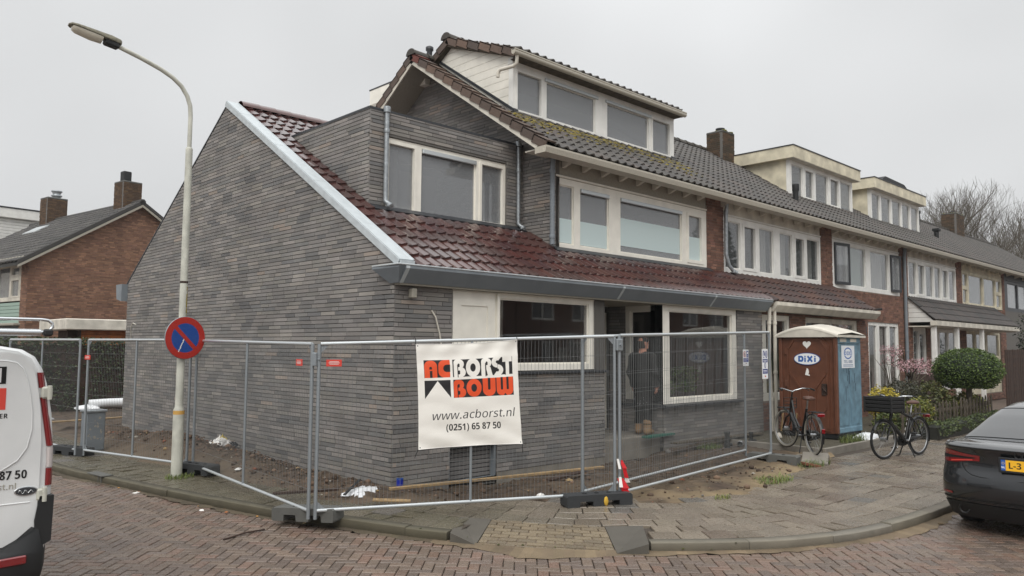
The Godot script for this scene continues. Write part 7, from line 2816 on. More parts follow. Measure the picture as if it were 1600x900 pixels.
	g.span(Vector3(-.75, .3, -4.4), Vector3(.75, .42, -.1))
	obj("underside", g, M.black_gap, o)
	# roof rack with a hooped rear rail
	var rk := Node3D.new()
	rk.name = "roof_rack"
	o.add_child(rk, true)
	g = Geo.new()
	g.tube([Vector3(-.95, 2.085, .25), Vector3(.80, 2.085, .25)], .024, 10)
	g.tube([Vector3(-.95, 2.175, .25), Vector3(.80, 2.175, .25), Vector3(.845, 2.17, .25), Vector3(.87, 2.15, .25), Vector3(.874, 2.125, .25), Vector3(.855, 2.10, .25), Vector3(.80, 2.085, .25)], .011, 8)
	for z in [-.6, -1.4, -2.3]:
		g.tube([Vector3(-.84, 2.085, z), Vector3(.72, 2.085, z)], .02, 8)
	for x in [-.7, .36]:
		g.tube([Vector3(x, 2.085, .25), Vector3(x + .02, 2.175, .25)], .012, 6)
		g.tube([Vector3(x, 2.06, .25), Vector3(x, 2.06, -2.4)], .016, 6)
	obj("rack_bar", g, M.chrome, rk)
	g = Geo.new()
	g.cbox(Vector3(.845, 2.085, .25), Vector3(.06, .05, .06), .012)
	obj("end_cap", g, M.black_plastic, rk)
	g = Geo.new()
	for x in [-.7, .36]:
		g.cbox(Vector3(x, 2.035, -.25), Vector3(.05, .08, .05), .01)
	obj("rack_foot", g, M.galvanised, rk)

# the car: local x forward from the rear bumper, z to its right
const CAR_W := .925
func car_rear(s: float, y: float, off := 0.0) -> Vector3:
	var prof := [[.16, .16], [.26, .07], [.34, .02], [.42, -.015], [.50, -.03], [.58, -.025], [.655, .0], [.70, .025], [.76, .035], [.83, .035], [.88, .025], [.92, .005], [.945, -.005], [.96, .01], [.975, .06]]
	var x := .0
	for i in prof.size() - 1:
		if y >= prof[i][0] and y <= prof[i + 1][0]:
			x = lerpf(prof[i][1], prof[i + 1][1], (y - prof[i][0]) / (prof[i + 1][0] - prof[i][0]))
	if y > .975:
		x = .06
	var a := s * PI * .5
	var z := sin(absf(a)) 
	z = pow(absf(sin(a)), .82) * CAR_W * (1.0 - .035 * smoothstep(.62, .97, y) - .05 * smoothstep(.45, .18, y)) * signf(s)
	var back := .44 * (1.0 - pow(maxf(cos(a), 0.0), .62))
	# towards the outside
	var nn := Vector3(-cos(a), 0, sin(a))
	return Vector3(x + back, y, z) + nn * off

func car_patch(g: Geo, s0: float, s1: float, ylo: Callable, yhi: Callable, off: float, n := 10, k := 4) -> void:
	var rings := []
	for i in k + 1:
		var row := PackedVector3Array()
		for j in n + 1:
			var t := float(j) / n
			var s := lerpf(s0, s1, t)
			var edge := off * (1.0 if i > 0 and i < k and j > 0 and j < n else .2)
			row.append(car_rear(s, lerpf(ylo.call(t), yhi.call(t), float(i) / k), edge))
		rings.append(row)
	rings.reverse()
	g.loft(rings, false)
	# loft faces the side of du x dv; turn it outward
	for i in g.n.size():
		pass

func car() -> void:
	var o := thing("parked_car", "dark grey car with slim red tail lights, parked at the kerb at the right edge", "car", Vector3(3.44, 0, 6.50), .0)
	# rear shell
	var g := Geo.new()
	var rings := []
	for y in [.18, .24, .30, .36, .42, .48, .54, .60, .65, .69, .72, .76, .80, .84, .88, .91, .93, .945, .955, .965, .975]:
		var row := PackedVector3Array()
		for j in 49:
			row.append(car_rear(-1.0 + j / 24.0, y))
		rings.append(row)
	# s from -1 to 1 is z from left to right: du = +z, dv = +y, du x dv = -x
	g.loft(rings, false)
	# deck from the lip to the rear window
	rings = []
	for e in [[0.0, .975], [.06, .985], [.16, .995], [.34, 1.0], [.60, 1.01]]:
		var row := PackedVector3Array()
		for j in 33:
			var s := -1.0 + j / 16.0
			var p := car_rear(s, .975)
			var q := Vector3(maxf(p.x, e[0] + .06), e[1] - .045 * pow(absf(s), 4.0), p.z * .985)
			if e[0] == 0.0:
				q = p
			row.append(q)
		rings.append(row)
	g.loft(rings, false)
	# sides forward to the nose
	for sd in [-1.0, 1.0]:
		rings = []
		for e in [[.50, 1.0, .955], [1.0, 1.0, .975], [1.9, 1.0, .965], [2.8, 1.0, .95], [3.6, .99, .92], [4.2, .93, .86], [4.55, .78, .80], [4.70, .5, .74], [4.73, .0, .72]]:
			var row := PackedVector3Array()
			for q in [[.18, .95], [.30, .975], [.45, .995], [.60, 1.0], [.72, .99], [.84, .975], [.93, .955], [1.0, .93]]:
				row.append(Vector3(e[0], q[0] * e[2] if q[0] > .3 else q[0], q[1] * CAR_W * e[1] * sd))
			if sd > 0:
				row.reverse()
			rings.append(row)
		g.loft(rings, false)
		rings = []
		for e in [[.44, .955], [1.0, .955], [1.9, .95], [2.8, .94], [3.75, .92]]:
			var row := PackedVector3Array([Vector3(e[0], e[1] * 1.0 - .004, .93 * CAR_W * sd), Vector3(e[0], e[1] + .012, .87 * CAR_W * sd), Vector3(e[0], e[1] + .005, .78 * sd)])
			if sd > 0:
				row.reverse()
			rings.append(row)
		g.loft(rings, false)
	# bonnet
	rings = []
	for e in [[3.1, .955, .93], [3.6, .93, .92], [4.2, .84, .86], [4.55, .76, .72], [4.70, .68, .46], [4.735, .5, .3]]:
		var row := PackedVector3Array()
		for j in 13:
			var s := -1.0 + j / 6.0
			row.append(Vector3(e[0], e[1] + .03 * (1 - s * s), s * CAR_W * e[2]))
		rings.append(row)
	g.loft(rings, false)
	obj("body", g, M.car_grey, o)
	# cabin
	var cab := func(x: float, s: float) -> Vector3:
		var keys := [[.52, .995, .80, .80], [.8, 1.10, .79, .73], [1.2, 1.235, .79, .66], [1.6, 1.33, .79, .61], [2.0, 1.375, .79, .58], [2.5, 1.38, .79, .58], [2.9, 1.33, .79, .60], [3.3, 1.17, .79, .66], [3.75, .955, .79, .76]]
		var e := [0.0, 0.0, 0.0]
		for i in keys.size() - 1:
			if x >= keys[i][0] and x <= keys[i + 1][0]:
				var t: float = (x - keys[i][0]) / (keys[i + 1][0] - keys[i][0])
				for q in 3:
					e[q] = lerpf(keys[i][q + 1], keys[i + 1][q + 1], t)
		# s: -1 left foot, -.55 left roof edge, 0 middle
		var a := absf(s)
		var base := .965
		var p: Vector3
		if a > .6:
			var t := (a - .6) / .4
			p = Vector3(x, lerpf(e[0] - .03, base, t), lerpf(e[2], e[1], t))
		else:
			var t := a / .6
			p = Vector3(x, e[0] - .03 * pow(t, 3.0), e[2] * sin(t * PI * .5) * (1.0 if t < 1 else 1.0))
		p.z *= signf(s)
		return p
	g = Geo.new()
	rings = []
	for i in 34:
		var x := .52 + i * .0978
		var row := PackedVector3Array()
		for j in 41:
			row.append(cab.call(minf(x, 3.749), -1.0 + j / 20.0))
		rings.append(row)
	g.loft(rings, false)
	obj("cabin", g, M.car_grey, o)
	var glass := func(x0: float, x1: float, s0: Callable, s1: Callable, called: String) -> void:
		var gg := Geo.new()
		var rs := []
		for i in 13:
			var x := lerpf(x0, x1, i / 12.0)
			var row := PackedVector3Array()
			for j in 17:
				var s := lerpf(s0.call(i / 12.0), s1.call(i / 12.0), j / 16.0)
				var p: Vector3 = cab.call(x, s)
				var q: Vector3 = (cab.call(x, s + .01) - p).cross(Vector3(1, 0, 0))
				var ex: Vector3 = cab.call(x + .02, s) - p
				var nn: Vector3 = (cab.call(x, minf(s + .02, 1.0)) - cab.call(x, s - .02)).cross(ex).normalized()
				if nn.y < 0:
					nn = -nn
				row.append(p + nn * .006)
			rs.append(row)
		gg.loft(rs, false)
		obj(called, gg, M.car_glass, o)
	glass.call(.60, 1.50, func(t): return -.56 - .03 * (1 - t), func(t): return .56 + .03 * (1 - t), "rear_window")
	glass.call(2.95, 3.68, func(t): return -.56, func(t): return .56, "windscreen")
	glass.call(.95, 2.9, func(t): return -.9, func(t): return -.64, "side_window")
	glass.call(.95, 2.9, func(t): return .64, func(t): return .9, "side_window")
	# seal line over the rear window
	g = Geo.new()
	var ln := []
	for j in 15:
		ln.append(cab.call(1.52, -.58 + j * 1.16 / 14.0) + Vector3(0, .004, 0))
	g.tube(ln, .007, 6)
	obj("window_seal", g, M.black_plastic, o)
	# tail lights
	for sd in [-1.0, 1.0]:
		var tl := Node3D.new()
		tl.name = "tail_light"
		o.add_child(tl, true)
		var lo := func(t: float) -> float: return lerpf(.765, .805, smoothstep(.45, 1.0, t))
		var hi := func(t: float) -> float: return lerpf(.905, .865, smoothstep(.2, 1.0, t))
		var mk := func(a: float, b: float, l: Callable, h: Callable, off: float, mm: Material, nm: String) -> void:
			var gg := Geo.new()
			var rs := []
			for i in 5:
				var row := PackedVector3Array()
				for j in 15:
					var t := j / 14.0
					var s = lerpf(a, b, t) * sd
					row.append(car_rear(s, lerpf(l.call(t), h.call(t), i / 4.0), off))
				if sd > 0:
					row.reverse()
				rs.append(row)
			gg.loft(rs, false)
			obj(nm, gg, mm, tl)
		mk.call(-.90 * -1.0, .30, lo, hi, .006, M.lamp_red, "red_lens")
		mk.call(.86, .34, func(t): return lerpf(.80, .828, t), func(t): return lerpf(.845, .842, t), .009, M.black_gap, "dark_bar")
		mk.call(.62, .36, func(t): return lerpf(.775, .808, t), func(t): return lerpf(.79, .818, t), .010, M.tag_red, "bright_strip")
	# plate recess, plate, rings
	g = Geo.new()
	g.cbox(Vector3(-.004, .80, 0), Vector3(.02, .16, .56), .006)
	var pr_ := Print.new(520, 110, 520, 110, rgb(238, 182, 40))
	pr_.rect(0, 0, 44, 110, rgb(36, 88, 170))
	pr_.ring(Vector2(22, 34), 10, 13, rgb(240, 200, 60)); pr_.words("NL", 22, 88, 20, Color.WHITE, true, 0, 1, true)
	pr_.words("L-3", 74, 86, 64, rgb(24, 22, 18), true, 0, 1.02)
	obj("plate_holder", g, M.black_plastic, o)
	g = Geo.new()
	g.quad(Vector3(-.0155, .745, -.255), Vector3(-.0155, .745, .255), Vector3(-.0155, .855, .255), Vector3(-.0155, .855, -.255))
	obj("number_plate", g, mat("plate_print", Color.WHITE, .4, {"tex": pr_.tex()}), o)
	g = Geo.new()
	for k in 4:
		torus(g, Vector3(.004, .912, -.095 + k * .063), Basis(Vector3(0, 0, 1), Vector3.UP, Vector3.LEFT), .036, .0055, 24, 6)
	obj("badge_rings", g, M.black_paint, o)
	# lid seams, bumper crease, reflector strip, diffuser, exhaust
	g = Geo.new()
	for sd in [-1.0, 1.0]:
		var q := []
		for e in [[.48, .80], [.46, .74], [.42, .69], [.36, .655], [.28, .64], [.0, .635]]:
			q.append(car_rear(e[0] * sd, e[1], .002))
		g.tube(q, .004, 5)
	obj("lid_seam", g, M.black_gap, o)
	g = Geo.new()
	for sd in [-1.0, 1.0]:
		var rs := []
		for i in 3:
			var row := PackedVector3Array()
			for j in 9:
				row.append(car_rear(lerpf(.80, .58, j / 8.0) * sd, .425 + i * .012, .005))
			if sd > 0:
				row.reverse()
			rs.append(row)
		g.loft(rs, false)
	obj("reflector", g, M.lamp_red, o)
	g = Geo.new()
	for e in [[.17, .345, .008], [.375, .395, .006]]:
		var rs := []
		for i in 4:
			var row := PackedVector3Array()
			for j in 33:
				row.append(car_rear(lerpf(-.82, .82, j / 32.0), lerpf(e[0], e[1], i / 3.0), e[2]))
			rs.append(row)
		g.loft(rs, false)
	obj("diffuser", g, M.black_plastic, o)
	g = Geo.new()
	for sd in [-1.0, 1.0]:
		var c := car_rear(.48 * sd, .27, .01)
		torus(g, c, Basis(Vector3(0, 0, 1), Vector3.UP, Vector3.LEFT), .05, .012, 18, 6)
	obj("exhaust", g, M.black_paint, o)
	g = Geo.new()
	var lp := []
	for j in 25:
		lp.append(car_rear(lerpf(-.80, .80, j / 24.0), .948, .004))
	g.tube(lp, .006, 5)
	obj("lip_line", g, M.black_paint, o)
	for x in [.95, 3.85]:
		for sd in [-1.0, 1.0]:
			road_wheel(o, Vector3(x, .33, .80 * sd), .33, .24, Vector3(0, 0, sd))
	g = Geo.new()
	g.span(Vector3(.35, .17, -.80), Vector3(4.5, .30, .80))
	obj("underside", g, M.black_gap, o)

func bicycle(dark: bool) -> void:
	# local: x forward from the rear hub's foot to the front, y up
	var o: Node3D
	var ym = M.black_paint
	if dark:
		o = thing("bicycle", "black city bicycle with a front rack and white tyre walls, leaning before the portable toilet", "bicycle", Vector3(7.05, .2, 2.51), 0)
	else:
		o = thing("bicycle", "black city bicycle with a large black crate over its front wheel, on the pavement", "bicycle", Vector3(9.26, .105, 3.46), 0)
	# heading of the front wheel seen from the rear wheel
	var d := Vector3(7.84 - 7.05, 0, 1.57 - 2.51) if dark else Vector3(8.05 - 9.28, 0, 3.26 - 3.47)
	o.rotation.y = atan2(-d.z, d.x)
	o.rotation.x = .0
	var wb := 1.14
	var r := .345
	var steer := .25 if dark else -.12
	for k in 2:
		var w := Node3D.new()
		w.name = "wheel"
		o.add_child(w, true)
		w.position = Vector3(wb * k, r, 0)
		if k == 1:
			w.rotation.y = steer
		var g := Geo.new()
		torus(g, Vector3.ZERO, Basis(), r - .023, .023, 40, 8)
		obj("tyre", g, mat("tyre_pale", rgb(150, 146, 136), .8) if dark and not M.has("tyre_pale") else (M.tyre_pale if dark else M.rubber), w)
		if dark:
			g = Geo.new()
			torus(g, Vector3.ZERO, Basis(), r - .008, .016, 40, 6)
			obj("tread", g, M.rubber, w)
		g = Geo.new()
		torus(g, Vector3.ZERO, Basis(), r - .047, .009, 40, 6)
		obj("rim", g, M.steel, w)
		g = Geo.new()
		for s in 32:
			var a := TAU * s / 32
			var e := Vector3(cos(a), sin(a), 0)
			g.tube([e * .025 + Vector3(0, 0, .03 * (1 if s % 2 else -1)), e * (r - .05)], .0012, 4, false)
		obj("spokes", g, M.steel, w)
		g = Geo.new()
		g.tube([Vector3(0, 0, -.06), Vector3(0, 0, .06)], .026 if k == 0 else .038, 10)
		obj("hub", g, M.steel, w)
	for k in 2:
		var mg := Geo.new()
		var rings := []
		for i in 15:
			var a := lerpf(-.35, PI * .95, i / 14.0) if k == 0 else lerpf(.55, PI * 1.02, i / 14.0)
			a = PI - a if k == 0 else a
			var e := Vector3(cos(a), sin(a), 0)
			rings.append(PackedVector3Array([Vector3(wb * k, r, 0) + e * (r + .008) + Vector3(0, 0, .028), Vector3(wb * k, r, 0) + e * (r + .022), Vector3(wb * k, r, 0) + e * (r + .008) - Vector3(0, 0, .028)]))
		if k == 0:
			rings.reverse()
		mg.loft(rings, false)
		obj("mudguard", mg, M.black_paint, o)
	var f := Geo.new()
	var bb := Vector3(.46, .29, 0)
	var seat := Vector3(.24, .775, 0)
	var head0 := Vector3(.93, .64, 0)
	var head1 := Vector3(.855, .94, 0)
	f.tube([bb, seat], .021, 10)
	if dark:
		f.tube([head0, Vector3(.80, .50, 0), Vector3(.66, .36, 0), bb], .030, 10)
		f.tube([head1 - Vector3(0, .06, 0), Vector3(.74, .58, 0), Vector3(.56, .42, 0), Vector3(.42, .42, 0)], .020, 10)
	else:
		f.tube([head0, bb], .034, 10)
		f.tube([head1 - Vector3(0, .05, 0), Vector3(.28, .70, 0)], .026, 10)
	f.tube([head0 - Vector3(-.01, .03, 0), head1], .022, 10)
	for s in [-1.0, 1.0]:
		f.tube([bb, Vector3(0, r, .055 * s)], .013, 8)
		f.tube([seat - Vector3(-.02, .06, 0), Vector3(.1, .55, .05 * s), Vector3(0, r, .06 * s)], .012, 8)
	obj("frame", f, M.black_paint, o)
	f = Geo.new()
	for s in [-1.0, 1.0]:
		f.tube([head0 + Vector3(.005, -.02, .0), Vector3(1.0, .56, .05 * s), Vector3(1.07, .45, .055 * s), Vector3(wb, r, .055 * s)], .015, 8)
	f.tube([head1, head1 + Vector3(-.03, .10, 0)], .014, 8)
	obj("fork", f, M.black_paint, o)
	f = Geo.new()
	var hb := head1 + Vector3(-.035, .12, 0)
	f.tube([hb + Vector3(-.24, .02, -.30), hb + Vector3(-.10, .04, -.29), hb + Vector3(.02, .04, -.2), hb + Vector3(.04, .0, -.06), hb + Vector3(.0, -.02, 0), hb + Vector3(.04, .0, .06), hb + Vector3(.02, .04, .2), hb + Vector3(-.10, .04, .29), hb + Vector3(-.24, .02, .30)], .011, 8)
	var bar := obj("handlebar", f, M.chrome, o)
	bar.position = Vector3.ZERO
	f = Geo.new()
	for s in [-1.0, 1.0]:
		f.tube([hb + Vector3(-.25, .02, .301 * s), hb + Vector3(-.12, .04, .292 * s)], .016, 8)
		f.tube([hb + Vector3(-.02, .03, .24 * s), hb + Vector3(-.14, .0, .26 * s)], .006, 6)
	obj("grip", f, M.black_plastic, o)
	# saddle on its post
	f = Geo.new()
	f.tube([seat, seat + Vector3(-.045, .15, 0)], .013, 8)
	obj("seat_post", f, M.steel, o)
	f = Geo.new()
	var rings := []
	for e in [[-.13, .03, .02], [-.12, .085, .045], [-.05, .10, .05], [.02, .07, .045], [.09, .03, .04], [.15, .022, .035], [.165, .008, .015]]:
		var ring := PackedVector3Array()
		for q in 12:
			var a := -TAU * q / 12
			ring.append(seat + Vector3(-.045 + e[0], .185 + sin(a) * e[2] * (1.0 if sin(a) > 0 else .5) - .01, cos(a) * e[1]))
		rings.append(ring)
	f.loft(rings, true, true, true)
	obj("saddle", f, mat("saddle_brown", rgb(86, 60, 50), .55) if not M.has("saddle_brown") else M.saddle_brown, o)
	# rear carrier, lamp
	f = Geo.new()
	for s in [-1.0, 1.0]:
		f.tube([Vector3(.16, .70, .05 * s), Vector3(-.05, .74, .07 * s), Vector3(-.26, .74, .07 * s)], .007, 6)
		f.tube([Vector3(-.12, .74, .07 * s), Vector3(0, r, .065 * s)], .006, 6)
	for x in [-.25, -.12, .02]:
		f.tube([Vector3(x, .74, -.07), Vector3(x, .74, .07)], .006, 6)
	obj("carrier", f, M.black_paint, o)
	f = Geo.new()
	f.cbox(Vector3(-.30, .70, 0), Vector3(.04, .06, .13), .012)
	if dark:
		f.cbox(Vector3(-.375, .44, 0), Vector3(.02, .08, .06), .008)
	obj("rear_light", f, M.lamp_red, o)
	# chain case, crank, pedals
	f = Geo.new()
	f.prism(PackedVector2Array([Vector2(-.05, .30), Vector2(0, .27), Vector2(.42, .18), Vector2(.54, .20), Vector2(.58, .29), Vector2(.54, .37), Vector2(.44, .39), Vector2(0, .41), Vector2(-.06, .37)]), Vector3(0, 0, .045), Vector3.RIGHT, Vector3.UP, Vector3(0, 0, .035))
	obj("chain_case", f, M.black_plastic, o)
	f = Geo.new()
	f.tube([bb + Vector3(0, 0, .095), bb + Vector3(.08, -.14, .10)], .009, 6)
	f.tube([bb - Vector3(0, 0, .07), bb + Vector3(-.08, .14, -.075)], .009, 6)
	f.tube([bb - Vector3(0, 0, .07), bb + Vector3(0, 0, .1)], .018, 8)
	obj("crank", f, M.steel, o)
	f = Geo.new()
	f.cbox(bb + Vector3(.08, -.14, .15), Vector3(.09, .022, .09), .006)
	f.cbox(bb + Vector3(-.08, .14, -.125), Vector3(.09, .022, .09), .006)
	obj("pedal", f, M.black_plastic, o)
	f = Geo.new()
	if dark:
		f.tube([Vector3(.40, .27, -.03), Vector3(.28, .0, -.13)], .010, 6)
		f.tube([Vector3(.40, .27, .03), Vector3(.28, .0, .13)], .010, 6)
	else:
		f.tube([Vector3(.44, .26, -.03), Vector3(.40, .02, -.14), Vector3(.44, .0, -.16)], .012, 6)
		f.tube([Vector3(.44, .26, .03), Vector3(.40, .02, .14), Vector3(.46, .0, .17)], .012, 6)
		f.tube([Vector3(.44, .26, -.05), Vector3(.44, .26, .05)], .016, 6)
	obj("kickstand", f, M.black_plastic, o)
	# front load
	f = Geo.new()
	if dark:
		for s in [-1.0, 1.0]:
			f.tube([Vector3(.93, .74, .12 * s), Vector3(1.14, .72, .12 * s), Vector3(1.22, .72, .12 * s), Vector3(1.22, .74, .12 * s)], .007, 6)
			f.tube([Vector3(1.16, .72, .11 * s), Vector3(wb, r, .065 * s)], .007, 6)
			f.tube([Vector3(.92, .92, .12 * s), Vector3(.93, .74, .12 * s)], .007, 6)
		for k in 5:
			f.tube([Vector3(.94 + k * .07, .73, -.12), Vector3(.94 + k * .07, .73, .12)], .006, 6)
		for y in [.80, .86, .92]:
			f.tube([Vector3(.925, y, -.12), Vector3(.925, y, .12)], .006, 6)
		obj("front_rack", f, M.black_paint, o)
		f = Geo.new()
		for s in [-.10, .10]:
			f.hexa(Vector3(1.0, .47, .13 * signf(s)), Vector3(.02, 0, 0), Vector3(-.05, .17, 0), Vector3(0, 0, .008))
		obj("skirt_guard", f, M.wood_pale, o)
	else:
		# a slatted black crate
		var c := Node3D.new()
		c.name = "front_crate"
		o.add_child(c, true)
		c.position = Vector3(1.10, .82, 0)
		f = Geo.new()
		f.cbox(Vector3(0, .012, 0), Vector3(.37, .02, .46), .006)
		f.span(Vector3(-.185, .02, -.235), Vector3(.185, .24, .235))
		obj("floor", f, M.black_gap, c)
		for s in [-1.0, 1.0]:
			for k in 4:
				f = Geo.new()
				f.cbox(Vector3(0, .045 + k * .066, .245 * s), Vector3(.40, .052, .016), .005)
				obj("slat", f, M.black_plastic, c)
				f = Geo.new()
				f.cbox(Vector3(.20 * s, .045 + k * .066, 0), Vector3(.016, .052, .50), .005)
				obj("slat", f, M.black_plastic, c)
		f = Geo.new()
		for sx in [-1.0, 1.0]:
			for sz in [-1.0, 1.0]:
				f.cbox(Vector3(.2 * sx, .135, .245 * sz), Vector3(.03, .28, .03), .006)
		obj("crate_corner", f, M.black_plastic, c)
		f = Geo.new()
		for s in [-1.0, 1.0]:
			f.tube([Vector3(1.10, .82, .16 * s), Vector3(1.18, .55, .12 * s), Vector3(wb, r, .068 * s)], .008, 6)
			f.tube([Vector3(.90, .80, .1 * s), Vector3(1.1, .825, .14 * s)], .010, 6)
		obj("front_rack", f, M.black_paint, o)
		f = Geo.new()
		for k in 6:
			f.box(Vector3(.90 - .07 * k, .60 - .052 * k, .0272), Vector3(.038, .026, .001), Basis(Vector3.BACK, .64))
		for k in 4:
			f.box(Vector3(.44 - .04 * k, .40 + .09 * k, .0182), Vector3(.016, .05, .001), Basis(Vector3.BACK, .38))
		obj("frame_lettering", f, M.tape_white, o)

# ---------------------------------------------------------------- plants
func bare_tree(label: String, at: Vector3, h: float, sd: int, spread := 1.0) -> void:
	var rr_ := RandomNumberGenerator.new()
	rr_.seed = sd
	var o := thing("bare_tree", label, "tree", at, 0, "bare trees behind the terrace")
	var trunk := Geo.new()
	var limbs := Geo.new()
	var twigs := Geo.new()
	var stack := [[Vector3.ZERO, Vector3(rr_.randf_range(-.08, .08), 1, rr_.randf_range(-.08, .08)).normalized(), h * .24, h * .019, 0]]
	while stack.size():
		var e: Array = stack.pop_back()
		var p: Vector3 = e[0]
		var d: Vector3 = e[1]
		var L: float = e[2]
		var r: float = e[3]
		var lv: int = e[4]
		var bend := Vector3(rr_.randf_range(-1, 1), rr_.randf_range(-.2, .7), rr_.randf_range(-1, 1)) * .18
		var mid := p + d * L * .5 + bend * L * .25
		var d2 := (d + bend * .7).normalized()
		var q := mid + d2 * L * .5
		var g := trunk if lv == 0 else (limbs if lv < 4 else twigs)
		g.tube([p, mid, q], [r, r * .85, r * .7], 8 if lv == 0 else (5 if lv < 3 else 3), false)
		if lv >= 8 or r < .004:
			continue
		var n := 3 if lv == 0 else (rr_.randi_range(2, 4) if lv < 4 else rr_.randi_range(2, 3))
		for k in n:
			var side := Vector3(rr_.randf_range(-1, 1), rr_.randf_range(-.15, .5), rr_.randf_range(-1, 1)).normalized()
			var nd := (d2 * (1.0 if k == 0 else .62) + side * rr_.randf_range(.35, .75) * spread + Vector3(0, .16, 0)).normalized()
			stack.append([q if k == 0 else p.lerp(q, rr_.randf_range(.55, 1.0)), nd, L * rr_.randf_range(.68, .88), r * (.70 if k == 0 else .52), lv + 1])
	obj("trunk", trunk, M.bark, o)
	obj("limbs", limbs, M.bark, o)
	stuff(obj("twigs", twigs, M.bark, o))

func bush(called: String, label: String, cat: String, at: Vector3, s: Vector3, count: int, size: float, c0: Array, c1: Array, stems := 5, rough := .22, hollow := .55) -> Node3D:
	var o := thing(called, label, cat, at)
	var g := Geo.new()
	var f := FastNoiseLite.new()
	f.seed = int(at.x * 100); f.frequency = 1.6
	for k in count:
		var d := Vector3(R.randfn(0, 1), R.randfn(0, 1), R.randfn(0, 1)).normalized()
		var rad := pow(R.randf_range(hollow, 1.0), .5) * (1.0 + f.get_noise_3dv(d * 1.4) * rough * 2.0)
		var p := Vector3(d.x * s.x, (d.y * .5 + .5) * s.y * 1.0, d.z * s.z) * Vector3(rad, 1, rad)
		p.y = s.y * .5 + d.y * s.y * .5 * rad
		leaf(g, p, size * R.randf_range(.7, 1.3), c0, c1)
	stuff(obj("foliage", g, M.leaf, o))
	g = Geo.new()
	for k in stems:
		var a := R.randf() * TAU
		g.tube([Vector3(cos(a) * .05, -.1, sin(a) * .05), Vector3(cos(a) * s.x * .3, s.y * .4, sin(a) * s.z * .3), Vector3(cos(a) * s.x * .6, s.y * .75, sin(a) * s.z * .6)], .012, 5)
	obj("stem", g, M.bark, o)
	return o

func grass_tufts(label: String, c: Vector3, rx: float, rz: float, n: int, h: float, c0: Array, c1: Array) -> void:
	var g := Geo.new()
	for k in n:
		var a := R.randf() * TAU
		var q := sqrt(R.randf())
		var p := Vector3(cos(a) * q * rx, 0, sin(a) * q * rz)
		var b := R.randf() * TAU
		var d := Vector3(cos(b), 0, sin(b))
		var e := Vector3(-d.z, 0, d.x) * R.randf_range(.002, .005)
		var hh := h * R.randf_range(.4, 1.2)
		var t := R.randf()
		g.col = lin(lerpf(c0[0], c1[0], t), lerpf(c0[1], c1[1], t), lerpf(c0[2], c1[2], t))
		var m := p + d * hh * .25 + Vector3(0, hh * .6, 0)
		g.quad(p - e, p + e, m + e * .8, m - e * .8)
		g.tri(m - e * .8, m + e * .8, p + d * hh * .6 + Vector3(0, hh * R.randf_range(.7, 1.0), 0))
	var o := solo("grass_tuft", g, M.leaf, label, "grass", c)
	stuff(o)

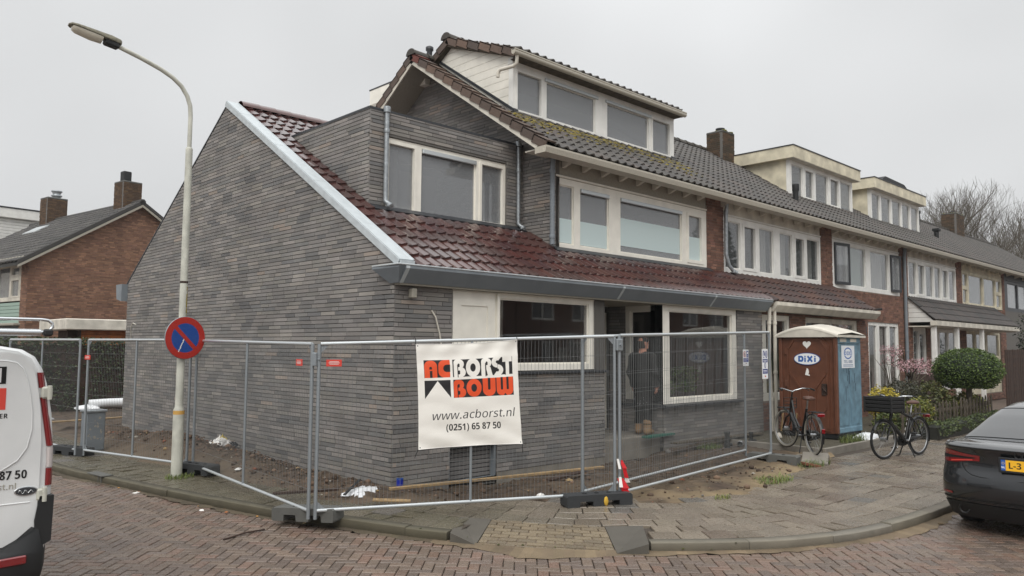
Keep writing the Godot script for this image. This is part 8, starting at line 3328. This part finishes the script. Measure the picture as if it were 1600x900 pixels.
func plants() -> void:
	# clipped ball on a stem
	var o := thing("topiary_tree", "large clipped evergreen ball on a short trunk behind the picket fence", "tree", Vector3(16.9, .1, 2.15))
	var g := Geo.new()
	g.tube([Vector3(0, 0, 0), Vector3(.03, .5, 0), Vector3(0, 1.0, .02)], .07, 8)
	obj("trunk", g, M.bark, o)
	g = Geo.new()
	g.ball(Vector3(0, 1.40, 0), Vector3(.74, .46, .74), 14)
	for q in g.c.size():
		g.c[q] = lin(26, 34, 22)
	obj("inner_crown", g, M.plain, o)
	g = Geo.new()
	var f := FastNoiseLite.new()
	f.seed = 2; f.frequency = 2.4
	for k in 9000:
		var d := Vector3(R.randfn(0, 1), R.randfn(0, 1), R.randfn(0, 1)).normalized()
		var rad := R.randf_range(.88, 1.03) + f.get_noise_3dv(d * 1.5) * .07
		var p := Vector3(d.x * .82, d.y * .58, d.z * .82) * rad
		if p.y < -.46:
			p.y = -.46 + R.randf() * .06
		leaf(g, p + Vector3(0, 1.40, 0), R.randf_range(.03, .055), [58, 76, 36], [112, 132, 62])
	stuff(obj("crown", g, M.leaf, o))
	# picket fence along the front gardens
	var pf := thing("picket_fence", "low mossy wooden picket fence along the front garden beyond the bicycles", "fence", Vector3(11.6, .1, 2.35))
	for k in 26:
		g = Geo.new()
		var x := k * .26
		var h := R.randf_range(.60, .68)
		g.prism(PackedVector2Array([Vector2(-.05, 0), Vector2(.05, 0), Vector2(.05, h), Vector2(.0, h + .07), Vector2(-.05, h)]), Vector3(x, 0, R.randf_range(-.01, .01)), Vector3(1, R.randf_range(-.04, .04), 0), Vector3.UP, Vector3(0, 0, .022))
		obj("picket", g, M.wood_grey, pf)
	for y in [.18, .50]:
		g = Geo.new()
		g.cbox(Vector3(3.25, y, -.02), Vector3(6.6, .07, .03), .006)
		obj("rail", g, M.wood_grey, pf)
	# low clipped hedge along the pavement
	var lh := thing("low_hedge", "low green hedge along the pavement before the picket fence", "hedge", Vector3(12.0, .1, 2.75))
	g = Geo.new()
	for k in 5200:
		var p := Vector3(R.randf_range(0, 8.0), 0, 0)
		var a := R.randf_range(-.3, PI + .3)
		var wob := 1.0 + .18 * sin(p.x * 4.0) + .1 * sin(p.x * 11.0)
		p.y = .17 + sin(a) * .17 * wob; p.z = cos(a) * .22 * wob
		leaf(g, p, R.randf_range(.025, .05), [50, 62, 34], [98, 108, 58])
	stuff(obj("foliage", g, M.leaf, lh))
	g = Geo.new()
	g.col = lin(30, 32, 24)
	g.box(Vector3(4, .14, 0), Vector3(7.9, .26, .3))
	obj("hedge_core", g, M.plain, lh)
	# shrubs
	bush("shrub", "yellow variegated shrub right of the portable toilet", "shrub", Vector3(13.3, .3, 1.35), Vector3(.36, .85, .36), 1500, .05, [150, 136, 44], [214, 196, 88])
	bush("shrub", "dull purple green rounded shrub behind the crate bicycle", "shrub", Vector3(15.2, .3, 1.1), Vector3(.75, .95, .5), 2600, .05, [60, 62, 50], [92, 88, 74])
	bush("shrub", "olive shrub behind the picket fence, left of the clipped ball", "shrub", Vector3(16.2, .2, 1.4), Vector3(.8, 1.0, .6), 2400, .06, [64, 70, 38], [112, 112, 60])
	bush("shrub", "yellowish leafy shrub behind the saddle of the crate bicycle", "shrub", Vector3(13.0, .2, 2.2), Vector3(.5, .75, .3), 1500, .055, [84, 92, 40], [164, 156, 70])
	bush("shrub", "leafy green shrub at the foot of the toilet's blue side", "shrub", Vector3(11.9, .2, 2.0), Vector3(.5, .5, .3), 1100, .05, [64, 76, 36], [116, 122, 62])
	bush("shrub", "yellow green bush under the clipped evergreen ball", "shrub", Vector3(17.6, .15, 1.9), Vector3(1.0, .7, .4), 1800, .06, [96, 100, 46], [160, 154, 76])
	bush("shrub", "dark conifer at the right edge before the last house", "shrub", Vector3(29.4, .1, 1.3), Vector3(.9, 3.6, .9), 4200, .09, [40, 48, 38], [74, 78, 58], 4, .3)
	# blossom tree
	var bt := thing("blossom_tree", "small crooked tree with pink blossom before the porch", "tree", Vector3(17.6, .2, .5))
	g = Geo.new()
	var pg := Geo.new()
	var rr_ := RandomNumberGenerator.new()
	rr_.seed = 17
	g.tube([Vector3(0, 0, 0), Vector3(.05, .5, .02), Vector3(-.06, 1.0, 0), Vector3(.02, 1.3, 0)], [.06, .05, .045, .04], 7)
	for k in 16:
		var a := rr_.randf_range(-1.0, 1.0)
		var L := rr_.randf_range(.7, 1.9)
		var d := Vector3(cos(a * 1.5) * (1 if k % 2 else -1), 0, sin(a * 1.5) * .5)
		var p0 := Vector3(0, rr_.randf_range(.8, 1.3), 0)
		var p1 := p0 + d * L * .35 + Vector3(rr_.randf_range(-.15, .15), rr_.randf_range(.3, .6), rr_.randf_range(-.2, .2))
		var p2 := p1 + d * L * .65 + Vector3(rr_.randf_range(-.1, .1), rr_.randf_range(-.12, .14), rr_.randf_range(-.2, .2))
		g.tube([p0, p0.lerp(p1, .5) + Vector3(rr_.randf_range(-.08, .08), -.04, rr_.randf_range(-.08, .08)), p1], [.022, .018, .014], 5)
		g.tube([p1, p1.lerp(p2, .5) + Vector3(0, rr_.randf_range(-.1, .1), rr_.randf_range(-.08, .08)), p2], [.013, .009, .004], 5)
		for q in 110:
			var t := rr_.randf()
			var c := p1.lerp(p2, t) + Vector3(rr_.randf_range(-.12, .12), rr_.randf_range(-.1, .14), rr_.randf_range(-.12, .12))
			if q % 8 == 0:
				g.tube([p1.lerp(p2, t), c], .004, 3)
			leaf(pg, c, rr_.randf_range(.02, .045), [196, 150, 158], [232, 206, 208])
	obj("branches", g, M.bark, bt)
	stuff(obj("blossom", pg, M.petal, bt))
	# bare climbing shrub by the third house's door
	var cs := thing("bare_shrub", "leafless twisted shrub before the white garden door", "shrub", Vector3(16.6, .2, .4))
	g = Geo.new()
	for k in 9:
		var a := rr_.randf() * TAU
		var d := Vector3(cos(a), 0, sin(a) * .5)
		g.tube([Vector3(0, 0, 0), d * .25 + Vector3(0, .6, 0), d * rr_.randf_range(.3, .7) + Vector3(0, rr_.randf_range(1.0, 1.4), 0), d * rr_.randf_range(.5, 1.1) + Vector3(0, rr_.randf_range(1.2, 1.9), 0)], [.02, .014, .009, .004], 5)
	obj("branches", g, M.bark, cs)
	# dark board fence and tall screen
	var df := thing("garden_fence", "dark brown board fence between the gardens under the blossom tree", "fence", Vector3(18.6, .2, .1))
	for k in 13:
		g = Geo.new()
		g.cbox(Vector3(k * .22, .55, 0), Vector3(.205, 1.1, .03), .006)
		obj("plank", g, M.wood_dark, df)
	var ts := thing("garden_fence", "tall weathered wooden screen at the right behind the clipped ball", "fence", Vector3(21.2, .1, 2.0))
	for k in 22:
		g = Geo.new()
		g.cbox(Vector3(k * .20, .98, R.randf_range(-.01, .01)), Vector3(.185, R.randf_range(1.92, 2.0), .03), .006)
		obj("plank", g, M.wood_dark, ts)
	# raised edging of the second house's garden
	var ge := thing("garden_edging", "low concrete edging of the front garden between the two bicycles", "kerb", Vector3(7.9, .08, 2.3))
	for k in 5:
		g = Geo.new()
		g.cbox(Vector3(.5 + k * 1.0, .06, 0), Vector3(.99, .16, .07), .01)
		obj("edging_stone", g, M.concrete, ge)
	for k in 2:
		g = Geo.new()
		g.cbox(Vector3(.03, .06, -.55 - k * 1.0), Vector3(.07, .16, .99), .01)
		obj("edging_stone", g, M.concrete, ge)
	var gs := Geo.new()
	gs.span(Vector3(7.94, -.02, -.4), Vector3(21.0, .20, 2.27))
	for q in gs.c.size():
		gs.c[q] = lin(86, 80, 64)
	struct("garden_soil", gs, M.soil)
	# trees far behind
	var spots := [[Vector3(64, 0, -12.5), 15.0, 3], [Vector3(72, 0, -15), 17.5, 5], [Vector3(78, 0, -11), 17.5, 8], [Vector3(66, 0, -7.5), 14.5, 12], [Vector3(84, 0, -8), 17.0, 14], [Vector3(60, 0, -17.5), 13.5, 21], [Vector3(92, 0, -18), 17.0, 27]]
	var lb := ["bare tree with fine twigs right behind the far chimney", "tall bare tree in the middle of the group beyond the roofs", "tall bare tree with arching limbs beyond the roofs", "bare tree nearest the right edge, low against the last roof", "wide bare tree at the right edge of the photograph", "smaller bare tree just right of the last flat dormer", "faint bare tree farthest back behind the roofs"]
	for k in spots.size():
		bare_tree(lb[k], spots[k][0], spots[k][1], spots[k][2], 1.0)
	bush("shrub", "dense brushy tree low over the last roof at the right edge", "tree", Vector3(70, 3.5, -5.0), Vector3(4.5, 7.0, 4.0), 5200, .20, [96, 90, 82], [122, 114, 102], 8, .3, .2)
	# tufts
	grass_tufts("green grass tuft on the sand before the outer fence panel", Vector3(4.55, .09, 3.05), .45, .22, 420, .10, [70, 92, 40], [130, 144, 70])
	grass_tufts("small grass tuft on the sand near the taped post", Vector3(2.85, .09, 3.25), .16, .08, 90, .07, [90, 100, 50], [140, 144, 80])
	grass_tufts("weeds beside the broken slabs right of the fence", Vector3(6.55, .09, 2.75), .5, .16, 380, .12, [62, 80, 38], [120, 130, 66])
	grass_tufts("weeds in the garden corner below the toilet", Vector3(9.6, .20, 2.12), .5, .16, 380, .16, [64, 80, 36], [118, 126, 62])
	grass_tufts("grass at the foot of the street lamp", Vector3(-1.66, .10, -2.86), .2, .16, 240, .07, [72, 90, 40], [126, 132, 70])
	grass_tufts("weeds against the bay wall behind the fence", Vector3(6.9, .14, .55), .35, .2, 220, .12, [64, 84, 38], [112, 126, 60])
	# moss along the kerb joints
	var mg := Geo.new()
	for k in 900:
		var i := R.randi_range(0, kerb_line.size() - 2)
		var p := kerb_line[i]
		if p.y < -8 or p.x > 1.0:
			continue
		var dk := R.randf_range(.7, 1.1)
		mg.col = lin(84 * dk, 88 * dk, 48 * dk)
		var sz := R.randf_range(.006, .02)
		mg.ball(Vector3(p.x + R.randf_range(.0, .06), R.randf_range(.0, .10), p.y - R.randf_range(-.01, .02)), Vector3(sz, sz * .5, sz), 4)
	stuff(tag(obj("kerb_moss", mg, M.moss), "green moss along the foot and joints of the left kerb", "moss"))

# ---------------------------------------------------------------- small things on the site
func plank_at(label: String, a: Vector3, b: Vector3, w: float, t: float, m: Material, cat := "plank") -> void:
	var g := Geo.new()
	var d := b - a
	var u := d.normalized()
	var s := u.cross(Vector3.UP).normalized()
	g.cbox(Vector3.ZERO, Vector3(d.length(), t, w), .004, Basis(u, s.cross(u), s))
	solo("plank", g, m, label, cat, (a + b) * .5)

func sheet(called: String, label: String, cat: String, at: Vector3, turn: float, w: float, d: float, h: float, sd: int, m: Material) -> void:
	var g := Geo.new()
	crumple(g, w, d, h, sd)
	solo(called, g, m, label, cat, at, turn)

func small_things() -> void:
	person()
	plank_at("long pale timber batten lying before the plinth of the kitchen wall", Vector3(-.25, .20, .34), Vector3(3.3, .19, .93), .07, .035, M.wood_pale)
	plank_at("short pale board tucked under the banner panel's lower rail", Vector3(-.72, .17, .66), Vector3(-.36, .15, .93), .12, .02, M.wood_pale)
	plank_at("dark narrow strip of wood lying on the earth left of the corner", Vector3(-1.5, .20, -.35), Vector3(-.72, .19, -.12), .05, .03, M.wood_dark)
	plank_at("thin dark offcut propped beside the white sheet", Vector3(-.78, .16, .12), Vector3(-.40, .28, -.12), .04, .015, M.black_plastic)
	plank_at("brown board lying in the soil before the porch", Vector3(1.9, .17, 1.1), Vector3(2.9, .17, .9), .1, .025, M.wood_dark)
	plank_at("long plank laid before the bay wall", Vector3(5.9, .30, .42), Vector3(9.2, .24, .34), .16, .035, M.wood_grey)
	plank_at("green edged plank serving as a step in the porch", Vector3(5.55, .40, .05), Vector3(6.45, .40, .02), .14, .04, mat("green_board", rgb(36, 92, 78), .7))
	plank_at("light plank lying on the site behind the utility box", Vector3(-1.6, .32, -10.6), Vector3(.4, .30, -11.2), .14, .03, M.wood_pale)
	sheet("plastic_sheet", "crumpled white plastic sheet at the foot of the grey brick corner", "plastic sheet", Vector3(-.40, .13, -.05), .5, .52, .28, .09, 3, M.plastic_sheet)
	sheet("plastic_sheet", "white sheet on the ground beside the van, near the hedge", "plastic sheet", Vector3(-1.5, .2, -13.0), .2, 1.1, .5, .12, 9, M.plastic_sheet)
	sheet("paper_scrap", "small white scrap of paper on the soil by the gable", "litter", Vector3(-.95, .20, -2.5), .9, .11, .07, .03, 14, M.tape_white)
	sheet("paper_scrap", "flattened white wrapper on the road below the gully", "litter", Vector3(-2.32, .0, -2.62), .3, .10, .06, .03, 15, M.tape_white)
	sheet("paper_scrap", "pale scrap on the road along the left kerb", "litter", Vector3(-2.12, .0, -.95), 1.2, .08, .05, .02, 16, M.tape_white)
	sheet("paper_scrap", "white crumpled bit beside the inner fence panel's foot", "litter", Vector3(1.05, .16, 1.75), .4, .09, .07, .04, 18, M.tape_white)
	# cement bag, half empty
	var bag := thing("cement_bag", "torn white and yellow paper bag on the soil against the gable wall", "bag", Vector3(-.34, .26, -4.55), .4)
	var g := Geo.new()
	crumple(g, .34, .26, .24, 21)
	obj("paper", g, M.tape_white, bag)
	g = Geo.new()
	crumple(g, .20, .10, .26, 22)
	var yb := obj("yellow_print", g, mat("bag_yellow", rgb(206, 184, 96), .7), bag)
	yb.position = Vector3(.03, .0, .03)
	g = Geo.new()
	crumple(g, .2, .2, .15, 23)
	var db := obj("torn_mouth", g, M.slate, bag)
	db.position = Vector3(.17, 0, .05)
	# blue pipe end at the corner
	g = Geo.new()
	g.tube([Vector3(0, 0, 0), Vector3(0, .18, 0)], .045, 12)
	var bp := solo("blue_pipe", g, mat("pipe_blue", rgb(22, 40, 150), .4), "short blue plastic pipe end beside the grey brick corner", "pipe", Vector3(.08, .08, .10))
	g = Geo.new()
	g.lathe([Vector2(.030, 0), Vector2(.046, 0), Vector2(.046, .02), Vector2(.030, .02)], Vector3(0, .17, 0), Basis(), 12)
	obj("rim", g, M.sign_blue, bp)
	# rolled membrane on the left of the site
	g = Geo.new()
	g.tube([Vector3(-.7, .14, 0), Vector3(-.2, .15, .02), Vector3(.3, .14, 0), Vector3(.55, .17, -.03)], [.11, .12, .13, .15], 14)
	var rm := solo("membrane_roll", g, M.plastic_sheet, "roll of white membrane lying before the ivy hedge", "roll", Vector3(1.2, .25, -14.9), -.1)
	g = Geo.new()
	crumple(g, .5, .35, .14, 31)
	var cr := obj("loose_end", g, M.plastic_sheet, rm)
	cr.position = Vector3(-.75, .02, .1)
	# pipe stubs and trap bits before the bay
	for e in [[Vector3(7.2, .14, .75), .10, .26, "black plastic pipe stub standing before the bay wall, left one"], [Vector3(8.15, .14, .72), .08, .18, "black plastic pipe stub standing before the bay wall, right one"]]:
		g = Geo.new()
		g.lathe([Vector2(.03, 0), Vector2(e[1] * .6, 0), Vector2(e[1] * .6, .04), Vector2(e[1] * .45, .05), Vector2(e[1] * .45, e[2]), Vector2(e[1] * .55, e[2] + .01), Vector2(e[1] * .55, e[2] + .05), Vector2(.02, e[2] + .05)], Vector3.ZERO, Basis(), 14)
		var st := solo("pipe_stub", g, M.black_plastic, e[3], "pipe", e[0])
		g = Geo.new()
		g.tube([Vector3(-.08, .06, 0), Vector3(.10, .06, .03)], .035, 10)
		obj("side_inlet", g, M.black_plastic, st)
	g = Geo.new()
	g.lathe([Vector2(.04, -.08), Vector2(.05, -.08), Vector2(.05, .06), Vector2(.058, .065), Vector2(.058, .09), Vector2(.045, .09)], Vector3.ZERO, Basis(Vector3.BACK, PI / 2), 14)
	var tin := solo("metal_tin", g, M.steel, "open metal tin lying between the two pipe stubs", "tin", Vector3(7.62, .20, .80), .3)
	g = Geo.new()
	g.lathe([Vector2(.001, 0), Vector2(.044, 0)], Vector3(.075, 0, 0), Basis(Vector3.BACK, PI / 2), 14)
	obj("inside", g, M.black_gap, tin)
	g = Geo.new()
	g.tube([Vector3(-.2, .0, 0), Vector3(.2, .02, 0)], .055, 12)
	solo("drain_pipe_end", g, M.weathered_white, "pale drain pipe end lying at the right end of the bay wall", "pipe", Vector3(9.3, .19, .72), .5)
	# broken slabs and bricks beside the right fence foot
	for e in [[Vector3(6.85, .16, 2.62), Vector3(.62, .07, .42), .4, .16, "tilted broken concrete slab beside the mossy fence foot"], [Vector3(7.35, .13, 2.35), Vector3(.55, .07, .4), .1, -.05, "flat concrete slab under the rear wheel of the leaning bicycle"]]:
		g = Geo.new()
		g.cbox(Vector3.ZERO, e[1], .012, Basis(Vector3.UP, e[2]) * Basis(Vector3.BACK, e[3]))
		solo("concrete_slab", g, M.concrete, e[4], "slab", e[0])
	g = Geo.new()
	g.cbox(Vector3.ZERO, Vector3(.30, .05, .15), .008, Basis(Vector3.UP, -.5) * Basis(Vector3.BACK, -.2))
	var rb := solo("broken_tile", g, mat("broken_red", rgb(124, 78, 58), .8, {"grain": M.speck_tex, "scale": 3.0}), "broken red brown tile lying before the mossy fence foot", "tile", Vector3(6.35, .13, 2.78))
	# yellow sticker blob on the taped foot
	g = Geo.new()
	g.ball(Vector3.ZERO, Vector3(.042, .06, .018), 8)
	solo("foam_blob", g, mat("foam_yellow", rgb(204, 164, 58), .8), "blob of yellow foam stuck on the dark fence foot", "foam", Vector3(1.34, .165, 2.575))
	# stick on the road
	g = Geo.new()
	g.tube([Vector3(-.28, .012, .1), Vector3(0, .02, .0), Vector3(.24, .012, -.04)], .010, 5)
	solo("stick", g, M.wood_dark, "thin dark stick lying on the road before the near fence foot", "stick", Vector3(-2.3, .0, .62))
	# dead leaves and rubble along the kerb
	var lg := Geo.new()
	var place := []
	for k in 170:
		var i := R.randi_range(0, kerb_line.size() - 2)
		var p := kerb_line[i]
		if p.y < -3.6 or p.y > .7 or p.x > 0:
			continue
		var c: Array = [[150, 92, 50], [120, 84, 52], [176, 128, 70], [196, 176, 140], [96, 72, 48]][R.randi() % 5]
		lg.col = lin(c[0], c[1], c[2])
		var b := Basis(Vector3.UP, R.randf() * TAU) * Basis(Vector3.RIGHT, R.randf_range(-.5, .5))
		var s := R.randf_range(.02, .05)
		lg.box(Vector3(p.x - R.randf_range(.01, .16) * R.randf(), .008 + R.randf() * .015, p.y + R.randf_range(-.02, .02)), Vector3(s, .004, s * .6), b)
	for k in 60:
		var i := R.randi_range(0, kerb_line.size() - 2)
		var p := kerb_line[i]
		if p.x < 2.2 or p.x > 4.6:
			continue
		var c: Array = [[128, 110, 78], [150, 132, 96], [96, 80, 58]][R.randi() % 3]
		lg.col = lin(c[0], c[1], c[2])
		lg.box(Vector3(p.x, .01, p.y + R.randf_range(.02, .16)), Vector3(R.randf_range(.02, .06), .008, R.randf_range(.01, .04)), Basis(Vector3.UP, R.randf() * TAU))
	stuff(tag(obj("fallen_leaves", lg, M.moss), "brown dead leaves and crumbs lying along the kerbs", "leaves"))

# ---------------------------------------------------------------- the man in the porch
func blob(g: Geo, bones: Array, cell: float, k: float) -> void:
	# bones: [a, b, ra, rb, colour]; the joined field is meshed as surface nets
	var lo := Vector3(1e9, 1e9, 1e9)
	var hi := -lo
	for b in bones:
		var m: float = maxf(b[2], b[3]) + cell * 3
		for p in [b[0], b[1]]:
			lo = lo.min(p - Vector3.ONE * m); hi = hi.max(p + Vector3.ONE * m)
	var n := Vector3i(((hi - lo) / cell).ceil()) + Vector3i.ONE
	var acc := PackedFloat32Array()
	acc.resize(n.x * n.y * n.z)
	acc.fill(0.0)
	for b in bones:
		var A: Vector3 = b[0]
		var B: Vector3 = b[1]
		var m: float = maxf(b[2], b[3]) + cell * 2.5
		var i0 := Vector3i(((A.min(B) - Vector3.ONE * m - lo) / cell).floor())
		var i1 := Vector3i(((A.max(B) + Vector3.ONE * m - lo) / cell).ceil())
		i0 = i0.clamp(Vector3i.ZERO, n - Vector3i.ONE); i1 = i1.clamp(Vector3i.ZERO, n - Vector3i.ONE)
		var ab := B - A
		var L2 := maxf(ab.length_squared(), 1e-8)
		for x in range(i0.x, i1.x + 1):
			for y in range(i0.y, i1.y + 1):
				for z in range(i0.z, i1.z + 1):
					var p := lo + Vector3(x, y, z) * cell
					var t := clampf((p - A).dot(ab) / L2, 0, 1)
					var d: float = p.distance_to(A + ab * t) - lerpf(b[2], b[3], t)
					acc[(x * n.y + y) * n.z + z] += exp(-k * d)
	var val := func(x: int, y: int, z: int) -> float: return acc[(x * n.y + y) * n.z + z] - 1.0   # > 0 inside
	var ids := {}
	for x in n.x - 1:
		for y in n.y - 1:
			for z in n.z - 1:
				var s := 0
				var base := (x * n.y + y) * n.z + z
				var c := [acc[base], acc[base + n.y * n.z], acc[base + n.z], acc[base + n.z + n.y * n.z], acc[base + 1], acc[base + 1 + n.y * n.z], acc[base + 1 + n.z], acc[base + 1 + n.z + n.y * n.z]]
				var inn := 0
				for q in 8:
					if c[q] > 1.0:
						inn += 1
				if inn == 0 or inn == 8:
					continue
				var sum := Vector3.ZERO
				var cnt := 0
				for e in [[0, 1], [2, 3], [4, 5], [6, 7], [0, 2], [1, 3], [4, 6], [5, 7], [0, 4], [1, 5], [2, 6], [3, 7]]:
					if (c[e[0]] > 1.0) != (c[e[1]] > 1.0):
						var da := -log(maxf(c[e[0]], 1e-6))
						var db := -log(maxf(c[e[1]], 1e-6))
						var t := clampf(da / (da - db), 0, 1)
						var pa := Vector3(e[0] & 1, (e[0] >> 1) & 1, (e[0] >> 2) & 1)
						var pb := Vector3(e[1] & 1, (e[1] >> 1) & 1, (e[1] >> 2) & 1)
						sum += pa.lerp(pb, t); cnt += 1
				var p := lo + (Vector3(x, y, z) + sum / cnt) * cell
				var best := 1e9
				for b in bones:
					var ab: Vector3 = b[1] - b[0]
					var t := clampf((p - b[0]).dot(ab) / maxf(ab.length_squared(), 1e-8), 0, 1)
					var d: float = p.distance_to(b[0] + ab * t) - lerpf(b[2], b[3], t)
					if d < best:
						best = d; g.col = b[4]
				ids[base] = g.vert(p, Vector3.ZERO)
	var start := g.ix.size()
	var sy := n.z
	var sx := n.y * n.z
	for x in range(1, n.x - 1):
		for y in range(1, n.y - 1):
			for z in range(1, n.z - 1):
				var base := (x * n.y + y) * n.z + z
				var v0 := acc[base] > 1.0
				for e in [[sx, sy, 1], [sy, 1, sx], [1, sx, sy]]:
					if v0 != (acc[base + e[0]] > 1.0):
						var a = ids.get(base - e[1] - e[2])
						var b = ids.get(base - e[2])
						var c = ids.get(base)
						var d = ids.get(base - e[1])
						if a == null or b == null or c == null or d == null:
							continue
						if v0:
							g.ix.append_array([a, c, b, a, d, c])
						else:
							g.ix.append_array([a, b, c, a, c, d])
	for i in range(start, g.ix.size(), 3):
		var nn := (g.v[g.ix[i + 2]] - g.v[g.ix[i]]).cross(g.v[g.ix[i + 1]] - g.v[g.ix[i]])
		for e in 3:
			g.n[g.ix[i + e]] += nn
	for i in g.n.size():
		if g.n[i].length_squared() > 0 and absf(g.n[i].length_squared() - 1.0) > 1e-3:
			g.n[i] = g.n[i].normalized()

func person() -> void:
	# local: faces +z; then turned so that his back and left side are seen
	var o := thing("person", "person in dark jacket, trousers and tan boots standing in the porch, seen from behind", "person", Vector3(5.86, .42, -.22), deg_to_rad(102))
	var jk := lin(34, 34, 38)
	var tr := lin(30, 30, 33)
	var bt := lin(146, 120, 90)
	var sk := lin(190, 138, 116)
	var bones := []
	var B := func(a: Vector3, b: Vector3, ra: float, rb: float, c: Color) -> void: bones.append([a, b, ra, rb, c])
	var hip := Vector3(0, .95, 0)
	B.call(hip + Vector3(-.07, 0, 0), hip + Vector3(.07, 0, 0), .115, .115, tr)
	B.call(hip + Vector3(0, .06, -.01), Vector3(0, 1.22, -.01), .135, .14, jk)
	B.call(Vector3(-.10, 1.36, -.01), Vector3(.10, 1.36, -.01), .125, .125, jk)
	B.call(Vector3(-.16, 1.44, -.01), Vector3(.16, 1.44, -.01), .07, .07, jk)
	B.call(Vector3(-.06, 1.02, 0), Vector3(-.09, 1.3, 0), .12, .12, jk)
	B.call(Vector3(.06, 1.02, 0), Vector3(.09, 1.3, 0), .12, .12, jk)
	B.call(Vector3(0, 1.48, 0), Vector3(0, 1.58, .03), .062, .056, sk)
	# arms hang, slightly bent
	for s in [-1.0, 1.0]:
		var sh := Vector3(.205 * s, 1.42, -.01)
		var el := Vector3(.255 * s, 1.14, -.02)
		var wr := Vector3(.24 * s, .91, .08)
		B.call(sh, el, .066, .052, jk)
		B.call(el, wr, .052, .040, jk)
		B.call(wr, wr + Vector3(0, -.03, .01), .030, .030, sk)
	# legs: right a little ahead
	for s in [-1.0, 1.0]:
		var fz := .06 if s > 0 else -.05
		var kn := Vector3(.105 * s, .50, .03 + fz * .5)
		var an := Vector3(.11 * s, .11, fz)
		B.call(hip + Vector3(.09 * s, -.03, 0), kn, .098, .072, tr)
		B.call(kn, an + Vector3(0, .08, 0), .070, .062, tr)
		B.call(an + Vector3(0, .12, 0), an - Vector3(0, .02, 0), .062, .060, bt)
		B.call(an + Vector3(0, -.06, -.03), an + Vector3(.015 * s, -.065, .15), .052, .046, bt)
	var g := Geo.new()
	blob(g, bones, .016, 34.0)
	# head with jaw, nose, ears
	var hc := Vector3(0, 1.69, .035)
	var turn := Basis(Vector3.UP, -.62)
	var hb := []
	var H := func(a: Vector3, b: Vector3, ra: float, rb: float, c := sk) -> void: hb.append([hc + turn * a, hc + turn * b, ra, rb, c])
	H.call(Vector3(0, .02, -.02), Vector3(0, .03, .01), .088, .085)
	H.call(Vector3(0, -.05, .03), Vector3(0, -.08, .05), .062, .045)
	H.call(Vector3(0, -.01, .09), Vector3(0, -.03, .11), .013, .015)
	H.call(Vector3(-.026, -.07, .088), Vector3(.026, -.07, .088), .012, .012, lin(160, 100, 90))
	for s in [-1.0, 1.0]:
		H.call(Vector3(.083 * s, .01, -.01), Vector3(.088 * s, -.035, -.005), .018, .012)
		H.call(Vector3(.035 * s, .008, .082), Vector3(.036 * s, .008, .084), .012, .012, lin(70, 56, 50))
		H.call(Vector3(.02 * s, .03, .085), Vector3(.05 * s, .028, .076), .010, .008)
	H.call(Vector3(0, -.09, -.01), Vector3(0, -.15, -.03), .055, .058)
	blob(g, hb, .007, 90.0)
	# hands: palm and five fingers
	for s in [-1.0, 1.0]:
		var wr := Vector3(.24 * s, .89, .085)
		var fb := []
		var F := func(a: Vector3, b: Vector3, ra: float, rb: float) -> void: fb.append([wr + a, wr + b, ra, rb, sk])
		F.call(Vector3(0, .01, 0), Vector3(0, -.05, .012), .024, .026)
		F.call(Vector3(0, -.05, -.012), Vector3(0, -.05, .035), .018, .018)
		for k in 4:
			var z := -.022 + k * .019
			var L: float = [.055, .07, .075, .065][k]
			F.call(Vector3(0, -.07, z + .006), Vector3(-.012 * s, -.07 - L * .55, z + .008), .0095, .0088)
			F.call(Vector3(-.012 * s, -.07 - L * .55, z + .008), Vector3(-.034 * s, -.07 - L, z + .01), .0088, .008)
		F.call(Vector3(-.005 * s, -.025, .03), Vector3(-.018 * s, -.06, .05), .0115, .010)
		F.call(Vector3(-.018 * s, -.06, .05), Vector3(-.024 * s, -.085, .048), .010, .0085)
		blob(g, fb, .005, 150.0)
	obj("body", g, M.cloth, o)
	# cap and hair
	g = Geo.new()
	g.col = lin(26, 26, 28)
	var prof := []
	for k in 7:
		var a := PI * .5 * k / 6.0
		prof.append(Vector2(cos(a) * .099 + .0005, .02 + sin(a) * .095))
	g.lathe(prof, hc, turn, 20)
	g.hexa(hc + turn * Vector3(0, .03, .115), turn * Vector3(.06, 0, 0), Vector3(0, .006, 0), turn * Vector3(0, -.01, .05))
	obj("cap", g, M.cloth, o)
	g = Geo.new()
	g.col = lin(52, 40, 32)
	var hr := []
	for e in [[.075, -.095], [.090, -.05], [.096, .0], [.098, .04]]:
		var row := PackedVector3Array()
		for q in 11:
			var a := PI * (1.0 + q / 10.0)
			row.append(hc + turn * Vector3(-cos(a) * e[0], e[1], sin(a) * e[0] * 1.22 - .005))
		row.reverse()
		hr.append(row)
	g.loft(hr, false)
	obj("hair", g, M.cloth, o)
	g = Geo.new()
	g.col = lin(40, 40, 44)
	for e in [[-.15, 1.0], [.15, 1.0]]:
		g.cbox(Vector3(e[0], .62, .0), Vector3(.03, .16, .13), .01)
	obj("thigh_pocket", g, M.cloth, o)
	g = Geo.new()
	g.col = lin(120, 120, 124)
	for k in 9:
		g.box(Vector3(R.randf_range(-.13, .13), R.randf_range(.55, .8), -.105), Vector3(.015, .02, .004))
	obj("paint_marks", g, M.cloth, o)
